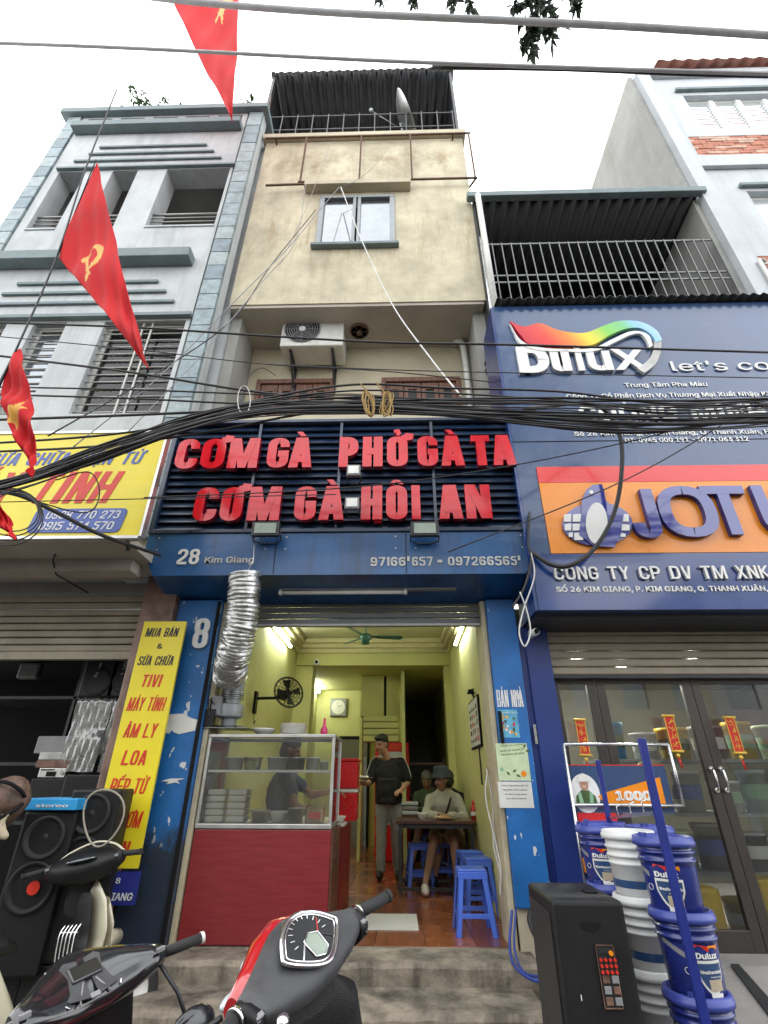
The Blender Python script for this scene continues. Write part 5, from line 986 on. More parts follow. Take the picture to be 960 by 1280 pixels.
def plates(x, y, z, n_, r, lab):
    ro = root('plate_stack', lab, 'plates', (x, y, z))
    for k in range(n_): MB().lathe([(r*.55, 0), (r, .016), (r, .02), (r*.55, .006), (.001, .005)], (x, y, z+k*.017), 24, cap1=False).build('plate', 'ceramic', ro)
x = at(367, 905, 5.2).x; plates(x, 5.2, ZC1+.002, 6, .13, 'stack of white plates on top of the food case')
bowl(at(330, 913, 5.15).x, 5.15, ZC1+.002, .11, .06, 'ceramic', 'shallow bowl on the food case, left of the plates')
bt = root('pink_bottle', 'small pink bottle at the right end of the food case top', 'bottle', (at(404, 915, 5.3).x, 5.3, ZC1)); x = at(405, 915, 5.3).x
MB().lathe([(.035, 0), (.035, .07), (.014, .1), (.012, .17), (.001, .17)], (x, 5.3, ZC1+.001), 14).build('bottle_body', 'pink_plastic', bt)
# second counter behind, cooler boxes
c2 = root('inner_counter', 'dark red counter with a pale top behind the food case', 'counter', (-.8, 6.4, .5)); bx('cabinet', (-1.4, 5.95, .5), (-.57, 7.0, 1.22), 'red_wood', c2); bx('counter_top', (-1.42, 5.93, 1.222), (-.55, 7.02, 1.25), 'ac_white', c2, bevel=.004)
for z, h, lb2 in ((1.252, .27, 'lower red plastic food box on the inner counter'), (1.56, .27, 'upper red plastic food box stacked on the other one')):
    r = root('red_food_box', lb2, 'plastic box', (-.62, 6.4, z), 'red boxes stacked on the inner counter'); x0 = at(417, 980, 6.25).x; x1 = at(446, 980, 6.25).x
    bx('box_body', (x0, 6.25, z), (x1, 6.65, z+h), 'red_plastic', r, bevel=.012); bx('rim', (x0-.012, 6.235, z+h+.001), (x1+.012, 6.665, z+h+.03), 'ceramic' if z < 1.5 else 'red_plastic', r, bevel=.006)
bowl(at(424, 1012, 6.05).x, 6.05, 1.252, .075, .06, 'ceramic', 'white bowl with a red spoon in front of the red boxes')
MB().tube([at(428, 1012, 6.05), at(440, 1004, 6.0)], .006, 6).build('spoon', 'ink_red', label='red spoon sticking out of the white bowl by the red boxes', cat='spoon')
# wall fan
wf = root('wall_fan', 'black wall fan on a bracket on the left eatery wall', 'fan', (-1.8, 6.6, 2.6)); c = at(361, 865, 6.4)
R = Euler((math.radians(75), 0, math.radians(35))).to_matrix(); 
mb = MB()
for i in range(5):
    r_ = .04+i*.034; mb.tube([c+R @ Vector((r_*math.cos(t*PI/10), r_*math.sin(t*PI/10), .035-.03*(i/4)**2)) for t in range(20)], .004, 4, closed=True)
for k in range(16): a = k*PI/8; mb.tube([c+R @ Vector((.03*math.cos(a), .03*math.sin(a), .04)), c+R @ Vector((.19*math.cos(a), .19*math.sin(a), .0)), c+R @ Vector((.06*math.cos(a), .06*math.sin(a), -.06))], .003, 4)
mb.tube([c+R @ Vector((.19*math.cos(t*PI/12), .19*math.sin(t*PI/12), 0)) for t in range(24)], .009, 5, closed=True); mb.build('cage', 'rubber', wf)
mb = MB()
for k in range(4): a = k*PI/2; mb.add([c+R @ Vector((math.cos(a+d_)*q, math.sin(a+d_)*q, dz)) for d_, q, dz in ((0, .02, 0), (-.2, .16, .01), (.5, .17, -.02), (.5, .02, -.01))], [(0, 1, 2, 3)])
mb.build('blades', 'black_plastic', wf); MB().tube([c+R @ Vector((0, 0, -.02)), c+R @ Vector((0, 0, -.16))], .05, 12).build('motor', 'black_plastic', wf)
p = c+R @ Vector((0, 0, -.13)); mb = MB(); mb.tube([p, (p.x-.05, p.y, p.z-.02), (-1.79, p.y+.05, p.z-.02)], .018); mb.box((-1.80, p.y+.0, p.z-.2), (-1.77, p.y+.1, p.z+.06)); mb.build('bracket', 'black_plastic', wf); MB().tube(spline([(-1.785, p.y+.05, p.z-.2), (-1.77, p.y+.03, p.z-.32), (-1.75, p.y+.02, p.z-.28)]), .005, 5).build('pull_cord', 'rubber', wf)
# ceiling fan
cf = root('ceiling_fan', 'dark green ceiling fan with three blades over the eatery', 'fan', (-.4, 7.6, 3.89)); c = at(457, 797, 7.7)
MB().tube([(c.x, 7.7, 3.9), (c.x, 7.7, c.z)], .012).build('rod', 'fan_green', cf); MB().lathe([(.05, .06), (.09, .04), (.10, -.02), (.06, -.05), (.06, -.10), (.001, -.11)], (c.x, 7.7, c.z), 20).build('motor', 'fan_green', cf)
for k, a in enumerate((math.radians(8), math.radians(128), math.radians(172+76))):
    d = Vector((math.cos(a), math.sin(a), 0)); s_ = Vector((-d.y, d.x, 0)); b = Vector((c.x, 7.7, c.z+.02)); mb = MB()
    top_ = [b+d*q+s_*w_+Vector((0, 0, h_)) for q, w_, h_ in ((.09, -.025, 0), (.2, -.05, .01), (.55, -.055, .015), (.6, 0, .0), (.55, .055, -.015), (.2, .05, -.01), (.09, .025, 0))]
    mb.add(top_+[v-Vector((0, 0, .008)) for v in top_], [list(range(7)), list(range(7, 14))[::-1]]+[(i, (i+1) % 7, 7+(i+1) % 7, 7+i)[::-1] for i in range(7)]); mb.build('blade', 'fan_green', cf)
# lit tubes
def tube_l(p, q, lab):
    r = root('tube_light', lab, 'lamp', p, 'lit fluorescent tubes in the eatery'); MB().cyl(p, q, .018, n=10).build('tube', 'tube_light', r)
    p = Vector(p); q = Vector(q); o_ = Vector((-.045 if p.x < 0 else .045, 0, .02)); MB().bar(p+o_*.6, q+o_*.6, .02, .045).build('batten', 'white', r)
    for e in (p, q): MB().rbox(e+o_*.3, (.045, .03, .05)).build('end_cap', 'white', r)
tube_l((-1.735, 6.75, 3.56), (-1.735, 8.1, 3.57), 'lit tube light high on the left wall, nearest'); tube_l((.885, 6.35, 3.47), (.885, 7.5, 3.45), 'lit tube light high on the right wall'); tube_l((-1.74, 10.4, 3.40), (-1.74, 11.6, 3.40), 'lit tube light far back on the left wall')
cl = root('wall_clock', 'square wall clock on the back wall', 'clock', at(423, 884, 11.75)); c = at(423, 884, 11.75)
bx('case', (c.x-.19, 11.74, c.z-.19), (c.x+.19, 11.79, c.z+.19), 'grey_plastic', cl, bevel=.02); MB().cyl((c.x, 11.73, c.z), (c.x, 11.745, c.z), .15, n=24).build('face', 'ceramic', cl)
mb = MB(); mb.bar((c.x, 11.725, c.z), (c.x+.08, 11.725, c.z+.04), .012, .006); mb.bar((c.x, 11.724, c.z), (c.x-.03, 11.724, c.z+.11), .010, .005); mb.build('hands', 'dark', cl)
cv = root('indoor_camera', 'small white dome camera on the beam corner', 'camera', at(395, 828, 9)); c = at(396, 828, 8.98); MB().cyl((c.x, 8.94, c.z), (c.x, 8.995, c.z), .05, n=14).build('housing', 'white', cv); MB().cyl((c.x, 8.93, c.z), (c.x, 8.939, c.z), .028, n=12).build('lens', 'dark', cv)
# menu poster on the right wall
mp_ = root('menu_board', 'framed menu board with small pictures on the right eatery wall', 'poster', (.93, 6.4, 2.0))
bx('frame', (.925, 6.04, 1.98), (.949, 6.84, 2.52), 'dark', mp_); bx('sheet', (.920, 6.06, 2.0), (.9245, 6.82, 2.50), 'paper', mp_)
random.seed(5)
for i in range(4):
    for j in range(5):
        y = 6.1+i*.18; z = 2.04+j*.085
        if j == 0 and i == 0: m_ = 'ink_red'
        else: m_ = random.choice(['ink_black', 'grey_plastic', 'dark', 'leaf', 'ink_red'])
        bx('menu_print', (.9185, y, z), (.9195, y+random.uniform(.08, .14), z+random.uniform(.03, .065)), m_, mp_)
mb = MB(); mb.tube([(.94, 6.35, 2.52), (.90, 6.33, 2.6), (.93, 6.3, 2.62)], .012); mb.lathe([(.03, 0), (.05, -.05)], (.90, 6.33, 2.62), 12); mb.build('clip_lamp', 'dark', mp_); MB().tube([(.94, 6.3, 1.98), (.94, 6.3, 1.6)], .008, 6).build('cord', 'rubber', mp_)
# white leads along the right door post
mb = MB(); mb.tube(spline([(.85, 5.28, 1.72), (.80, 5.2, 1.5), (.84, 5.15, 1.2), (.86, 5.1, 1.0), (.84, 5.12, .8)]), .008, 6); mb.build('power_lead', 'cable_white', label='cream power leads hanging along the right door post', cat='cord')
mb = MB(); mb.tube(spline([(.84, 5.28, 1.74), (.86, 5.22, 1.45), (.83, 5.17, 1.15), (.86, 5.12, .95)]), .006, 6); mb.build('thin_lead', 'cable_white', label='thin lead with a white plug end beside the cream power leads', cat='cord')
# fridge, green stack, dark shelves
fr = root('red_fridge', 'red framed glass door fridge at the back, behind the standing man', 'fridge', (-.1, 9.8, .5)); a = at(469, 928, 9.7); b = at(511, 928, 9.7)
bx('body', (a.x, 9.7, .5), (b.x, 10.2, a.z), 'red_plastic', fr, bevel=.02); bx('door_glass', (a.x+.08, 9.68, 1.0), (b.x-.08, 9.699, a.z-.15), 'glass_pale', fr); bx('header', (a.x+.04, 9.675, a.z-.13), (b.x-.04, 9.699, a.z-.03), 'ink_red', fr)
random.seed(4)
for k in range(3):
    bx('shelf', (a.x+.09, 9.672, 1.15+k*.28), (b.x-.09, 9.679, 1.165+k*.28), 'alu', fr)
    for i in range(5): x = a.x+.12+i*.1; MB().lathe([(.03, 0), (.03, .12), (.012, .16), (.012, .2)], (x, 9.66, 1.17+k*.28), 8).build('bottle', random.choice(['sauce', 'pale_green', 'ceramic', 'gold']), fr)
gs = root('green_cabinet', 'pale green slatted cabinet standing above the red fridge', 'cabinet', (-.1, 9.9, 2.0)); a2_ = at(450, 897, 9.75); b2_ = at(503, 897, 9.75)
for k in range(4): bx('slatted_panel', (a2_.x+.06, 9.75, a.z+.02+k*.11), (b2_.x-.06, 10.1, a.z+.02+k*.11+.1), 'wall_green', gs, bevel=.01)
for x in (a2_.x, b2_.x-.05): bx('upright', (x, 9.73, .5), (x+.05, 10.1, a2_.z), 'wall_green', gs)
ds = root('dark_shelf', 'dark shelf unit in the shade under the stairs', 'shelf', (.5, 9.9, .5))
for z in (.9, 1.4, 1.9): bx('shelf_board', (.16, 9.75, z), (.8, 10.2, z+.03), 'dark_wood', ds)
for x in (.14, .8): bx('upright', (x, 9.75, .5), (x+.03, 10.2, 2.0), 'dark_wood', ds)
# doormat/tile and table
bx('floor_mat', (-.33, 5.46, .5015), (.17, 6.05, .507), 'paper', label='pale grey sheet lying on the tiled floor inside the entrance', cat='mat')
tb = root('dining_table', 'long brown table on black steel legs along the right wall', 'table', (.5, 7.3, .5))
TX0, TX1, TY0, TY1, TZ = -.03, .93, 6.95, 7.62, 1.22
bx('table_top', (TX0, TY0, TZ-.035), (TX1, TY1, TZ), 'dark_wood', tb, bevel=.005)
for x in (TX0+.03, TX1-.07):
    for y in (TY0+.03, TY1-.07): bx('leg', (x, y, .5), (x+.035, y+.035, TZ-.037), 'dark_metal', tb)
bx('foot_rail', (TX0+.067, TY0+.03, .54), (TX1-.072, TY0+.06, .57), 'dark_metal', tb); bx('foot_rail', (TX0+.067, TY1-.065, .54), (TX1-.072, TY1-.035, .57), 'dark_metal', tb); bx('apron', (TX0+.067, TY0+.035, TZ-.08), (TX1-.072, TY0+.055, TZ-.038), 'dark_metal', tb)
t2 = root('dining_table', 'second table further back where the grey-haired man sits', 'table', (.4, 9.0, .5)); bx('table_top', (.0, 8.5, 1.17), (.93, 9.0, 1.20), 'dark_wood', t2)
for x in (.03, .85):
    for y in (8.53, 8.93): bx('leg', (x, y, .5), (x+.035, y+.035, 1.168), 'dark_metal', t2)
bowl(at(528, 1015, 7.1).x, 7.1, TZ+.001, .07, .075, 'ceramic', 'small white bowl on the table near its left end')
pl = root('food_plate', 'pale plate with food in front of the seated woman', 'plate', (.32, 7.15, TZ)); c = Vector((at(556, 1020, 7.1).x, 7.12, TZ+.002)); MB().lathe([(.08, 0), (.15, .02), (.15, .024), (.08, .008), (.001, .006)], c, 24, cap1=False).build('plate_body', 'cloth_sand', pl)
mb = MB(); random.seed(9)
for i in range(16): a = random.uniform(0, 6.3); q = random.uniform(0, .09); mb.ell(c+Vector((q*math.cos(a), q*math.sin(a), .025)), (.025, .02, .015), n=7, k=5)
mb.build('rice', 'food', pl); MB().tube([c+Vector((-.12, -.04, .03)), c+Vector((.0, -.02, .045))], .005, 5).build('spoon', 'chrome', pl)
def bottle(x, y, z, prof, m_, lab, cap=None, lbl=None):
    r = root('sauce_bottle', lab, 'bottle', (x, y, z)); MB().lathe(prof, (x, y, z), 16).build('bottle_body', m_, r)
    zt = prof[-1][1]
    if cap: MB().lathe([(.016, zt), (.014, zt+.03), (.004, zt+.06)], (x, y, z), 10).build('cap', cap, r)
    if lbl: MB().lathe([(prof[0][0]+.001, .05), (prof[0][0]+.001, .09)], (x, y, z), 16, cap0=False, cap1=False).build('label', lbl, r)
xx = at(592, 1015, 7.1).x; bottle(xx, 7.1, TZ, [(.035, 0), (.036, .12), (.02, .15), (.016, .16)], 'sauce', 'red sauce bottle with a white label on the table', 'letter_red', 'paper')
bottle(xx+.055, 7.25, TZ, [(.03, 0), (.03, .16), (.014, .2), (.014, .23)], 'dark', 'dark soy bottle behind the red sauce bottle'); bottle(xx+.11, 7.28, TZ, [(.03, 0), (.03, .14), (.014, .19), (.014, .25)], 'dark', 'dark bottle nearest the wall on the table')
nb = root('napkin_box', 'white and red napkin holder at the wall end of the table', 'box', (xx+.17, 7.1, TZ)); bx('holder', (xx+.11, 7.04, TZ+.001), (xx+.22, 7.14, TZ+.08), 'dark', nb, bevel=.01); mb = MB(); mb.prism([(xx+.12, TZ+.08), (xx+.2, TZ+.08), (xx+.22, TZ+.14), (xx+.16, TZ+.12), (xx+.13, TZ+.15)], 7.07, 7.075); mb.build('napkins', 'paper', nb); MB().lathe([(.03, 0), (.045, .05), (.0, .05)], (xx+.2, 7.09, TZ+.081), 12).build('red_cup', 'red_plastic', nb)
cs = root('grey_crate', 'pale grey stacked trays behind the bowl, on the second table', 'tray', (.05, 8.6, 1.2))
for k in range(3): bx('tray', (.02, 8.52, 1.202+k*.06), (.30, 8.8, 1.202+k*.06+.05), 'glass_pale' if k != 1 else 'grey_plastic', cs, bevel=.01)

# blue plastic stools
def make_stool():
    r = root('plastic_stool', 'x', 'stool', (0, 0, 0), 'blue plastic stools round the table')
    s_ = MB(); a = .125; s_.box((-a, -a, .435), (a, a, .455)); s_.build('seat', 'stool_blue', r, bevel=.02, seg=3)
    sk_ = MB(); q = .128
    for (x0, y0, x1, y1) in ((-q, -q, q, -q+.012), (-q, q-.012, q, q), (-q, -q+.013, -q+.012, q-.013), (q-.012, -q+.013, q, q-.013)): sk_.box((x0, y0, .385), (x1, y1, .436))
    sk_.build('apron', 'stool_blue', r, bevel=.004)
    for sx in (-1, 1):
        for sy in (-1, 1):
            mb = MB(); t, b = .105, .155; w0, w1 = .046, .040
            for (ax, ay) in ((w0, .012), (.012, w0)):
                def R4(c_, w_x, w_y, z): X0 = c_*sx; Y0_ = c_*sy; return [(X0+.02*sx-(w_x if k in (0, 3) else 0)*sx, Y0_+.02*sy-(w_y if k in (0, 1) else 0)*sy, z) for k in range(4)]
                mb.add(R4(b, ax, ay, 0)+R4(t, ax, ay, .40), [(0, 1, 2, 3)[::-1], (4, 5, 6, 7), (0, 1, 5, 4), (1, 2, 6, 5), (2, 3, 7, 6), (3, 0, 4, 7)])
            mb.build('leg', 'stool_blue', r, bevel=.003)
    for k in range(4):
        mb = MB(); e = .148; R_ = Matrix.Rotation(k*PI/2, 3, 'Z'); mb.box((-e+.02, -e-.008, .12), (e-.02, -e+.002, .155)); mb.v = [R_ @ v for v in mb.v]; mb.build('brace', 'stool_blue', r, bevel=.003)
    return r
st0 = make_stool(); p = at(595, 1172, 5.3)
st0.location = (.645, 5.42, .5); st0['label'] = 'nearest blue plastic stool, standing alone at the entrance'
for x, y, rz, lb2 in ((.26, 7.5, .1, 'blue stool left of the seated woman, behind the table leg'), (.80, 6.15, .05, 'blue stool just behind the nearest one, by the wall'), (.79, 6.66, .12, 'blue stool farther behind by the wall, right of the woman'), (.62, 7.78, -.05, 'blue stool under the seated woman'), (.52, 9.35, 0, 'blue stool under the grey-haired man'), (.80, 8.35, .2, 'blue stool under the dark-haired diner')):
    dup(st0, (x, y, .5), rz, lb2)

# ================================================================ PEOPLE
def head(mb, c, yaw, pitch=0, s=1.0):
    """skull, jaw, nose, ears, brow, lips; c = head centre, face towards +x of the local frame turned by yaw"""
    R = Euler((0, pitch, yaw)).to_matrix(); P = lambda x, y, z: Vector(c)+R @ (Vector((x, y, z))*s)
    mb.ell(P(-.012, 0, .028), (.095*s, .076*s, .092*s), R, 20, 14); mb.ell(P(.018, 0, -.035), (.068*s, .060*s, .080*s), R, 18, 12); mb.ell(P(.046, 0, -.085), (.032*s, .032*s, .028*s), R)
    mb.limb(P(.083, 0, .018), P(.108, 0, -.020), .009*s, .014*s, 8); mb.ell(P(.098, .010, -.024), (.010*s, .009*s, .008*s), R, 8, 6); mb.ell(P(.098, -.010, -.024), (.010*s, .009*s, .008*s), R, 8, 6)
    for q in (1, -1): mb.ell(P(-.005, q*.077, -.005), (.018*s, .008*s, .030*s), R, 10, 8); mb.ell(P(.066, q*.034, .030), (.018*s, .026*s, .009*s), R, 10, 6); mb.ell(P(.055, q*.040, -.03), (.028*s, .022*s, .026*s), R, 10, 8)
    return P, R
def face_bits(P, R, r, s=1.0, lips=True):
    for q in (1, -1):
        MB().ell(P(.079, q*.031, .012), (.009*s, .014*s, .007*s), R, 10, 6).build('eye', 'hair', r); MB().ell(P(.084, q*.031, .034), (.006*s, .020*s, .004*s), R, 10, 6).build('eyebrow', 'hair', r)
    MB().ell(P(.086, 0, -.050), (.010*s, .024*s, .007*s), R, 12, 6).build('mouth', 'lips', r)
def hand(mb, w_, d, up, s=1.0, curl=.6, side=1):
    """palm and five fingers from the wrist w_ along d, palm facing -up"""
    d = Vector(d).normalized(); up = Vector(up).normalized(); x = d.cross(up).normalized()*side; w_ = Vector(w_)
    mb.limb(w_, w_+d*.05*s, .026*s, .030*s, 10)
    for k in (-1, 0, 1): mb.limb(w_+d*.03*s, w_+d*.085*s+x*k*.024*s, .018*s, .014*s, 8)
    for i, (o_, L) in enumerate(((-.033, .060), (-.011, .074), (.011, .070), (.033, .055))):
        a = w_+d*.085*s+x*o_*s; b = a+(d*math.cos(curl*.5)-up*math.sin(curl*.5))*L*.5*s; c_ = b+(d*math.cos(curl*1.4)-up*math.sin(curl*1.4))*L*.5*s; mb.limb(a, b, .0105*s, .0095*s, 8); mb.limb(b, c_, .0095*s, .008*s, 8)
    a = w_+d*.03*s-x*.028*s; b = a+(d*.6-x*.7-up*.3)*.042*s; mb.limb(a, b, .013*s, .011*s, 8); mb.limb(b, b+(d*.9-x*.15-up*.4)*.035*s, .011*s, .009*s, 8)
def chain(mb, pts, rad, n=12):
    for i in range(len(pts)-1): mb.limb(pts[i], pts[i+1], rad[i], rad[i+1], n)
V = Vector
# --- waiter: standing, facing the street and looking down to his right
def waiter():
    r = root('person', 'man in a black tee with white sleeve stripes and grey trousers, standing with a plate', 'person', (-.3, 8.0, .5)); X, Y = -.13, 8.0; Z0 = .5
    bd = MB(); hc = (X-.10, Y-.10, Z0+1.60); P, R = head(bd, hc, math.radians(-128), math.radians(10), 1.08)
    bd.limb((X-.03, Y-.02, Z0+1.42), (X-.075, Y-.07, Z0+1.55), .062, .056); bd.limb((X-.15, Y, Z0+1.38), (X+.15, Y, Z0+1.38), .06, .06); bd.ell((X, Y, Z0+1.2), (.16, .10, .2)); bd.ell((X, Y, Z0+.98), (.15, .10, .14))
    sl, sr = V((X-.19, Y, Z0+1.37)), V((X+.19, Y, Z0+1.37))
    el, wl = V((X-.27, Y-.04, Z0+1.12)), V((X-.31, Y-.26, Z0+1.10)); er, wr = V((X+.27, Y+.02, Z0+1.12)), V((X+.17, Y-.20, Z0+1.02))
    chain(bd, [sl, el, wl], [.052, .042, .028]); chain(bd, [sr, er, wr], [.052, .042, .028]); hand(bd, wl, (-.35, -.8, .1), (0, -.1, 1), 1.0, -.2, -1); hand(bd, wr, (-.5, -.8, -.1), (.1, .2, 1), 1.0, 1.3, 1)
    bd.limb((X-.09, Y, Z0+.9), (X-.10, Y-.03, Z0+.1), .075, .04); bd.limb((X+.09, Y, Z0+.9), (X+.11, Y+.05, Z0+.1), .075, .04)
    organic(bd, 'body', 'skin', r, .011, 2); face_bits(P, R, r, 1.08)
    hr = MB(); hr.ell(P(-.02, 0, .055), (.105, .09, .092), R, 20, 12); hr.ell(P(.045, 0, .092), (.06, .078, .035), R, 14, 8); hr.ell(P(-.055, 0, -.0), (.06, .08, .07), R, 14, 8); organic(hr, 'hair', 'hair', r, .011, 1)
    t = MB(); t.ell((X, Y, Z0+1.22), (.205, .135, .22)); t.ell((X, Y, Z0+1.02), (.19, .135, .20)); t.limb((X-.15, Y, Z0+1.365), (X+.15, Y, Z0+1.365), .075, .075); t.lathe([(.185, 0), (.19, .15), (.18, .3)], (X, Y, Z0+.86), 20)
    for a, b in ((sl, el), (sr, er)): t.limb(a, a.lerp(b, .82), .072, .067)
    organic(t, 'shirt', 'cloth_black', r, .013, 3)
    for s_, (a, b) in ((-1, (sl, el)), (1, (sr, er))):
        for k in (0, 1):
            mb = MB(); pts = [V((X+s_*.07, Y-.05-.03*k, Z0+1.447-.004*k)), a+V((s_*.02, -.03-.028*k, .072)), a.lerp(b, .4)+V((s_*.069, -.03-.028*k, .02)), a.lerp(b, .8)+V((s_*.067, -.025-.028*k, .01))]; mb.tube(spline(pts, 4), .006, 6); mb.build('sleeve_stripe', 'cloth_white', r)
    tr = MB(); tr.ell((X, Y, Z0+.90), (.17, .12, .13)); chain(tr, [V((X-.09, Y, Z0+.85)), V((X-.10, Y-.04, Z0+.48)), V((X-.11, Y-.03, Z0+.10))], [.098, .075, .062]); chain(tr, [V((X+.09, Y, Z0+.85)), V((X+.10, Y-.0, Z0+.48)), V((X+.12, Y+.06, Z0+.10))], [.098, .075, .062]); organic(tr, 'trousers', 'cloth_grey', r, .014, 3)
    for x, y in ((X-.12, Y-.09), (X+.13, Y+.0)): mb = MB(); mb.ell((x, y, Z0+.05), (.05, .12, .05)); mb.ell((x, y+.05, Z0+.08), (.05, .06, .05)); organic(mb, 'shoe', 'black_plastic', r, .012, 2)
    pc = wl+V((-.04, -.11, .055)); pr = root('carried_plate', 'plate of food carried by the standing man', 'plate', pc); MB().lathe([(.07, 0), (.14, .022), (.14, .026), (.07, .007), (.001, .006)], pc, 24, cap1=False).build('plate_body', 'cloth_sand', pr)
    mb = MB(); random.seed(2)
    for i in range(12): a = random.uniform(0, 6.3); q = random.uniform(0, .07); mb.ell(pc+V((q*math.cos(a), q*math.sin(a), .028)), (.026, .02, .018), n=7, k=5)
    mb.build('food_heap', 'ceramic', pr)
waiter()
# --- seated figures
def seated(name_lab, X, Y, yaw_face, top, m_top, hairm, skin='skin', scale=1, legs=True, lean=.10, looks=.35, hatm=None, shorts=None, arms='table', shoe='shoe_white', glasses=False, bag=False):
    r = root('person', name_lab, 'person', (X, Y, .5)); Z0 = .5; bd = MB(); S0 = Z0+.47
    hip = V((X, Y+.03, S0+.06)); ch = V((X, Y-lean, S0+.40)); nk = V((X-.01, Y-lean-.03, S0+.53)); hc = V((X-.03, Y-lean-.09, S0+.68))
    P, R = head(bd, hc, yaw_face, looks, 1.03); bd.limb(nk, hc+V((0, .03, -.06)), .055, .05); bd.ell(ch, (.15, .10, .18)); bd.ell(hip+V((0, 0, .08)), (.15, .12, .14)); bd.limb(V((X-.14, Y-lean, S0+.48)), V((X+.14, Y-lean, S0+.48)), .055, .055)
    sl, sr = V((X-.18, Y-lean, S0+.46)), V((X+.18, Y-lean, S0+.46)); el, er = V((X-.26, Y-lean-.12, S0+.26)), V((X+.25, Y-lean-.12, S0+.25)); wl, wr = V((X-.10, Y-lean-.28, S0+.29)), V((X+.02, Y-lean-.30, S0+.28))
    chain(bd, [sl, el, wl], [.048, .038, .026]); chain(bd, [sr, er, wr], [.048, .038, .026]); hand(bd, wl, (.5, -.8, .05), (0, 0, 1), .95, .9, 1); hand(bd, wr, (-.8, -.5, 0), (0, .1, 1), .95, .6, -1)
    if legs:
        kl, kr = V((X-.17, Y-.44, S0+.04)), V((X+.07, Y-.44, S0+.04)); al, ar = V((X-.32, Y-.80, Z0+.09)), V((X+.05, Y-.86, Z0+.09))
        chain(bd, [hip+V((-.09, 0, -.02)), kl], [.085, .062]); chain(bd, [hip+V((.09, 0, -.02)), kr], [.085, .062])
        for k_, a_ in ((kl, al), (kr, ar)): m__ = k_.lerp(a_, .35)+V((0, .02, 0)); chain(bd, [k_, m__, a_], [.058, .056, .035])
    organic(bd, 'body', skin, r, .011, 2); face_bits(P, R, r)
    t = MB(); t.ell(ch, (.19, .14, .20)); t.ell(hip+V((0, .0, .12)), (.19, .16, .18)); t.limb(V((X-.13, Y-lean, S0+.47)), V((X+.13, Y-lean, S0+.47)), .072, .072); t.limb(nk+V((0, .01, -.04)), nk+V((0, .01, .0)), .07, .06)
    chain(t, [sl, el, wl.lerp(el, .12)], [.070, .060, .042]); chain(t, [sr, er, wr.lerp(er, .12)], [.070, .060, .042]); organic(t, 'shirt', m_top, r, .013, 3)
    if legs and shorts:
        s_ = MB(); s_.ell(hip+V((0, 0, .02)), (.18, .16, .13)); chain(s_, [hip+V((-.09, 0, -.01)), hip.lerp(kl, .72)+V((-.02, 0, 0))], [.11, .10]); chain(s_, [hip+V((.09, 0, -.01)), hip.lerp(kr, .72)+V((.02, 0, 0))], [.11, .10]); organic(s_, 'shorts', shorts, r, .013, 3)
        for a_ in (al, ar): mb = MB(); mb.ell(a_+V((0, -.06, -.045)), (.048, .115, .045)); mb.ell(a_+V((0, .0, -.02)), (.045, .05, .05)); organic(mb, 'shoe', shoe, r, .011, 2)
    hr = MB(); hr.ell(P(-.022, 0, .05), (.104, .088, .092), R, 20, 12); hr.ell(P(-.05, 0, -.02), (.06, .08, .08), R, 14, 8); organic(hr, 'hair', hairm, r, .011, 1)
    if hatm:
        mb = MB(); mb.lathe([(.142, -.03), (.127, .0), (.106, .03), (.100, .075), (.085, .10), (.045, .110), (.001, .112)], P(-.008, 0, .065), 28, R=R, cap0=False, cap1=False); mb.lathe([(.138, -.033), (.123, -.004), (.100, .026)], P(-.008, 0, .065), 28, R=R, cap0=False, cap1=False); mb.build('bucket_hat', hatm, r)
    if bag: MB().tube(spline([V((X+.10, Y-lean-.02, S0+.535)), V((X+.06, Y-lean-.135, S0+.42)), V((X-.02, Y-lean-.10, S0+.25)), V((X-.13, Y-.06, S0+.1))], 6), .014, 6).build('bag_strap', 'cloth_black', r)
    if glasses: mb = MB(); [mb.tube([P(.098, q*.033+.018*math.cos(t*PI/5), .012+.015*math.sin(t*PI/5)) for t in range(10)], .0025, 4, closed=True) for q in (1, -1)]; mb.build('glasses', 'dark', r)
    return r
seated('woman in a dark bucket hat and beige top eating at the table, legs under it', .62, 7.78, math.radians(-132), 'a', 'cloth_beige', 'hair', 'skin_dark', looks=.08, hatm='hat', shorts='cloth_sand', bag=True)
seated('grey-haired man bending over his food at the second table', .50, 9.4, math.radians(-95), 'a', 'cloth_green', 'hair_grey', 'skin_dark', looks=.55, shorts='cloth_black', shoe='black_plastic', lean=.2)
seated('diner with bushy black hair in black, mostly hidden behind the woman in the hat', .76, 8.3, math.radians(100), 'a', 'cloth_black', 'hair', 'skin', looks=.2, shorts='cloth_black', shoe='black_plastic', lean=.02)
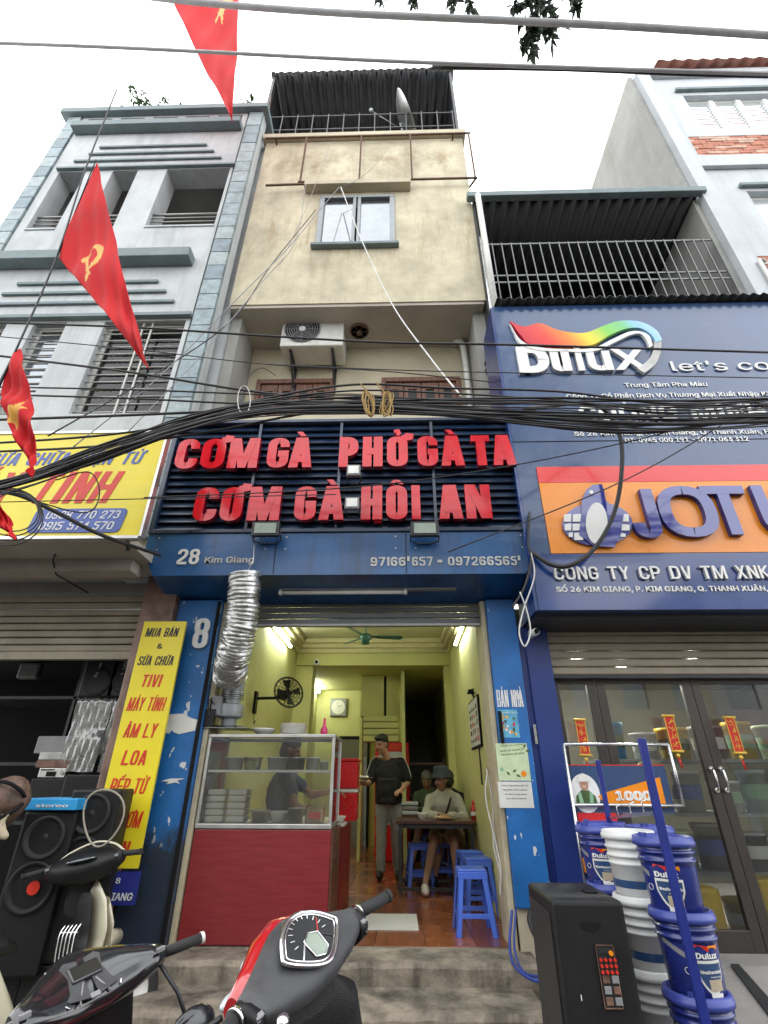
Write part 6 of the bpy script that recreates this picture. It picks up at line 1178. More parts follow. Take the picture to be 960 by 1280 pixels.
# server behind the counter
def server():
    r = root('person', 'person in a dark shirt behind the food case, reaching out one bare arm', 'person', (-1.05, 6.0, .5)); X, Y, Z0 = -1.12, 5.75, .5; bd = MB()
    P, R = head(bd, (X, Y, Z0+1.42), math.radians(0), .35, 1.0); bd.limb((X-.03, Y, Z0+1.22), (X, Y, Z0+1.36), .055, .05); bd.ell((X-.06, Y, Z0+1.0), (.13, .17, .22)); chain(bd, [V((X, Y+.17, Z0+1.16)), V((X+.2, Y+.3, Z0+1.0)), V((X+.42, Y+.33, Z0+1.04))], [.05, .042, .03]); hand(bd, V((X+.42, Y+.33, Z0+1.04)), (1, .1, -.2), (0, 0, 1), 1, .7)
    chain(bd, [V((X, Y-.17, Z0+1.16)), V((X+.12, Y-.22, Z0+.92)), V((X+.28, Y-.18, Z0+.85))], [.05, .042, .03]); hand(bd, V((X+.28, Y-.18, Z0+.85)), (1, .2, -.2), (0, 0, 1), 1, .7); bd.limb((X-.08, Y-.09, Z0+.8), (X-.08, Y-.09, Z0+.1), .08, .045); bd.limb((X-.08, Y+.09, Z0+.8), (X-.08, Y+.09, Z0+.1), .08, .045)
    organic(bd, 'body', 'skin_dark', r, .012, 2); face_bits(P, R, r); t = MB(); t.ell((X-.06, Y, Z0+1.0), (.16, .205, .24)); t.ell((X-.07, Y, Z0+.78), (.15, .19, .2)); t.limb((X-.03, Y-.14, Z0+1.16), (X-.03, Y+.14, Z0+1.16), .07, .07); t.limb((X, Y+.17, Z0+1.16), (X+.1, Y+.235, Z0+1.08), .066, .06); t.limb((X, Y-.17, Z0+1.16), (X+.06, Y-.2, Z0+1.04), .066, .06); organic(t, 'shirt', 'cloth_blue', r, .014, 3)
    tr = MB(); tr.limb((X-.08, Y-.09, Z0+.8), (X-.08, Y-.09, Z0+.05), .1, .07); tr.limb((X-.08, Y+.09, Z0+.8), (X-.08, Y+.09, Z0+.05), .1, .07); organic(tr, 'trousers', 'cloth_grey', r, .015, 3); hr = MB(); hr.ell(P(-.022, 0, .05), (.104, .088, .092), R, 20, 12); hr.ell(P(-.06, 0, -.03), (.06, .08, .08), R, 14, 8); organic(hr, 'hair', 'hair', r, .012, 1)
server()
# ================================================================ NOTICES ON THE RIGHT PILLAR
def notice(px0, py0, px1, py1, m_, lab, Y=4.876):
    a = at(px0, py0, Y); b = at(px1, py1, Y); r = root('notice', lab, 'paper notice', ((a.x+b.x)/2, Y, b.z)); bx('sheet', (a.x, Y, b.z), (b.x, Y+.002, a.z), m_, r); return r, a.x, b.x, b.z, a.z
r, x0, x1, z0, z1 = notice(623, 887, 650, 922, 'paper_blue', 'small colourful blue poster under the stencilled white words'); random.seed(8)
for i in range(16): x = random.uniform(x0+.01, x1-.03); z = random.uniform(z0+.02, z1-.05); mb = MB(); mb.prism(oval(x, z, random.uniform(.008, .016), random.uniform(.008, .018), 8), 4.8745-.0001*i, 4.8758); mb.build('print', random.choice(['gold', 'leaf', 'ink_red', 'white', 'panel_orange']), r)
text('TRUNG THU', x0+.015, x1-.015, z1-.032, .018, 4.8755, .001, 'white', 'lettering', r)
r, x0, x1, z0, z1 = notice(619, 929, 664, 976, 'paper_green', 'pale green notice with leaves and a red seal on the right pillar'); w_ = x1-x0
for s_, q, c in (('Nutrihome', .9, .014), ('Bước đi nhanh tới', .76, .02), ('thế không cần bằng', .66, .02)): text(s_, x0+.04, x1-.03, z0+(z1-z0)*q, c, 4.8755, .001, 'leaf', 'lettering', r, off=0, rot=-.08)
mb = MB()
for cx, cz, a in ((.45, .22, .5), (.55, .16, -.4), (.38, .14, 2.4), (.88, .86, 1.0), (.93, .78, .2)):
    X_ = x0+w_*cx; Z_ = z0+(z1-z0)*cz; d = Vector((math.cos(a), math.sin(a))); n_ = Vector((-d.y, d.x)); mb.prism([(X_, Z_), (X_+d.x*.022+n_.x*.010, Z_+d.y*.022+n_.y*.010), (X_+d.x*.045, Z_+d.y*.045), (X_+d.x*.022-n_.x*.010, Z_+d.y*.022-n_.y*.010)], 4.8745, 4.8758)
mb.build('leaf_print', 'leaf', r); mb = MB(); mb.prism(oval(x0+w_*.8, z0+(z1-z0)*.18, .024, .024, 16), 4.8748, 4.8758); mb.build('seal', 'panel_orange', r); mb = MB(); mb.prism(oval(x0+w_*.13, z0+(z1-z0)*.3, .016, .016, 14), 4.8748, 4.8758); mb.build('seal', 'pale_green', r)
r, x0, x1, z0, z1 = notice(622, 977, 668, 1010, 'paper', 'plain white typed notice directly below the green one', 4.877)
for i, s_ in enumerate(('CHÚ Ý KHÔNG ĐỂ XE', 'TRƯỚC CỬA HÀNG', 'Xin cảm ơn quý khách', 'Liên hệ số nhà 28')): text(s_, x0+.03+.01*i, x1-.03-.01*i, z1-.035-i*.032, .014, 4.8765, .001, 'ink_black', 'lettering', r, off=0)

# small camera, white cord and cables on the navy pillar
cm = root('street_camera', 'small white street camera under the paint shop sign', 'camera', at(668, 790, 4.7)); c = at(669, 789, 4.7)
MB().limb((c.x, 4.85, c.z+.01), (c.x, 4.68, c.z-.01), .035, .035, 14).build('housing', 'white', cm); MB().cyl((c.x, 4.645, c.z-.012), (c.x, 4.66, c.z-.012), .024, n=12).build('lens', 'dark', cm); bx('mount', (c.x-.02, 4.84, c.z-.02), (c.x+.02, 4.93, c.z+.05), 'white', cm)
def cable(pts, r, lab, Y=None, m_='cable', n=8, group=None, seg=6, name='cable'):
    P_ = [at(p[0], p[1], p[2] if len(p) > 2 else Y) for p in pts]; mb = MB(); mb.tube(spline(P_, n), r, seg); return mb.build(name, m_, label=lab, cat='cable', group=group)
cable([(664, 690), (668, 720), (655, 760), (649, 790), (656, 808), (663, 790), (659, 765), (650, 740)], .007, 'white cord hanging in a loop beside the street camera', 4.35, 'cable_white')
cable([(662, 640), (660, 680), (664, 700), (655, 735), (640, 760)], .012, 'black lead running down the right edge of the shop sign', 4.36)
hk = MB(); a = at(668, 912, 4.9); hk.box((a.x-.012, 4.88, a.z-.12), (a.x+.012, 4.90, a.z+.04)); hk.build('padlock_hasp', 'steel', label='grey metal hasp on the navy pillar beside the notices', cat='hasp')
cable([(640, 1138, 4.85), (637, 1180, 4.75), (642, 1205, 4.6), (660, 1222, 4.4), (680, 1228, 4.3)], .011, 'thick blue hose looping from the pillar box to the ground', None, 'cable_blue'); cable([(645, 1136, 4.85), (643, 1185, 4.7), (655, 1215, 4.5), (682, 1222, 4.3)], .008, 'second blue hose beside the first at the pillar foot', None, 'cable_blue')
cable([(668, 1130, 4.85), (662, 1150, 4.82), (672, 1175, 4.7), (684, 1185, 4.5)], .02, 'short black cable at the foot of the blue pillar', None)

# ================================================================ PAINT BUCKETS AND THE DISPLAY STAND
def bucket(kind):
    r = root('paint_bucket', 'x', 'paint bucket', (0, 0, 0), 'stacked paint buckets by the display stand'); R0 = .142; H_ = .345; body, lid = ('bucket_navy', 'bucket_lid') if kind == 'navy' else ('bucket_white', 'bucket_white')
    prof = [(R0*.84, 0), (R0*.86, .004), (R0*.93, .20), (R0*.94, .222), (R0*1.0, .226), (R0*1.0, .236), (R0*.945, .240), (R0*.95, .262), (R0*1.02, .266), (R0*1.02, .276), (R0*.96, .280), (R0*.97, .30), (R0*1.0, .302)]
    if kind != 'navy': prof = [(R0*.84, 0), (R0*.86, .004), (R0*.92, .16), (R0*.96, .163), (R0*.96, .172), (R0*.925, .176), (R0*.93, .20), (R0*.99, .204), (R0*.99, .213), (R0*.94, .217), (R0*.95, .245), (R0*1.01, .25), (R0*1.01, .262), (R0*.96, .266), (R0*.97, .30), (R0*1.0, .302)]
    MB().lathe(prof, n=36).build('bucket_body', body, r)
    MB().lathe([(R0*1.04, .296), (R0*1.10, .300), (R0*1.10, .322), (R0*1.06, .328), (R0*1.06, .340), (R0*1.0, .345), (R0*.93, .345), (R0*.92, .332), (.001, .332)], n=36, cap1=False).build('lid', lid, r)
    def wrap(mb, pts, rr, z0, a0, mi=0):                     # flat outline (in metres) laid round the bucket
        pass
    def patch(a0, a1, z0, z1, m_, nm, k=.0012, top=None):
        mb = MB(); n_ = 14; vs = []
        for i in range(n_+1):
            t = i/n_; a = a0+(a1-a0)*t; q0, q1 = (z0, z1) if top is None else top(t, z0, z1)
            for z in (q0, q1): rr = R0*(.86+.07*(z/.20))+k if z < .2 else R0*.94+k; vs.append((rr*math.cos(a), rr*math.sin(a), z))
        mb.add(vs, [(2*i, 2*i+2, 2*i+3, 2*i+1) for i in range(n_)], 0, True); return mb.build(nm, m_, r)
    f = -PI/2
    if kind == 'navy':
        patch(f-1.6, f-.75, .15, .175, 'grey_plastic', 'silver_band', .0012, lambda t, a, b: (a+.055*(1-t), b+.055*(1-t)))
        patch(f-.55, f+.5, .015, .150, 'ceramic', 'shield', .0012, lambda t, a, b: (a+.08*abs(2*t-1)**2.2, b)); patch(f-.49, f+.44, .028, .138, 'panel_navy', 'shield_inner', .0022, lambda t, a, b: (a+.07*abs(2*t-1)**2.2, b))
        patch(f-.18, f+.36, .03, .075, 'cloth_sand', 'house_picture', .003); patch(f-.50, f+.05, .198, .216, 'ink_red', 'wave_mark', .0012, lambda t, a, b: (a+.012*math.sin(t*5), b-.008*t)); patch(f+.0, f+.46, .194, .210, 'panel_orange', 'wave_mark', .0018, lambda t, a, b: (a+.008*math.sin(t*4), b)); patch(f-.2, f+.30, -.0+.006, .022, 'white', 'white_tab', .003)
        def wtext(s, a0, a1, z, cap, m_, off=.02):
            vs, fs = text_mesh(s, off, .5, 1); ax = min(v.x for v in vs); bx2 = max(v.x for v in vs); mb = MB(); o = []
            for v in vs:
                a = a0+(a1-a0)*(v.x-ax)/(bx2-ax); zz = z+v.y*cap/.73; rr = R0*(.86+.07*min(1, zz/.2))+.004+.0008*v.z; o.append((rr*math.cos(a), rr*math.sin(a), zz))
            mb.add(o, fs); return mb.build('lettering', m_, r)
        wtext('Dulux', f-.50, f+.36, .158, .034, 'white', .03); wtext('Weathershield', f-.44, f+.44, .098, .019, 'white'); wtext('POWERFLEXX', f-.1, f+.34, .082, .008, 'white', 0)
        mb = MB(); mb.tube([((R0*.91+.003)*math.cos(f-.80+.12*math.cos(t*PI/8)), (R0*.91+.003)*math.sin(f-.80+.12*math.cos(t*PI/8)), .105+.014*math.sin(t*PI/8)) for t in range(16)], .0015, 4, closed=True); mb.build('round_seal', 'white', r)
        for k, a in enumerate((f-.75, f-.68, f-.55, f-.48)): mb = MB(); mb.bar((R0*1.0*math.cos(a), R0*1.0*math.sin(a), .345), (R0*1.0*math.cos(a), R0*1.0*math.sin(a), .365), .012, .005); mb.build('lid_lug', 'bucket_lid', r)
    else: patch(f-2.2, f+.8, .045, .085, 'panel_navy', 'dark_band', .0015)
    return r
bn = bucket('navy'); bw = bucket('white'); HB = .312; bn.scale = bw.scale = (1, 1, .92)
def stack(proto, x, y, n, rz, labs, z0=.118, sc=None):
    for k in range(n):
        o = proto if not used.get(proto) else None
        random.seed(int(x*100+y*10+k)); jx, jy = random.uniform(-.008, .008), random.uniform(-.008, .008)
        if o: used[proto] = 1; o.location = (x+jx, y+jy, z0+k*HB); o.rotation_euler.z = rz+random.uniform(-.12, .12); o['label'] = labs[k]
        else: dup(proto, (x+jx, y+jy, z0+k*HB*(sc or 1)), rz+random.uniform(-.15, .15), labs[k], (sc,)*3 if sc else None)
used = {}
def L4(s): return ['bottom '+s, 'second from the bottom '+s, 'third from the bottom '+s, 'top '+s, 'topmost '+s]
stack(bn, 1.44, 3.25, 1, .0, L4('navy paint bucket of the nearest stack')); 
for k, rz in ((1, .1), (2, .22), (3, -.50)): dup(bn, (1.44+(.01 if k == 2 else 0), 3.25, .118+k*HB), rz, L4('navy paint bucket of the nearest stack')[k])
stack(bw, 1.39, 3.60, 4, 0, L4('white paint bucket of the stack behind the nearest navy one'))
stack(bn, 1.37, 4.0, 4, -.4, L4('navy paint bucket of the stack behind the white one'))
stack(bn, 1.69, 3.98, 4, .2, L4('navy paint bucket of the rear stack right of the stand post'))
stack(bn, 1.52, 4.32, 4, -.6, L4('navy paint bucket of the farthest stack, before the metal frame'))
def can(px, py, Y, h, lab):
    p = at(px, py, Y); r = root('paint_can', lab, 'paint can', p, 'small paint cans by the navy pillar'); MB().lathe([(.06, 0), (.065, h), (.068, h), (.068, h+.012), (.055, h+.012), (.001, h+.01)], p, 20, cap1=False).build('can_body', 'bucket_navy', r); MB().lathe([(.0635, h*.2), (.0655, h*.7)], p, 20, cap0=False, cap1=False).build('can_label', 'cloth_sand', r)
zz = .5
for k in range(5):
    r = root('paint_can', f'{["lowest", "second lowest", "middle", "second highest", "highest"][k]} small can in the pile between the navy pillar and the buckets', 'paint can', (1.33, 4.62, .49+k*.19), 'small paint cans by the navy pillar')
    MB().lathe([(.085, 0), (.09, .15), (.094, .155), (.094, .17), (.08, .172), (.001, .17)], (1.46, 4.50, .48+k*.178), 22, cap1=False).build('can_body', 'bucket_navy', r); MB().lathe([(.087, .03), (.0905, .12)], (1.46, 4.50, .48+k*.178), 22, cap0=False, cap1=False).build('can_label', 'panel_orange', r)
ds_ = root('display_stand', 'navy steel display stand with two posts, leaning over the paint buckets', 'stand', (1.36, 3.4, .118))
bx('post', (1.335, 3.03, .118), (1.378, 3.05, 1.84), 'post_navy', ds_, bevel=.003); a = at(745, 950, 4.25); bx('post', (a.x, 4.25, .118), (a.x+.035, 4.27, a.z), 'post_navy', ds_, bevel=.003)
mb = MB(); mb.bar((1.356, 3.06, 1.485), (a.x+.02, 4.245, 1.40), .016, .016); mb.build('side_rail', 'steel', ds_); mb = MB(); mb.bar((1.40, 3.10, 1.478), (a.x+.06, 4.2, 1.43), .010, .010); mb.build('side_rail', 'steel', ds_)
for t in (.2, .45, .75): p = Vector((1.356, 3.06, 1.485)).lerp(Vector((a.x+.02, 4.245, 1.40)), t); MB().tube([p, p+Vector((-.005, -.01, .06)), p+Vector((.03, -.01, .075))], .005, 6).build('hook', 'steel', ds_)
# silver frame with a printed advert panel
mf = root('advert_frame', 'silver pipe frame holding a navy poster of a worker in a white helmet', 'sign', (1.75, 4.55, .46))
FX0, FX1 = at(703, 930, 4.5).x+.01, at(835, 930, 4.5).x
for p_, q_ in (((FX0, 4.5, .46), (FX0, 4.5, 1.9)), ((FX1, 4.5, 1.46), (FX1, 4.5, 1.9)), ((FX0, 4.5, 1.9), (FX1, 4.5, 1.9)), ((FX0, 4.5, 1.47), (FX1, 4.5, 1.47))): MB().tube([p_, q_], .013, 8).build('pipe', 'steel', mf)
PX0, PX1 = FX0+.03, FX1-.06; PY = 4.53
bx('poster', (PX0, PY, 1.42), (PX1, PY+.006, 1.75), 'panel_navy', mf); bx('lower_panel', (PX0, PY, .5), (PX0+.30, PY+.006, 1.418), 'panel_red', mf); bx('edge_line', (PX0, PY-.002, 1.745), (PX1, PY, 1.752), 'ink_red', mf)
mb = MB(); mb.prism([(PX0, .5), (PX0+.30, .5), (PX0+.26, 1.1), (PX0+.1, 1.3), (PX0, 1.38)], PY-.003, PY-.001); mb.build('red_print', 'panel_red', mf)
wx_, wz_ = at(732, 995, PY).x, at(732, 995, PY).z
mb = MB(); mb.prism(oval(wx_, wz_+.02, .115, .135, 26), PY-.004, PY-.0032); mb.build('white_disc', 'white', mf)
mb = MB(); mb.prism([(wx_-.085, wz_-.07), (wx_+.085, wz_-.07), (wx_+.075, wz_+.0), (wx_+.03, wz_+.04), (wx_-.03, wz_+.04), (wx_-.075, wz_)], PY-.006, PY-.0045); mb.build('vest_print', 'leaf', mf); mb = MB(); mb.prism([(wx_+.02, wz_-.07), (wx_+.05, wz_-.07), (wx_+.06, wz_+.01), (wx_+.035, wz_+.03)], PY-.007, PY-.0062); mb.prism([(wx_-.02, wz_-.07), (wx_-.05, wz_-.07), (wx_-.06, wz_+.01), (wx_-.035, wz_+.03)], PY-.007, PY-.0062); mb.build('vest_stripe', 'pale_green', mf)
mb = MB(); mb.prism(oval(wx_, wz_+.085, .034, .048, 18), PY-.008, PY-.0072); mb.build('face_print', 'skin', mf); mb = MB(); mb.prism(oval(wx_, wz_+.115, .046, .05, 18, 0, PI)+[(wx_-.046, wz_+.105), (wx_+.046, wz_+.105)][:0], PY-.010, PY-.0085) if False else mb.prism([(wx_+.046*math.cos(t*PI/12), wz_+.108+.05*math.sin(t*PI/12)) for t in range(13)]+[(wx_-.052, wz_+.100), (wx_+.052, wz_+.100)], PY-.010, PY-.0085); mb.build('helmet_print', 'ceramic', mf)
for q in (-.011, .011): bx('eye_print', (wx_+q-.005, PY-.0092, wz_+.088), (wx_+q+.005, PY-.0084, wz_+.091), 'dark', mf)
bx('smile_print', (wx_-.012, PY-.0092, wz_+.062), (wx_+.012, PY-.0084, wz_+.067), 'white', mf)
a = at(762, 990, PY); b = at(822, 975, PY); mb = MB(); mb.prism([(a.x-.04, a.z-.09), (b.x+.02, b.z-.09-.10), (b.x+.02, b.z+.02), (a.x-.02, a.z-.0), (a.x-.1, a.z-.03)], PY-.005, PY-.0035); mb.build('orange_band', 'panel_orange', mf)
text('1000', at(770, 1000, PY).x, at(815, 1000, PY).x, at(770, 1000, PY).z, .085, PY-.0055, .003, 'white', 'number', mf, off=.045)

# black party speaker with a mixer panel
sp = root('party_speaker', 'big black portable loudspeaker with a red and black mixer panel on its front', 'loudspeaker', (1.02, 3.3, .118))
sx0, sx1, sy0, sy1, sz1 = .758, 1.112, 3.10, 3.62, 1.108
bx('cabinet', (sx0, sy0, .118), (sx1, sy1, sz1), 'seat_black', sp, bevel=.02, seg=3); bx('side_grille', (sx0-.006, sy0+.05, .2), (sx0-.001, sy1-.04, sz1-.06), 'dark_metal', sp)
mb = MB(); mb.prism([((sx0+sx1)/2+.05*math.cos(-PI+t*PI/12), sz1-.085+.035*math.sin(-PI+t*PI/12)) for t in range(13)], sy0-.003, sy0+.01); mb.build('carry_recess', 'dark', sp); bx('carry_handle', (sx1-.12, sy0+.18, sz1+.001), (sx1-.06, sy0+.26, sz1+.008), 'dark', sp, bevel=.002)
a_, b_ = at(744, 1181, 3.09), at(779, 1262, 3.09); pz0, pz1, px0_, px1_ = b_.z, a_.z, a_.x, b_.x+.005; bx('mixer_panel', (px0_, sy0-.006, pz0), (px1_, sy0-.001, pz1), 'pure_black', sp, bevel=.001)
mb = MB()
for a_, b_ in (((px0_, pz0), (px1_, pz0+.004)), ((px0_, pz1-.004), (px1_, pz1)), ((px0_, pz0), (px0_+.003, pz1)), ((px1_-.003, pz0), (px1_, pz1))): mb.box((a_[0], sy0-.009, a_[1]), (b_[0], sy0-.0065, b_[1]))
mb.build('panel_border', 'brown_leather', sp); bx('display', (px0_+.012, sy0-.009, pz1-.032), (px0_+.06, sy0-.0065, pz1-.014), 'dark_metal', sp); MB().cyl((px1_-.018, sy0-.016, pz1-.03), (px1_-.018, sy0-.006, pz1-.03), .010, n=14).build('volume_knob', 'panel_orange', sp)
kn = MB().cyl((0, -.012, 0), (0, 0, 0), .0065, n=10)
for j in range(3):
    for i in range(4): MB().cyl((px0_+.016+i*.022, sy0-.014, pz1-.055-j*.022), (px0_+.016+i*.022, sy0-.0062, pz1-.055-j*.022), .007, n=10).build('mixer_knob', 'ink_red', sp)
for j in range(3):
    for i in range(2): bx('socket', (px0_+.012+i*.042, sy0-.010, pz0+.012+j*.038), (px0_+.044+i*.042, sy0-.0062, pz0+.04+j*.038), 'grey_plastic' if (i+j) % 2 else 'brown_leather', sp, bevel=.003)
bx('label_mark', (sx0+.08, sy0-.004, .74), (sx0+.084, sy0-.001, .76), 'paper', sp)
# metal ramp before the glass door
mb = MB(); mb.add([(1.95, 4.779, .46), (6.0, 4.779, .46), (6.0, 3.5, .121), (1.95, 3.5, .121), (1.95, 4.779, .11), (6.0, 4.779, .11)], [(0, 3, 2, 1), (4, 5, 2, 3), (0, 4, 3), (1, 2, 5), (0, 1, 5, 4)]); mb.build('entrance_slope', 'paving', label='grey concrete slope rising from the pavement to the glass doors', cat='ramp')
mb = MB(); mb.add([(2.40, 4.77, .475), (2.46, 4.77, .475), (2.36, 3.7, .192), (2.22, 3.7, .192), (2.40, 4.77, .45), (2.46, 4.77, .45), (2.36, 3.7, .165), (2.22, 3.7, .165)], [(0, 3, 2, 1), (4, 5, 6, 7), (0, 4, 7, 3), (1, 2, 6, 5), (3, 7, 6, 2), (0, 1, 5, 4)]); mb.build('door_ramp', 'dark_metal', label='narrow dark metal strip lying on the slope before the glass doors', cat='metal strip')
# goods behind the glass doors
cols = ['bucket_white', 'pale_green', 'ceramic', 'yellow_plastic', 'grey_plastic', 'bucket_white', 'paper_green', 'box_blue', 'glass_pale']
shf = root('paint_shelf', 'steel shelf with paint containers inside the paint shop', 'shelf', (3.0, 6.0, .46))
for z in (.9, 1.35, 1.8): bx('shelf_board', (2.0, 5.45, z), (5.2, 6.0, z+.03), 'grey_metal', shf)
for x in (2.0, 3.05, 4.1, 5.17): bx('upright', (x, 5.44, .46), (x+.03, 5.47, 2.3), 'grey_metal', shf)
random.seed(12); i = 0; cnt = {}; ORD = 'first second third fourth fifth sixth seventh eighth ninth tenth eleventh twelfth thirteenth'.split()
for zi, z in enumerate((.462, .932, 1.382, 1.832)):
    x = 2.12+random.uniform(0, .1)
    while x < 4.6:
        rr = random.uniform(.09, .155); h = random.uniform(.24, .36); c_ = random.choice(cols) if not (zi == 0 and x > 2.4) else random.choice(['yellow_plastic', 'yellow_plastic', 'bucket_white']); xx_ = x+rr; cnt[zi] = cnt.get(zi, 0)+1
        r = root('paint_container', f"{ORD[cnt[zi]-1]} paint container from the left on the {['floor', 'lowest shelf', 'middle shelf', 'highest shelf'][zi]} inside the paint shop", 'paint container', (xx_, 5.66, z), 'paint containers inside the shop')
        MB().lathe([(rr*.9, 0), (rr, h*.9), (rr*1.06, h*.9), (rr*1.06, h), (rr*.9, h), (.001, h*.98)], (xx_, 5.66, z), 18, cap1=False).build('container_body', c_, r)
        MB().lathe([(rr*.94+.001, h*.3), (rr*.97+.001, h*.65)], (xx_, 5.66, z), 18, cap0=False, cap1=False).build('container_label', random.choice(['paper', 'leaf', 'ink_blue', 'ink_red', 'pale_green']), r)
        x += rr*2+random.uniform(.02, .09); i += 1
tr_ = root('tape_roll', 'cream roll of masking tape film behind the glass, left of the handles', 'tape roll', (2.45, 5.6, 1.6)); MB().lathe([(.06, -.04), (.16, -.04), (.16, .04), (.06, .04), (.06, -.04)], (2.42, 5.36, 1.66), 26, R=Matrix.Rotation(PI/2, 3, 'X'), cap0=False, cap1=False).build('roll', 'cloth_sand', tr_)
for x_, z_, s_ in ((3.0, .47, .3), (3.42, .47, .26)): bx('yellow_crate', (x_, 5.16, z_), (x_+.36, 5.42, z_+s_*1.5), 'yellow_plastic', label='yellow plastic crate behind the %s' % ('right glass door, nearest its frame' if x_ < 3.3 else 'right glass door, farther right'), cat='crate', bevel=.02)
bx('yellow_jerrycan', (2.38, 5.18, .47), (2.68, 5.38, .86), 'yellow_plastic', label='yellow jerrycan low behind the left glass door', cat='jerrycan', bevel=.04)

# ================================================================ SCOOTERS
def frame_pts(o, fwd, up, P): f = Vector(fwd).normalized(); u = Vector(up).normalized(); l = u.cross(f).normalized(); u = f.cross(l); return Vector(o)+f*P[0]+l*P[1]+u*P[2]
def surf(sections, n=18, m_=None, mb=None, cap=True):
    """skin over closed cross-sections; each is centre, half width, half height, squareness, in local x(forward) y(left) z(up)"""
    mb = mb or MB(); vs = []
    for (cx, cy, cz, a, b, e, tilt) in sections:
        for j in range(n):
            t = 2*PI*j/n; y = a*abs(math.cos(t))**e*(1 if math.cos(t) >= 0 else -1); z = b*abs(math.sin(t))**e*(1 if math.sin(t) >= 0 else -1)
            vs.append((cx+z*math.sin(tilt), cy+y, cz+z*math.cos(tilt)))
    k = len(sections); fs = [(i*n+j, i*n+(j+1) % n, (i+1)*n+(j+1) % n, (i+1)*n+j) for i in range(k-1) for j in range(n)]
    mb.add(vs, fs, 0, True)
    if cap: o = len(mb.v)-len(vs); mb.f.append([o+j for j in range(n)][::-1]); mb.mi.append(0); mb.sm.append(False); mb.f.append([o+(k-1)*n+j for j in range(n)]); mb.mi.append(0); mb.sm.append(False)
    return mb
def wheel(r, x, R_=.25):
    wl_ = MB().lathe([(R_-.075, -.03), (R_-.02, -.045), (R_, -.02), (R_, .02), (R_-.02, .045), (R_-.075, .03)], (x, 0, R_), 32, R=Matrix.Rotation(PI/2, 3, 'X'), cap0=False, cap1=False).build('wheel', 'rubber', r)
    MB().lathe([(.03, -.03), (.05, -.035), (R_-.08, -.022), (R_-.07, -.03), (R_-.07, .03), (R_-.08, .022), (.05, .035), (.03, .03)], (x, 0, R_), 24, R=Matrix.Rotation(PI/2, 3, 'X')).build('rim', 'alu', wl_)
def grip(r, s, x, y0, z, lever='rubber', drop=-.02, L=.13, ring=True):
    MB().tube([(x, s*y0, z), (x-.015, s*(y0+L*.5), z+drop*.5), (x-.03, s*(y0+L), z+drop)], [.0165, .0175, .0165], 14).build('grip', 'rubber', r)
    MB().cyl((x-.03, s*(y0+L), z+drop), (x-.033, s*(y0+L+.012), z+drop*1.05), .019, n=14).build('grip_end', lever, r)
    if ring: MB().cyl((x+.001, s*(y0-.012), z+.001), (x, s*y0, z), .024, n=16).build('grip_collar', 'chrome', r)
    MB().tube(spline([(x+.045, s*(y0-.01), z-.005), (x+.06, s*(y0+.05), z-.012), (x+.035, s*(y0+L), z-.02)], 5), .0065, 6).build('brake_lever', 'dark_metal' if lever == 'rubber' else 'ceramic', r)
def common(r, body, seatm, panel, cream_floor=None):
    wheel(r, .64); wheel(r, -.62)
    surf([(.44, 0, .78, .17, .05, .8, .3), (.46, 0, .66, .20, .045, .8, .3), (.44, 0, .50, .19, .04, .8, .2), (.36, 0, .36, .16, .04, .8, 0)], 20).build('leg_shield', body, r)
    surf([(.36, 0, .27, .15, .035, .6, 0), (.0, 0, .25, .15, .035, .6, 0)], 16).build('floorboard', cream_floor or panel, r, bevel=.004)
    surf([(-.02, 0, .36, .10, .10, .8, 0), (-.12, 0, .48, .14, .17, .8, 0), (-.45, 0, .55, .17, .15, .9, 0), (-.75, 0, .62, .12, .08, .9, 0), (-.9, 0, .66, .05, .03, 1, 0)], 20).build('rear_body', body, r)
    surf([(-.04, 0, .70, .08, .03, .8, 0), (-.12, 0, .73, .13, .05, .8, 0), (-.45, 0, .75, .15, .055, .8, 0), (-.72, 0, .80, .12, .045, .8, 0), (-.80, 0, .82, .06, .02, 1, 0)], 20).build('seat', seatm, r)
    surf([(.86, 0, .50, .02, .02, 1, 0), (.78, 0, .54, .07, .05, .9, 0), (.62, 0, .56, .085, .06, .9, 0), (.48, 0, .50, .07, .05, .9, 0)], 16).build('front_fender', body, r)
    MB().tube([(.64, .05, .25), (.5, .04, .62), (.42, 0, .9)], .018, 8).build('fork', 'dark_metal', r); MB().tube([(.64, -.05, .25), (.5, -.04, .62), (.42, 0, .9)], .018, 8).build('fork', 'dark_metal', r)
    MB().tube([(-.2, .05, .28), (-.1, .16, .02)], .012, 8).build('side_stand', 'dark_metal', r); MB().tube([(-.2, -.12, .25), (-.7, -.15, .32)], .045, 12).build('exhaust', 'dark_metal', r)
def place(r, loc, head, lean): r.location = loc; r.rotation_euler = Euler((lean, 0, head), 'XYZ')
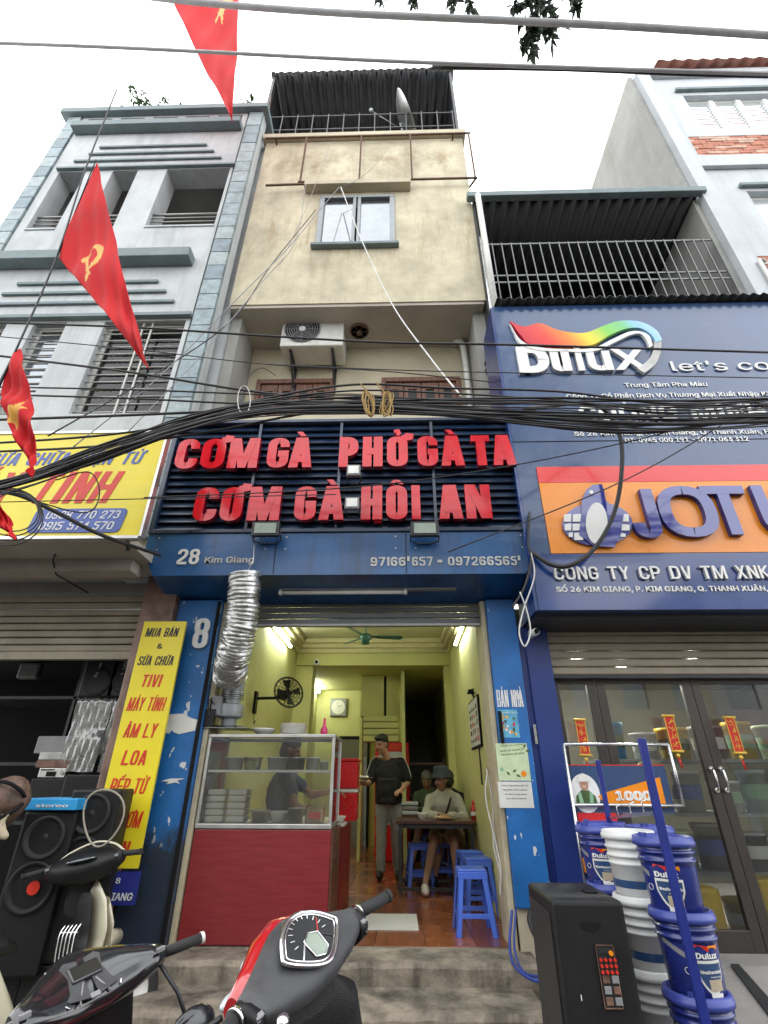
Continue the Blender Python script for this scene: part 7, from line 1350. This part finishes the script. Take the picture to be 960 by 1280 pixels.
# --- red scooter with grey handlebar cover: the nearest
rs1 = root('scooter', 'red scooter with a matte grey handlebar cover and a chrome rimmed gauge', 'scooter', (0, 0, 0), 'scooters parked before the shops')
common(rs1, 'scooter_red', 'seat_black', 'scooter_grey')
hz = 1.02
def hsec(y, x, z, a, b, tilt=.0): return (x, y, z, a, b, tilt)
def cross(sections, n=20):
    """sections across the handlebar: y, centre x, centre z, half depth, half height"""
    mb = MB(); vs = []
    for (y, cx, cz, a, b, ti) in sections:
        for j in range(n):
            t = 2*PI*j/n; ex = .75; u = a*abs(math.cos(t))**ex*(1 if math.cos(t) >= 0 else -1); v = b*abs(math.sin(t))**ex*(1 if math.sin(t) >= 0 else -1)
            vs.append((cx+u*math.cos(ti)-v*math.sin(ti), y, cz+u*math.sin(ti)+v*math.cos(ti)))
    k = len(sections); mb.add(vs, [(i*n+j, i*n+(j+1) % n, (i+1)*n+(j+1) % n, (i+1)*n+j)[::-1] for i in range(k-1) for j in range(n)], 0, True)
    mb.f.append(list(range(n))); mb.mi.append(0); mb.sm.append(False); mb.f.append([(k-1)*n+j for j in range(n)][::-1]); mb.mi.append(0); mb.sm.append(False); return mb
T_ = .62   # the cover slopes up and forward
cross([(-.235, .325, hz+.015, .028, .030, T_), (-.20, .325, hz+.012, .042, .036, T_), (-.15, .33, hz+.012, .060, .040, T_), (-.10, .338, hz+.016, .076, .046, T_), (-.05, .342, hz+.02, .092, .052, T_), (0, .345, hz+.022, .097, .055, T_), (.05, .342, hz+.02, .092, .052, T_), (.10, .338, hz+.016, .076, .046, T_), (.15, .33, hz+.012, .060, .040, T_), (.20, .325, hz+.012, .042, .036, T_), (.235, .325, hz+.015, .028, .030, T_)], 26).build('handlebar_cover', 'scooter_grey', rs1)
fc = cross([(-.225, .345, hz+.02, .032, .028, T_), (-.15, .355, hz+.018, .062, .040, T_), (-.08, .366, hz+.022, .088, .050, T_), (0, .372, hz+.024, .104, .056, T_), (.08, .366, hz+.022, .088, .050, T_), (.15, .355, hz+.018, .062, .040, T_), (.225, .345, hz+.02, .032, .028, T_)], 26)
for v in fc.v: v += Vector((.012, 0, -.012))
fc.build('front_cowl', 'scooter_red', rs1)
surf([(.36, 0, .99, .075, .05, .8, 0), (.37, 0, .93, .08, .055, .8, 0), (.40, 0, .86, .11, .06, .8, 0), (.42, 0, .80, .15, .05, .8, 0)], 20).build('neck_cover', 'scooter_grey', rs1)
surf([(.355, -.02, .95, .10, .045, .8, .3), (.365, -.02, .90, .175, .055, .7, .3), (.375, -.01, .76, .205, .055, .7, .2), (.36, 0, .50, .18, .05, .7, 0), (.33, 0, .36, .15, .04, .7, 0)], 22).build('inner_shield', 'seat_black', rs1)
# gauge: rhombus with chrome rim lying on the sloping cover
Rg = Euler((0, -T_, 0)).to_matrix(); gc = Vector((.34, 0, hz+.022))+Rg @ Vector((0, 0, .056))
def gp(x, y, z=0): return gc+Rg @ Vector((x, y, z))
go0 = [(.066, -.03), (.070, .0), (.066, .03), (.044, .072), (.006, .108), (-.010, .112), (-.040, .075), (-.066, .030), (-.072, 0), (-.066, -.030), (-.040, -.075), (-.010, -.112), (.006, -.108), (.044, -.072)]; go = [(v.x, v.y) for v in spline([Vector((*p, 0)) for p in go0+[go0[0]]], 4)[:-1]]
MB().tube([gp(*p, .002) for p in go], .0055, 8, closed=True).build('gauge_rim', 'chrome', rs1)
MB().tube([gp(p[0]*.88, p[1]*.88, .003) for p in go], .0025, 6, closed=True).build('gauge_rim', 'chrome', rs1)
mb = MB(); mb.add([gp(p[0]*.98, p[1]*.98, .0015) for p in go], [list(range(len(go)))]); 
mb.build('gauge_face', 'dark_metal', rs1)
mb = MB(); a = [gp(*p, .0035) for p in ((.0, -.03), (.012, .0), (.0, .03), (-.045, .028), (-.055, 0), (-.045, -.028))]; mb.add(a, [list(range(6))]); mb.build('gauge_display', 'lcd', rs1); MB().tube([v+Rg @ Vector((0, 0, .001)) for v in a], .0022, 6, closed=True).build('display_rim', 'chrome', rs1)
for k in range(11):
    t = PI*(-.02+k*.104)-PI/2; q = Vector((math.cos(t), math.sin(t), 0)); c0 = Vector((-.0, 0, 0)); MB().bar(gp(.004+q.x*.048, q.y*.052, .004), gp(.004+q.x*.060, q.y*.066, .004), .0024, .001).build('tick', 'white', rs1)
MB().bar(gp(0, -.03, .005), gp(.03, -.058, .005), .002, .001).build('needle', 'ink_red', rs1)
for s_ in (-1, 1):
    mb = MB(); mb.bar(gp(-.005, s_*.032, .004), gp(-.035, s_*.068, .004), .004, .002); mb.build('divider', 'chrome', rs1)
    grip(rs1, s_, .322, .262, hz+.022, drop=.0, L=.125)
    cross([(s_*.205, .315, hz+.0, .034, .034, T_), (s_*.235, .312, hz+.005, .036, .036, T_), (s_*.252, .318, hz+.018, .024, .024, T_)] if s_ > 0 else [(-.252, .318, hz+.018, .024, .024, T_), (-.235, .312, hz+.005, .036, .036, T_), (-.205, .315, hz+.0, .034, .034, T_)]).build('switch_housing', 'black_plastic', rs1)
    for q_ in (-.008, .014): MB().rbox((.282, s_*.232, hz+q_), (.016, .014, .012), Rg).build('button', 'black_gloss', rs1, bevel=.003)
    MB().tube(spline([(.34, s_*.24, hz-.02), (.40, s_*.20, hz-.07), (.42, s_*.10, hz-.12), (.41, s_*.03, hz-.2)], 5), .006, 6).build('brake_hose', 'rubber', rs1)
    mb = MB(); mb.rbox((.285, s_*.225, hz+.015), (.012, .024, .020), Rg); mb.build('switch', 'grey_plastic', rs1, bevel=.002)
    MB().ell((.25, s_*.185, hz-.005), (.015, .02, .015), n=12, k=8).build('screw_cap', 'chrome', rs1) if s_ > 0 else None
    MB().ell((.425, s_*.16, hz-.005), (.02, .04, .016), n=16, k=10).build('turn_signal', 'glass_pale', rs1)
MB().ell((.475, 0, hz-.01), (.035, .085, .055), n=20, k=12).build('headlight', 'glass_pale', rs1)
# --- black scooter, front left
rs2 = root('scooter', 'glossy black motorbike with angular handlebar cover and a white tipped lever, front left', 'scooter', (0, 0, 0), 'scooters parked before the shops')
common(rs2, 'scooter_black', 'seat_black', 'black_plastic')
T2 = .5
cross([(-.24, .31, 1.03, .030, .030, T2), (-.20, .325, 1.03, .050, .036, T2), (-.13, .36, 1.025, .085, .045, T2), (-.05, .40, 1.02, .115, .05, T2), (0, .41, 1.02, .12, .052, T2), (.05, .40, 1.02, .115, .05, T2), (.13, .36, 1.025, .085, .045, T2), (.20, .325, 1.03, .050, .036, T2), (.24, .31, 1.03, .030, .030, T2)], 16).build('handlebar_cover', 'scooter_black', rs2)
for s_ in (-1, 1):
    grip(rs2, s_, .30, .25, 1.035, lever='ceramic', drop=.0, L=.13, ring=False); mb = MB(); R2 = Euler((0, -T2, 0)).to_matrix()
    def g2(x, y, z=0): return Vector((.40, 0, 1.02))+R2 @ Vector((x, y, z+.051))
    mb = MB(); mb.add([g2(-.10, s_*.012), g2(-.085, s_*.075), g2(.0, s_*.12), g2(.06, s_*.05), g2(.05, s_*.012)], [(0, 1, 2, 3, 4)] if s_ < 0 else [(4, 3, 2, 1, 0)]); mb.build('cover_facet', 'scooter_grey', rs2, solid=.004)
    MB().tube([g2(-.10, s_*.08, -.003), g2(-.02, s_*.13, -.006), g2(.06, s_*.10, -.004)], .003, 6).build('trim_line', 'chrome', rs2)
    mb = MB(); mb.rbox((.275, s_*.215, 1.06), (.014, .03, .014)); mb.build('switch', 'grey_plastic', rs2, bevel=.002)
MB().rbox(Vector((.40, 0, 1.02))+R2 @ Vector((.0, 0, .052)), (.06, .10, .012), R2).build('gauge_glass', 'black_gloss', rs2, bevel=.006); [MB().tube([g3, g4], .003, 6).build('trim_line', 'grey_plastic', rs2) for g3, g4 in ((Vector((.40, 0, 1.02))+R2 @ Vector((-.04, s_*.02, .053)), Vector((.40, 0, 1.02))+R2 @ Vector((-.105, s_*.05, .045))) for s_ in (-1, 1))]; MB().rbox(Vector((.40, 0, 1.02))+R2 @ Vector((-.095, 0, .05)), (.018, .03, .006), R2).build('badge', 'grey_plastic', rs2, bevel=.002)
surf([(.38, 0, 1.0, .17, .05, .8, 0), (.39, 0, .93, .19, .07, .8, 0), (.40, 0, .84, .20, .06, .8, 0), (.40, 0, .7, .2, .05, .8, 0)], 22).build('neck_cover', 'black_plastic', rs2); MB().ell((.20, -.30, .80), (.03, .10, .075), n=22, k=14).build('mirror', 'black_gloss', rs2); MB().tube([(.31, -.22, 1.03), (.24, -.27, .92), (.20, -.29, .83)], .007, 8).build('mirror_stem', 'dark_metal', rs2)
# --- cream and black scooter, left
rs3 = root('scooter', 'cream scooter with a black handlebar cover and wire rack inside its leg shield', 'scooter', (0, 0, 0), 'scooters parked before the shops')
common(rs3, 'scooter_cream', 'seat_black', 'black_plastic', 'scooter_cream')
cross([(-.25, .31, 1.03, .030, .034, .55), (-.20, .32, 1.02, .055, .055, .55), (-.13, .34, 1.02, .10, .075, .55), (0, .35, 1.02, .125, .085, .55), (.13, .34, 1.02, .10, .075, .55), (.20, .32, 1.02, .055, .055, .55), (.25, .31, 1.03, .030, .034, .55)], 20).build('handlebar_cover', 'black_plastic', rs3)
MB().tube(spline([(.36, -.23, 1.06), (.40, -.14, 1.115), (.435, 0, 1.145), (.40, .14, 1.115), (.36, .23, 1.06)], 5), .008, 6).build('cream_edge', 'scooter_cream', rs3); surf([(.36, 0, 1.0, .12, .06, .8, 0), (.38, 0, .92, .13, .065, .8, 0), (.375, 0, .80, .15, .06, .8, 0)], 18).build('neck_cover', 'black_plastic', rs3)
surf([(.395, 0, .90, .10, .03, .8, .3), (.40, 0, .80, .20, .04, .7, .3), (.40, 0, .66, .235, .045, .7, .2), (.37, 0, .46, .20, .045, .7, 0), (.33, 0, .34, .16, .04, .7, 0)], 22).build('inner_shield', 'scooter_cream', rs3)
surf([(.345, 0, .84, .12, .03, .8, .2), (.345, 0, .70, .13, .035, .8, .2), (.33, 0, .50, .12, .03, .8, 0)], 16).build('shield_spine', 'black_plastic', rs3)
for k in range(5): MB().tube(spline([(.30, -.11+k*.05, .72), (.26, -.11+k*.05, .66), (.25, -.11+k*.05, .50), (.29, -.11+k*.05, .44)], 4), .0045, 6).build('rack_wire', 'chrome', rs3)
MB().tube([(.27, -.13, .68), (.27, .11, .68)], .005, 6).build('rack_wire', 'chrome', rs3)
for s_ in (-1, 1):
    grip(rs3, s_, .30, .25, 1.045, drop=-.01, L=.12, ring=False)
    MB().ell((.30, s_*.225, 1.035), (.035, .03, .035), n=14, k=10).build('switch_housing', 'rubber', rs3); MB().rbox((.262, s_*.222, 1.045), (.010, .022, .014)).build('switch', 'grey_plastic', rs3, bevel=.002)
    MB().tube(spline([(.34, s_*.22, 1.02), (.38, s_*.16, .94), (.39, s_*.06, .88)], 5), .006, 6).build('brake_hose', 'rubber', rs3)
mb = MB(); mb.ell((.25, .0, 1.06), (.04, .1, .012), n=16, k=8); mb.build('gauge_glass', 'glass_window', rs3)
def aim(r, local, target, heading, lean):
    """stand the scooter so that its local point comes to the measured place"""
    q = Euler((lean, 0, heading), 'XYZ').to_matrix() @ Vector(local); r.rotation_euler = Euler((lean, 0, heading), 'XYZ'); r.location = Vector(target)-q
BODY = {'wheel', 'leg_shield', 'floorboard', 'rear_body', 'seat', 'side_stand', 'exhaust', 'inner_shield', 'shield_spine', 'rack_wire'}
def park(r, loc, heading, lean, scale, lock):
    r.location = loc; r.rotation_euler = Euler((lean, 0, heading), 'XYZ'); r.scale = (scale,)*3
    Q = Matrix.Translation((.38, 0, 0)) @ Matrix.Rotation(lock, 4, 'Z') @ Matrix.Translation((-.38, 0, 0))      # body turned against the locked steering
    for ch in r.children:
        if ch.name.split('.')[0] in BODY: ch.matrix_local = Q
park(rs1, (.157, 1.974, 0), 2.654, -.205, 1.134, math.radians(-26)); park(rs2, (-.661, 2.138, 0), 2.543, -.17, 1.003, math.radians(-20)); park(rs3, (-1.935, 3.755, .10), 1.605, -.19, 1.012, math.radians(-38))

# ================================================================ CABLES
random.seed(21)
G = 'black cables of the bundle strung across the street fronts'
main = [(-60, 622), (30, 600), (120, 570), (220, 535), (320, 512), (440, 506), (560, 508), (700, 513), (840, 520), (1020, 512)]
for k in range(20):
    dy = random.uniform(-11, 12); sp_ = random.uniform(.3, 1.6); Y = 3.15+random.uniform(-.12, .12)
    P_ = [(x, y+random.uniform(-3.5, 3.5)+dy*(.35+sp_*abs(math.sin((x+k*90)/260)))*(1.75 if x > 600 else (1.4 if x > 380 else .85))+random.uniform(-1.5, 1.5)) for x, y in main]
    cable(P_, random.choice([.005, .006, .008, .010]), 'black cable running inside the thick bundle across the shop fronts', Y, group=G, n=6)
cable([(x, y+2) for x, y in main[:6]]+[(560, 514), (700, 524), (840, 530), (1020, 524)], .016, 'thickest black cable of the bundle, lowest at the left', 3.1, n=6)
for ys_, r_, lab in (([(-40, 402), (160, 409), (320, 419), (480, 428), (640, 431), (980, 441)], .011, 'single taut cable highest on the left, crossing the air conditioner'), ([(-40, 440), (160, 465), (330, 491), (480, 500), (640, 504), (990, 508)], .011, 'slanting cable that crosses the left barred window and joins the bundle'),
    ([(-40, 417), (160, 436), (330, 455), (480, 464), (620, 478)], .005, 'thin wire below the highest cable on the left'), ([(-40, 483), (160, 487), (320, 493), (480, 499), (700, 498), (990, 505)], .008, 'nearly level cable just above the bundle'), ([(-40, 492), (160, 498), (320, 505), (480, 505), (700, 502), (990, 499)], .009, 'second nearly level cable touching the top of the bundle'),
    ([(-40, 526), (160, 519), (320, 512), (470, 507), (700, 520), (990, 530)], .012, 'cable rising gently from the left into the bundle'), ([(-40, 556), (120, 545), (250, 528), (400, 511), (560, 510)], .010, 'lower left cable rising into the bundle above the yellow sign'), ([(-40, 566), (120, 558), (260, 540), (400, 515), (560, 512)], .010, 'cable along the top edge of the yellow sign'),
    ([(330, 455), (480, 462), (640, 466), (990, 473)], .005, 'thin wire crossing between the brown windows and the first sign line'), ([(180, 622), (400, 612), (560, 595), (760, 558), (990, 500)], .005, 'thin wire slanting up in front of the red letters'), ([(560, 690), (760, 610), (880, 545), (990, 470)], .005, 'thin wire slanting across the orange sign'), ([(-20, 628), (160, 624), (420, 618)], .004, 'thin wire across the yellow sign under the big red word'),
    ([(560, 514), (700, 535), (800, 541), (880, 532), (990, 512)], .012, 'cable sagging below the bundle in front of the navy sign'), ([(560, 512), (640, 528), (740, 534), (840, 530), (990, 520)], .009, 'second sagging cable just above the lowest on the navy sign')):
    cable(ys_, r_, lab, 3.3, n=6)
cable([(655, 512, 3.4), (720, 504, 3.6), (755, 512, 3.9), (775, 545, 4.0), (777, 590, 4.1), (768, 640, 4.2), (745, 683, 4.25), (715, 706, 4.25), (690, 706, 4.3), (664, 690, 4.36)], .022, 'thick dark cable hanging in a big loop before the penguin emblem', None, 'cable')
cable([(-30, 612, 3.1), (20, 618, 3.1), (70, 640, 3.2), (130, 670, 3.4), (200, 694, 4.1)], .016, 'thick cable dropping from the bundle under the yellow sign', None)
for k in range(4): cx, cy, rx_, ry_ = 18-k*3, 640+k*2, 30+k*5, 24+k*4; mb = MB(); mb.tube([at(cx+rx_*math.cos(t*PI/14), cy+ry_*math.sin(t*PI/14), 3.05+.03*k) for t in range(28)], .005, 5, closed=True); mb.build('cable_coil', 'cable', label=['innermost', 'second innermost', 'second outermost', 'outermost'][k]+' loop of the thin cable coil before the yellow sign', cat='cable', group='loops of the hanging coil')
cable([(70, 600, 3.2), (110, 590, 3.2), (124, 610, 3.2), (118, 635, 3.2), (95, 640, 3.2), (40, 625, 3.15)], .005, 'thin wire looping over the big red word', None)
for pts, r_, lab, m_ in (([(426, 234, 4.82), (452, 300, 4.5), (490, 380, 4.2), (540, 450, 3.8), (577, 496, 3.4)], .009, 'white wire dropping from the window hood to the bundle at the right', 'cable_white'), ([(424, 234, 4.82), (400, 262, 4.6), (360, 310, 4.4), (300, 370, 4.2), (200, 470, 3.9), (90, 560, 3.6)], .006, 'grey wire falling left from the window hood over the slate strip', 'cable_grey'), ([(382, 230, 4.84), (370, 300, 4.5), (330, 350, 4.4), (255, 440, 4.0), (160, 540, 3.6)], .005, 'thin wire falling left beside the grey one', 'cable_grey'), ([(395, 262, 4.8), (340, 330, 4.5), (290, 400, 4.2), (190, 470, 3.9), (60, 545, 3.4)], .007, 'wire falling left with a small clamp on it', 'cable'), ([(413, 178, 4.9), (400, 215, 4.85), (382, 262, 4.7), (350, 330, 4.5)], .004, 'thin wire coming down from the roof ledge left of the window', 'cable_grey'), ([(487, 182, 4.9), (470, 205, 4.85), (448, 224, 4.83), (425, 234, 4.82)], .004, 'thin wire coming down from the roof ledge above the window', 'cable_grey'), ([(300, 505, 3.3), (312, 470, 4.5), (328, 460, 5.3), (345, 470, 5.5)], .006, 'black wire curving up to the left end of the recessed wall', 'cable')):
    cable(pts, r_, lab, None, m_)
# cord that ties the bundle
for cx, lab in ((463, 'looser yellow cord knot left on the cable bundle'), (484, 'tight yellow cord knot wrapped round the cable bundle')):
    mb = MB()
    random.seed(cx); o3 = [(random.uniform(-4, 4), random.uniform(.7, 1.15), random.uniform(-.5, .5)) for k in range(5)]
    for k in range(5): mb.tube([at(cx+o3[k][0]+(5*math.cos(t*PI/8)*o3[k][1])+13*math.sin(t*PI/8)*o3[k][2]+random.uniform(-.6, .6), 505+15*o3[k][1]*math.sin(t*PI/8), 3.02-.02*k) for t in range(16)], .006, 5, closed=True)
    mb.tube(spline([at(cx, 495, 3.0), at(cx-6, 487, 3.0), at(cx-14, 478, 3.0)], 4), .006, 5); mb.build('cord_tie', 'cord_yellow', label=lab, cat='cord')
mb = MB(); mb.tube([at(305+8*math.cos(t*PI/8), 500+18*math.sin(t*PI/8), 3.1) for t in range(16)], .004, 5, closed=True); mb.build('cord_tie', 'cable_white', label='pale thin cord loop around the bundle at the left of the red letters', cat='cord')
# cables high above, nearest the viewer
cable([(-60, 52), (160, 60), (480, 76), (760, 86), (1020, 94)], .020, 'long cable high across the sky, lower of the two', 2.4, 'cable_glare'); cable([(120, -12), (260, 4), (420, 16), (640, 26), (800, 34), (1020, 48)], .036, 'thick blurred cable at the very top of the sky', 2.2, 'cable_glare', seg=10); cable([(540, 84), (700, 86), (860, 92), (1020, 96)], .025, 'dark cable in front of the tall grey building roof', 2.5, 'cable')  # glare of the sky is put into the pale colour of two cables

# ================================================================ FLAGS
import numpy as np
def pennant(a0, a1, tip, Y, lab, emblem, seed, ec=None, mid=None):
    """long triangular flag: hoist from a0 to a1, falling to its tip"""
    A, B, C_ = (at(p[0], p[1], Y) for p in (a0, a1, tip)); r = root('flag', lab, 'flag', C_, 'red pennants on the string'); n = 22; random.seed(seed)
    Mid = at(mid[0], mid[1], Y) if mid else None
    def pos(u, v):                                            # v along the flag, u across the hoist
        h = A.lerp(B, u); p = h.lerp(C_, v)
        if Mid: p += (Mid-(A.lerp(C_, .5)))*(4*v*(1-v))*(1-u)*1.0
        return p+Vector((0, .05*math.sin(v*7+seed)*(v+.15)*(.4+u)+.022*math.sin(v*15+u*6+seed)+.012*math.sin(v*31-u*9), .0))
    # the emblem is printed: the cloth is woven finely and the cells inside the outline take the gold
    n, m_ = 110, 44; an = [math.radians(140-i_*200/16) for i_ in range(17)]
    polys = {'star': [[(math.sin(t*PI/5)*(1 if t % 2 == 0 else .42), math.cos(t*PI/5)*(1 if t % 2 == 0 else .42)) for t in range(10)]],
             'tools': [[(math.cos(t), math.sin(t)) for t in an]+[(-.10+math.cos(t)*(.98-.32*math.sin(PI*i_/16)), -.02+math.sin(t)*(.98-.32*math.sin(PI*i_/16))) for i_, t in reversed(list(enumerate(an)))], [(.34, -.80), (.50, -1.22), (.76, -1.12), (.58, -.72)], [(-.62, .18), (.75, -1.12), (.92, -.94), (-.44, .34)], [(-.92, .22), (-.36, .62), (-.08, .32), (-.62, -.06)]]}.get(emblem, [])
    def inside(x, z):
        for q in polys:
            c = False
            for k in range(len(q)):
                (x1, z1), (x2, z2) = q[k], q[k-1]
                if (z1 > z) != (z2 > z) and x < (x2-x1)*(z-z1)/(z2-z1)+x1: c = not c
            if c: return True
        return False
    e0 = at(ec[0], ec[1], Y) if emblem else None; ex = (at(ec[0]+ec[2], ec[1], Y)-e0).length if emblem else 1; ey = (at(ec[0], ec[1]-ec[3], Y)-e0).length if emblem else 1
    mb = MB(); vs = [pos(j/m_, i/n*.997) for i in range(n+1) for j in range(m_+1)]; w1 = m_+1; mb.v = vs
    for i in range(n):
        for j in range(m_):
            f = [i*w1+j, i*w1+j+1, (i+1)*w1+j+1, (i+1)*w1+j]; c = (vs[f[0]]+vs[f[2]])/2; mb.f.append(f); mb.sm.append(True); mb.mi.append(1 if emblem and inside((c.x-e0.x)/ex, (c.z-e0.z)/ey) else 0)
    mb.build('cloth', ['flag_red', 'flag_gold'], r, solid=.003)
    MB().tube([A, B], .006, 5).build('hem_cord', 'dark', r)
pennant((120, 200), (72, 320), (181, 452), 2.7, 'large red pennant with a gold hammer and sickle at the left', 'tools', 1, (112, 326, 15, 21))
pennant((23, 432), (-2, 486), (34, 592), 2.55, 'red pennant with a gold star below the hammer and sickle one', 'star', 2, (22, 520, 12, 20), mid=(42, 520))
pennant((-14, 588), (-22, 640), (18, 674), 2.45, 'lowest red pennant, cut by the left edge of the view', None, 3)
pennant((301, -52), (196, -40), (291, 156), 2.9, 'red pennant hanging from the very top of the view', 'star', 4, (280, 8, 9, 22))
cable([(146, 112), (108, 208), (72, 318), (22, 433), (-6, 490), (-40, 570)], .008, 'dark string that carries the red pennants', 2.7, 'cable', n=4, name='flag_string')

# ================================================================ ACROSS THE STREET AND THE TREE
def far_house(x0, x1, h, m_, lab, seed):
    h -= 3
    r = root('opposite_house', lab, 'building', ((x0+x1)/2, -12, 0), 'houses across the street'); random.seed(seed); holes = []; n = max(1, int((x1-x0)/1.8)); fl = int(h/3.3)
    for j in range(1, fl):
        for i in range(n): a = x0+(x1-x0)*(i+.25)/n; holes.append((a, a+(x1-x0)/n*.5, j*3.3+.9, j*3.3+2.5))
    wall_holes(MB(), x0, x1, 0, h, -11.2, -11.0, holes+[(x0+.4, x1-.4, 0, 2.7)]).build('wall', m_, r); bx('body', (x0+.02, -17, .02), (x1-.02, -11.25, h-.05), 'dark_metal', r)
    for q in holes: bx('pane', (q[0], -11.15, q[2]), (q[1], -11.12, q[3]), 'glass_window', r)
    bx('shutter', (x0+.4, -11.15, 0), (x1-.4, -11.1, 2.7), 'shutter_beige', r); bx('awning', (x0, -11.0, 2.9), (x1, -9.8, 3.0), random.choice(['sign_band', 'panel_red', 'cream_plaster']), r)
x = -22; random.seed(33)
for k, (w__, h, m_, nm) in enumerate(((5, 11, 'side_plaster', 'grey plaster'), (4, 13.5, 'cream_plaster', 'tall cream'), (6, 9, 'white_plaster', 'low white'), (4.5, 12, 'yellow_plaster', 'yellow'), (5, 10, 'side_plaster', 'weathered grey'), (4, 14, 'white_plaster', 'tall white'), (6, 10.5, 'cream_plaster', 'wide cream'), (5, 12.5, 'grey_paint', 'pale blue-grey'))): far_house(x, x+w__, h, m_, nm+' house across the street, behind the viewer', k); x += w__+.02
def leaf_mass(mb, c, rad, n, size, seed):
    random.seed(seed)
    for i in range(n):
        d = Vector((random.gauss(0, 1), random.gauss(0, 1), random.gauss(0, 1))).normalized()*random.random()**.45; p = c+Vector((d.x*rad[0], d.y*rad[1], d.z*rad[2])); R_ = Euler((random.uniform(0, 6), random.uniform(0, 6), random.uniform(0, 6))).to_matrix(); L = size*random.uniform(.6, 1.3)
        mb.add([p+R_ @ Vector(q) for q in ((0, 0, 0), (L*.45, L*.2, L*.05), (L, 0, -L*.05), (L*.45, -L*.2, L*.05))], [(0, 1, 2, 3)])
tr = root('street_tree', 'street tree whose dark leafy twigs hang into the top of the view', 'tree', (3.2, -3.4, .1))
mb = MB(); mb.tube(spline([(3.2, -3.4, 0), (3.1, -3.3, 2.5), (2.9, -3.1, 5), (2.6, -2.8, 7.5), (2.2, -2.2, 10)], 5), [.24-.0085*i for i in range(21)], 14); mb.build('trunk', 'bark', tr)
tips = [at(672, -40, 2.5), at(690, -10, 2.6), at(560, -30, 2.4)]
mb = MB()
for e in [tips[0], tips[1], tips[2], Vector((-1, -2, 11.5)), Vector((4.5, -1, 11.5)), Vector((2.5, -5, 11.8)), Vector((6, -4, 11)), Vector((.5, -4.5, 12))]: b = Vector((2.5, -2.7, 8.2)); C_ = spline([b, b.lerp(e, .5)+Vector((0, 0, .5)), e], 5); mb.tube(C_, [.08-.006*i for i in range(len(C_))], 7)
mb.build('limbs', 'bark', tr)
mb = MB()
for k, (c, rd, n) in enumerate(((Vector((3, -2.5, 11.5)), (2.4, 1.8, 1.3), 1500), (Vector((-.5, -2.6, 12)), (1.8, 1.5, 1.1), 900), (Vector((5.5, -3.5, 11.2)), (1.9, 1.8, 1.3), 1000), (Vector((2.2, -5, 12)), (2.4, 1.6, 1.4), 1100), (Vector((1.6, -.6, 12)), (1.6, 1.2, .8), 700))): leaf_mass(mb, c, rd, n, .22, k)
mb.build('crown', 'leaf_dark', tr)
mb = MB(); lf = MB(); random.seed(6)
for (a, b_) in (((672, -40), (668, 30)), ((668, 30), (662, 70)), ((668, 20), (690, 48)), ((672, 0), (700, 32)), ((668, 20), (648, 26)), ((668, 30), (652, 60)), ((672, -5), (640, 8)), ((580, -30), (588, 12)), ((560, -30), (568, 10)), ((470, -30), (478, 3)), ((520, -30), (516, 6)), ((700, -20), (722, 12))):
    P_, Q_ = at(a[0], a[1], 2.5), at(b_[0], b_[1], 2.5); mb.tube([P_, Q_], .008, 5)
    for i in range(60):
        p = P_.lerp(Q_, random.random()); R_ = Euler((random.uniform(-.9, .9), random.uniform(.6, 2.2), random.uniform(0, 6.3))).to_matrix(); L = random.uniform(.12, .24); lf.add([p+R_ @ Vector(q) for q in ((0, 0, 0), (L*.45, L*.14, 0), (L, 0, -L*.05), (L*.45, -L*.14, 0))], [(0, 1, 2, 3)])
mb.build('twigs', 'bark', tr); lf.build('hanging_leaves', 'leaf_dark', tr)
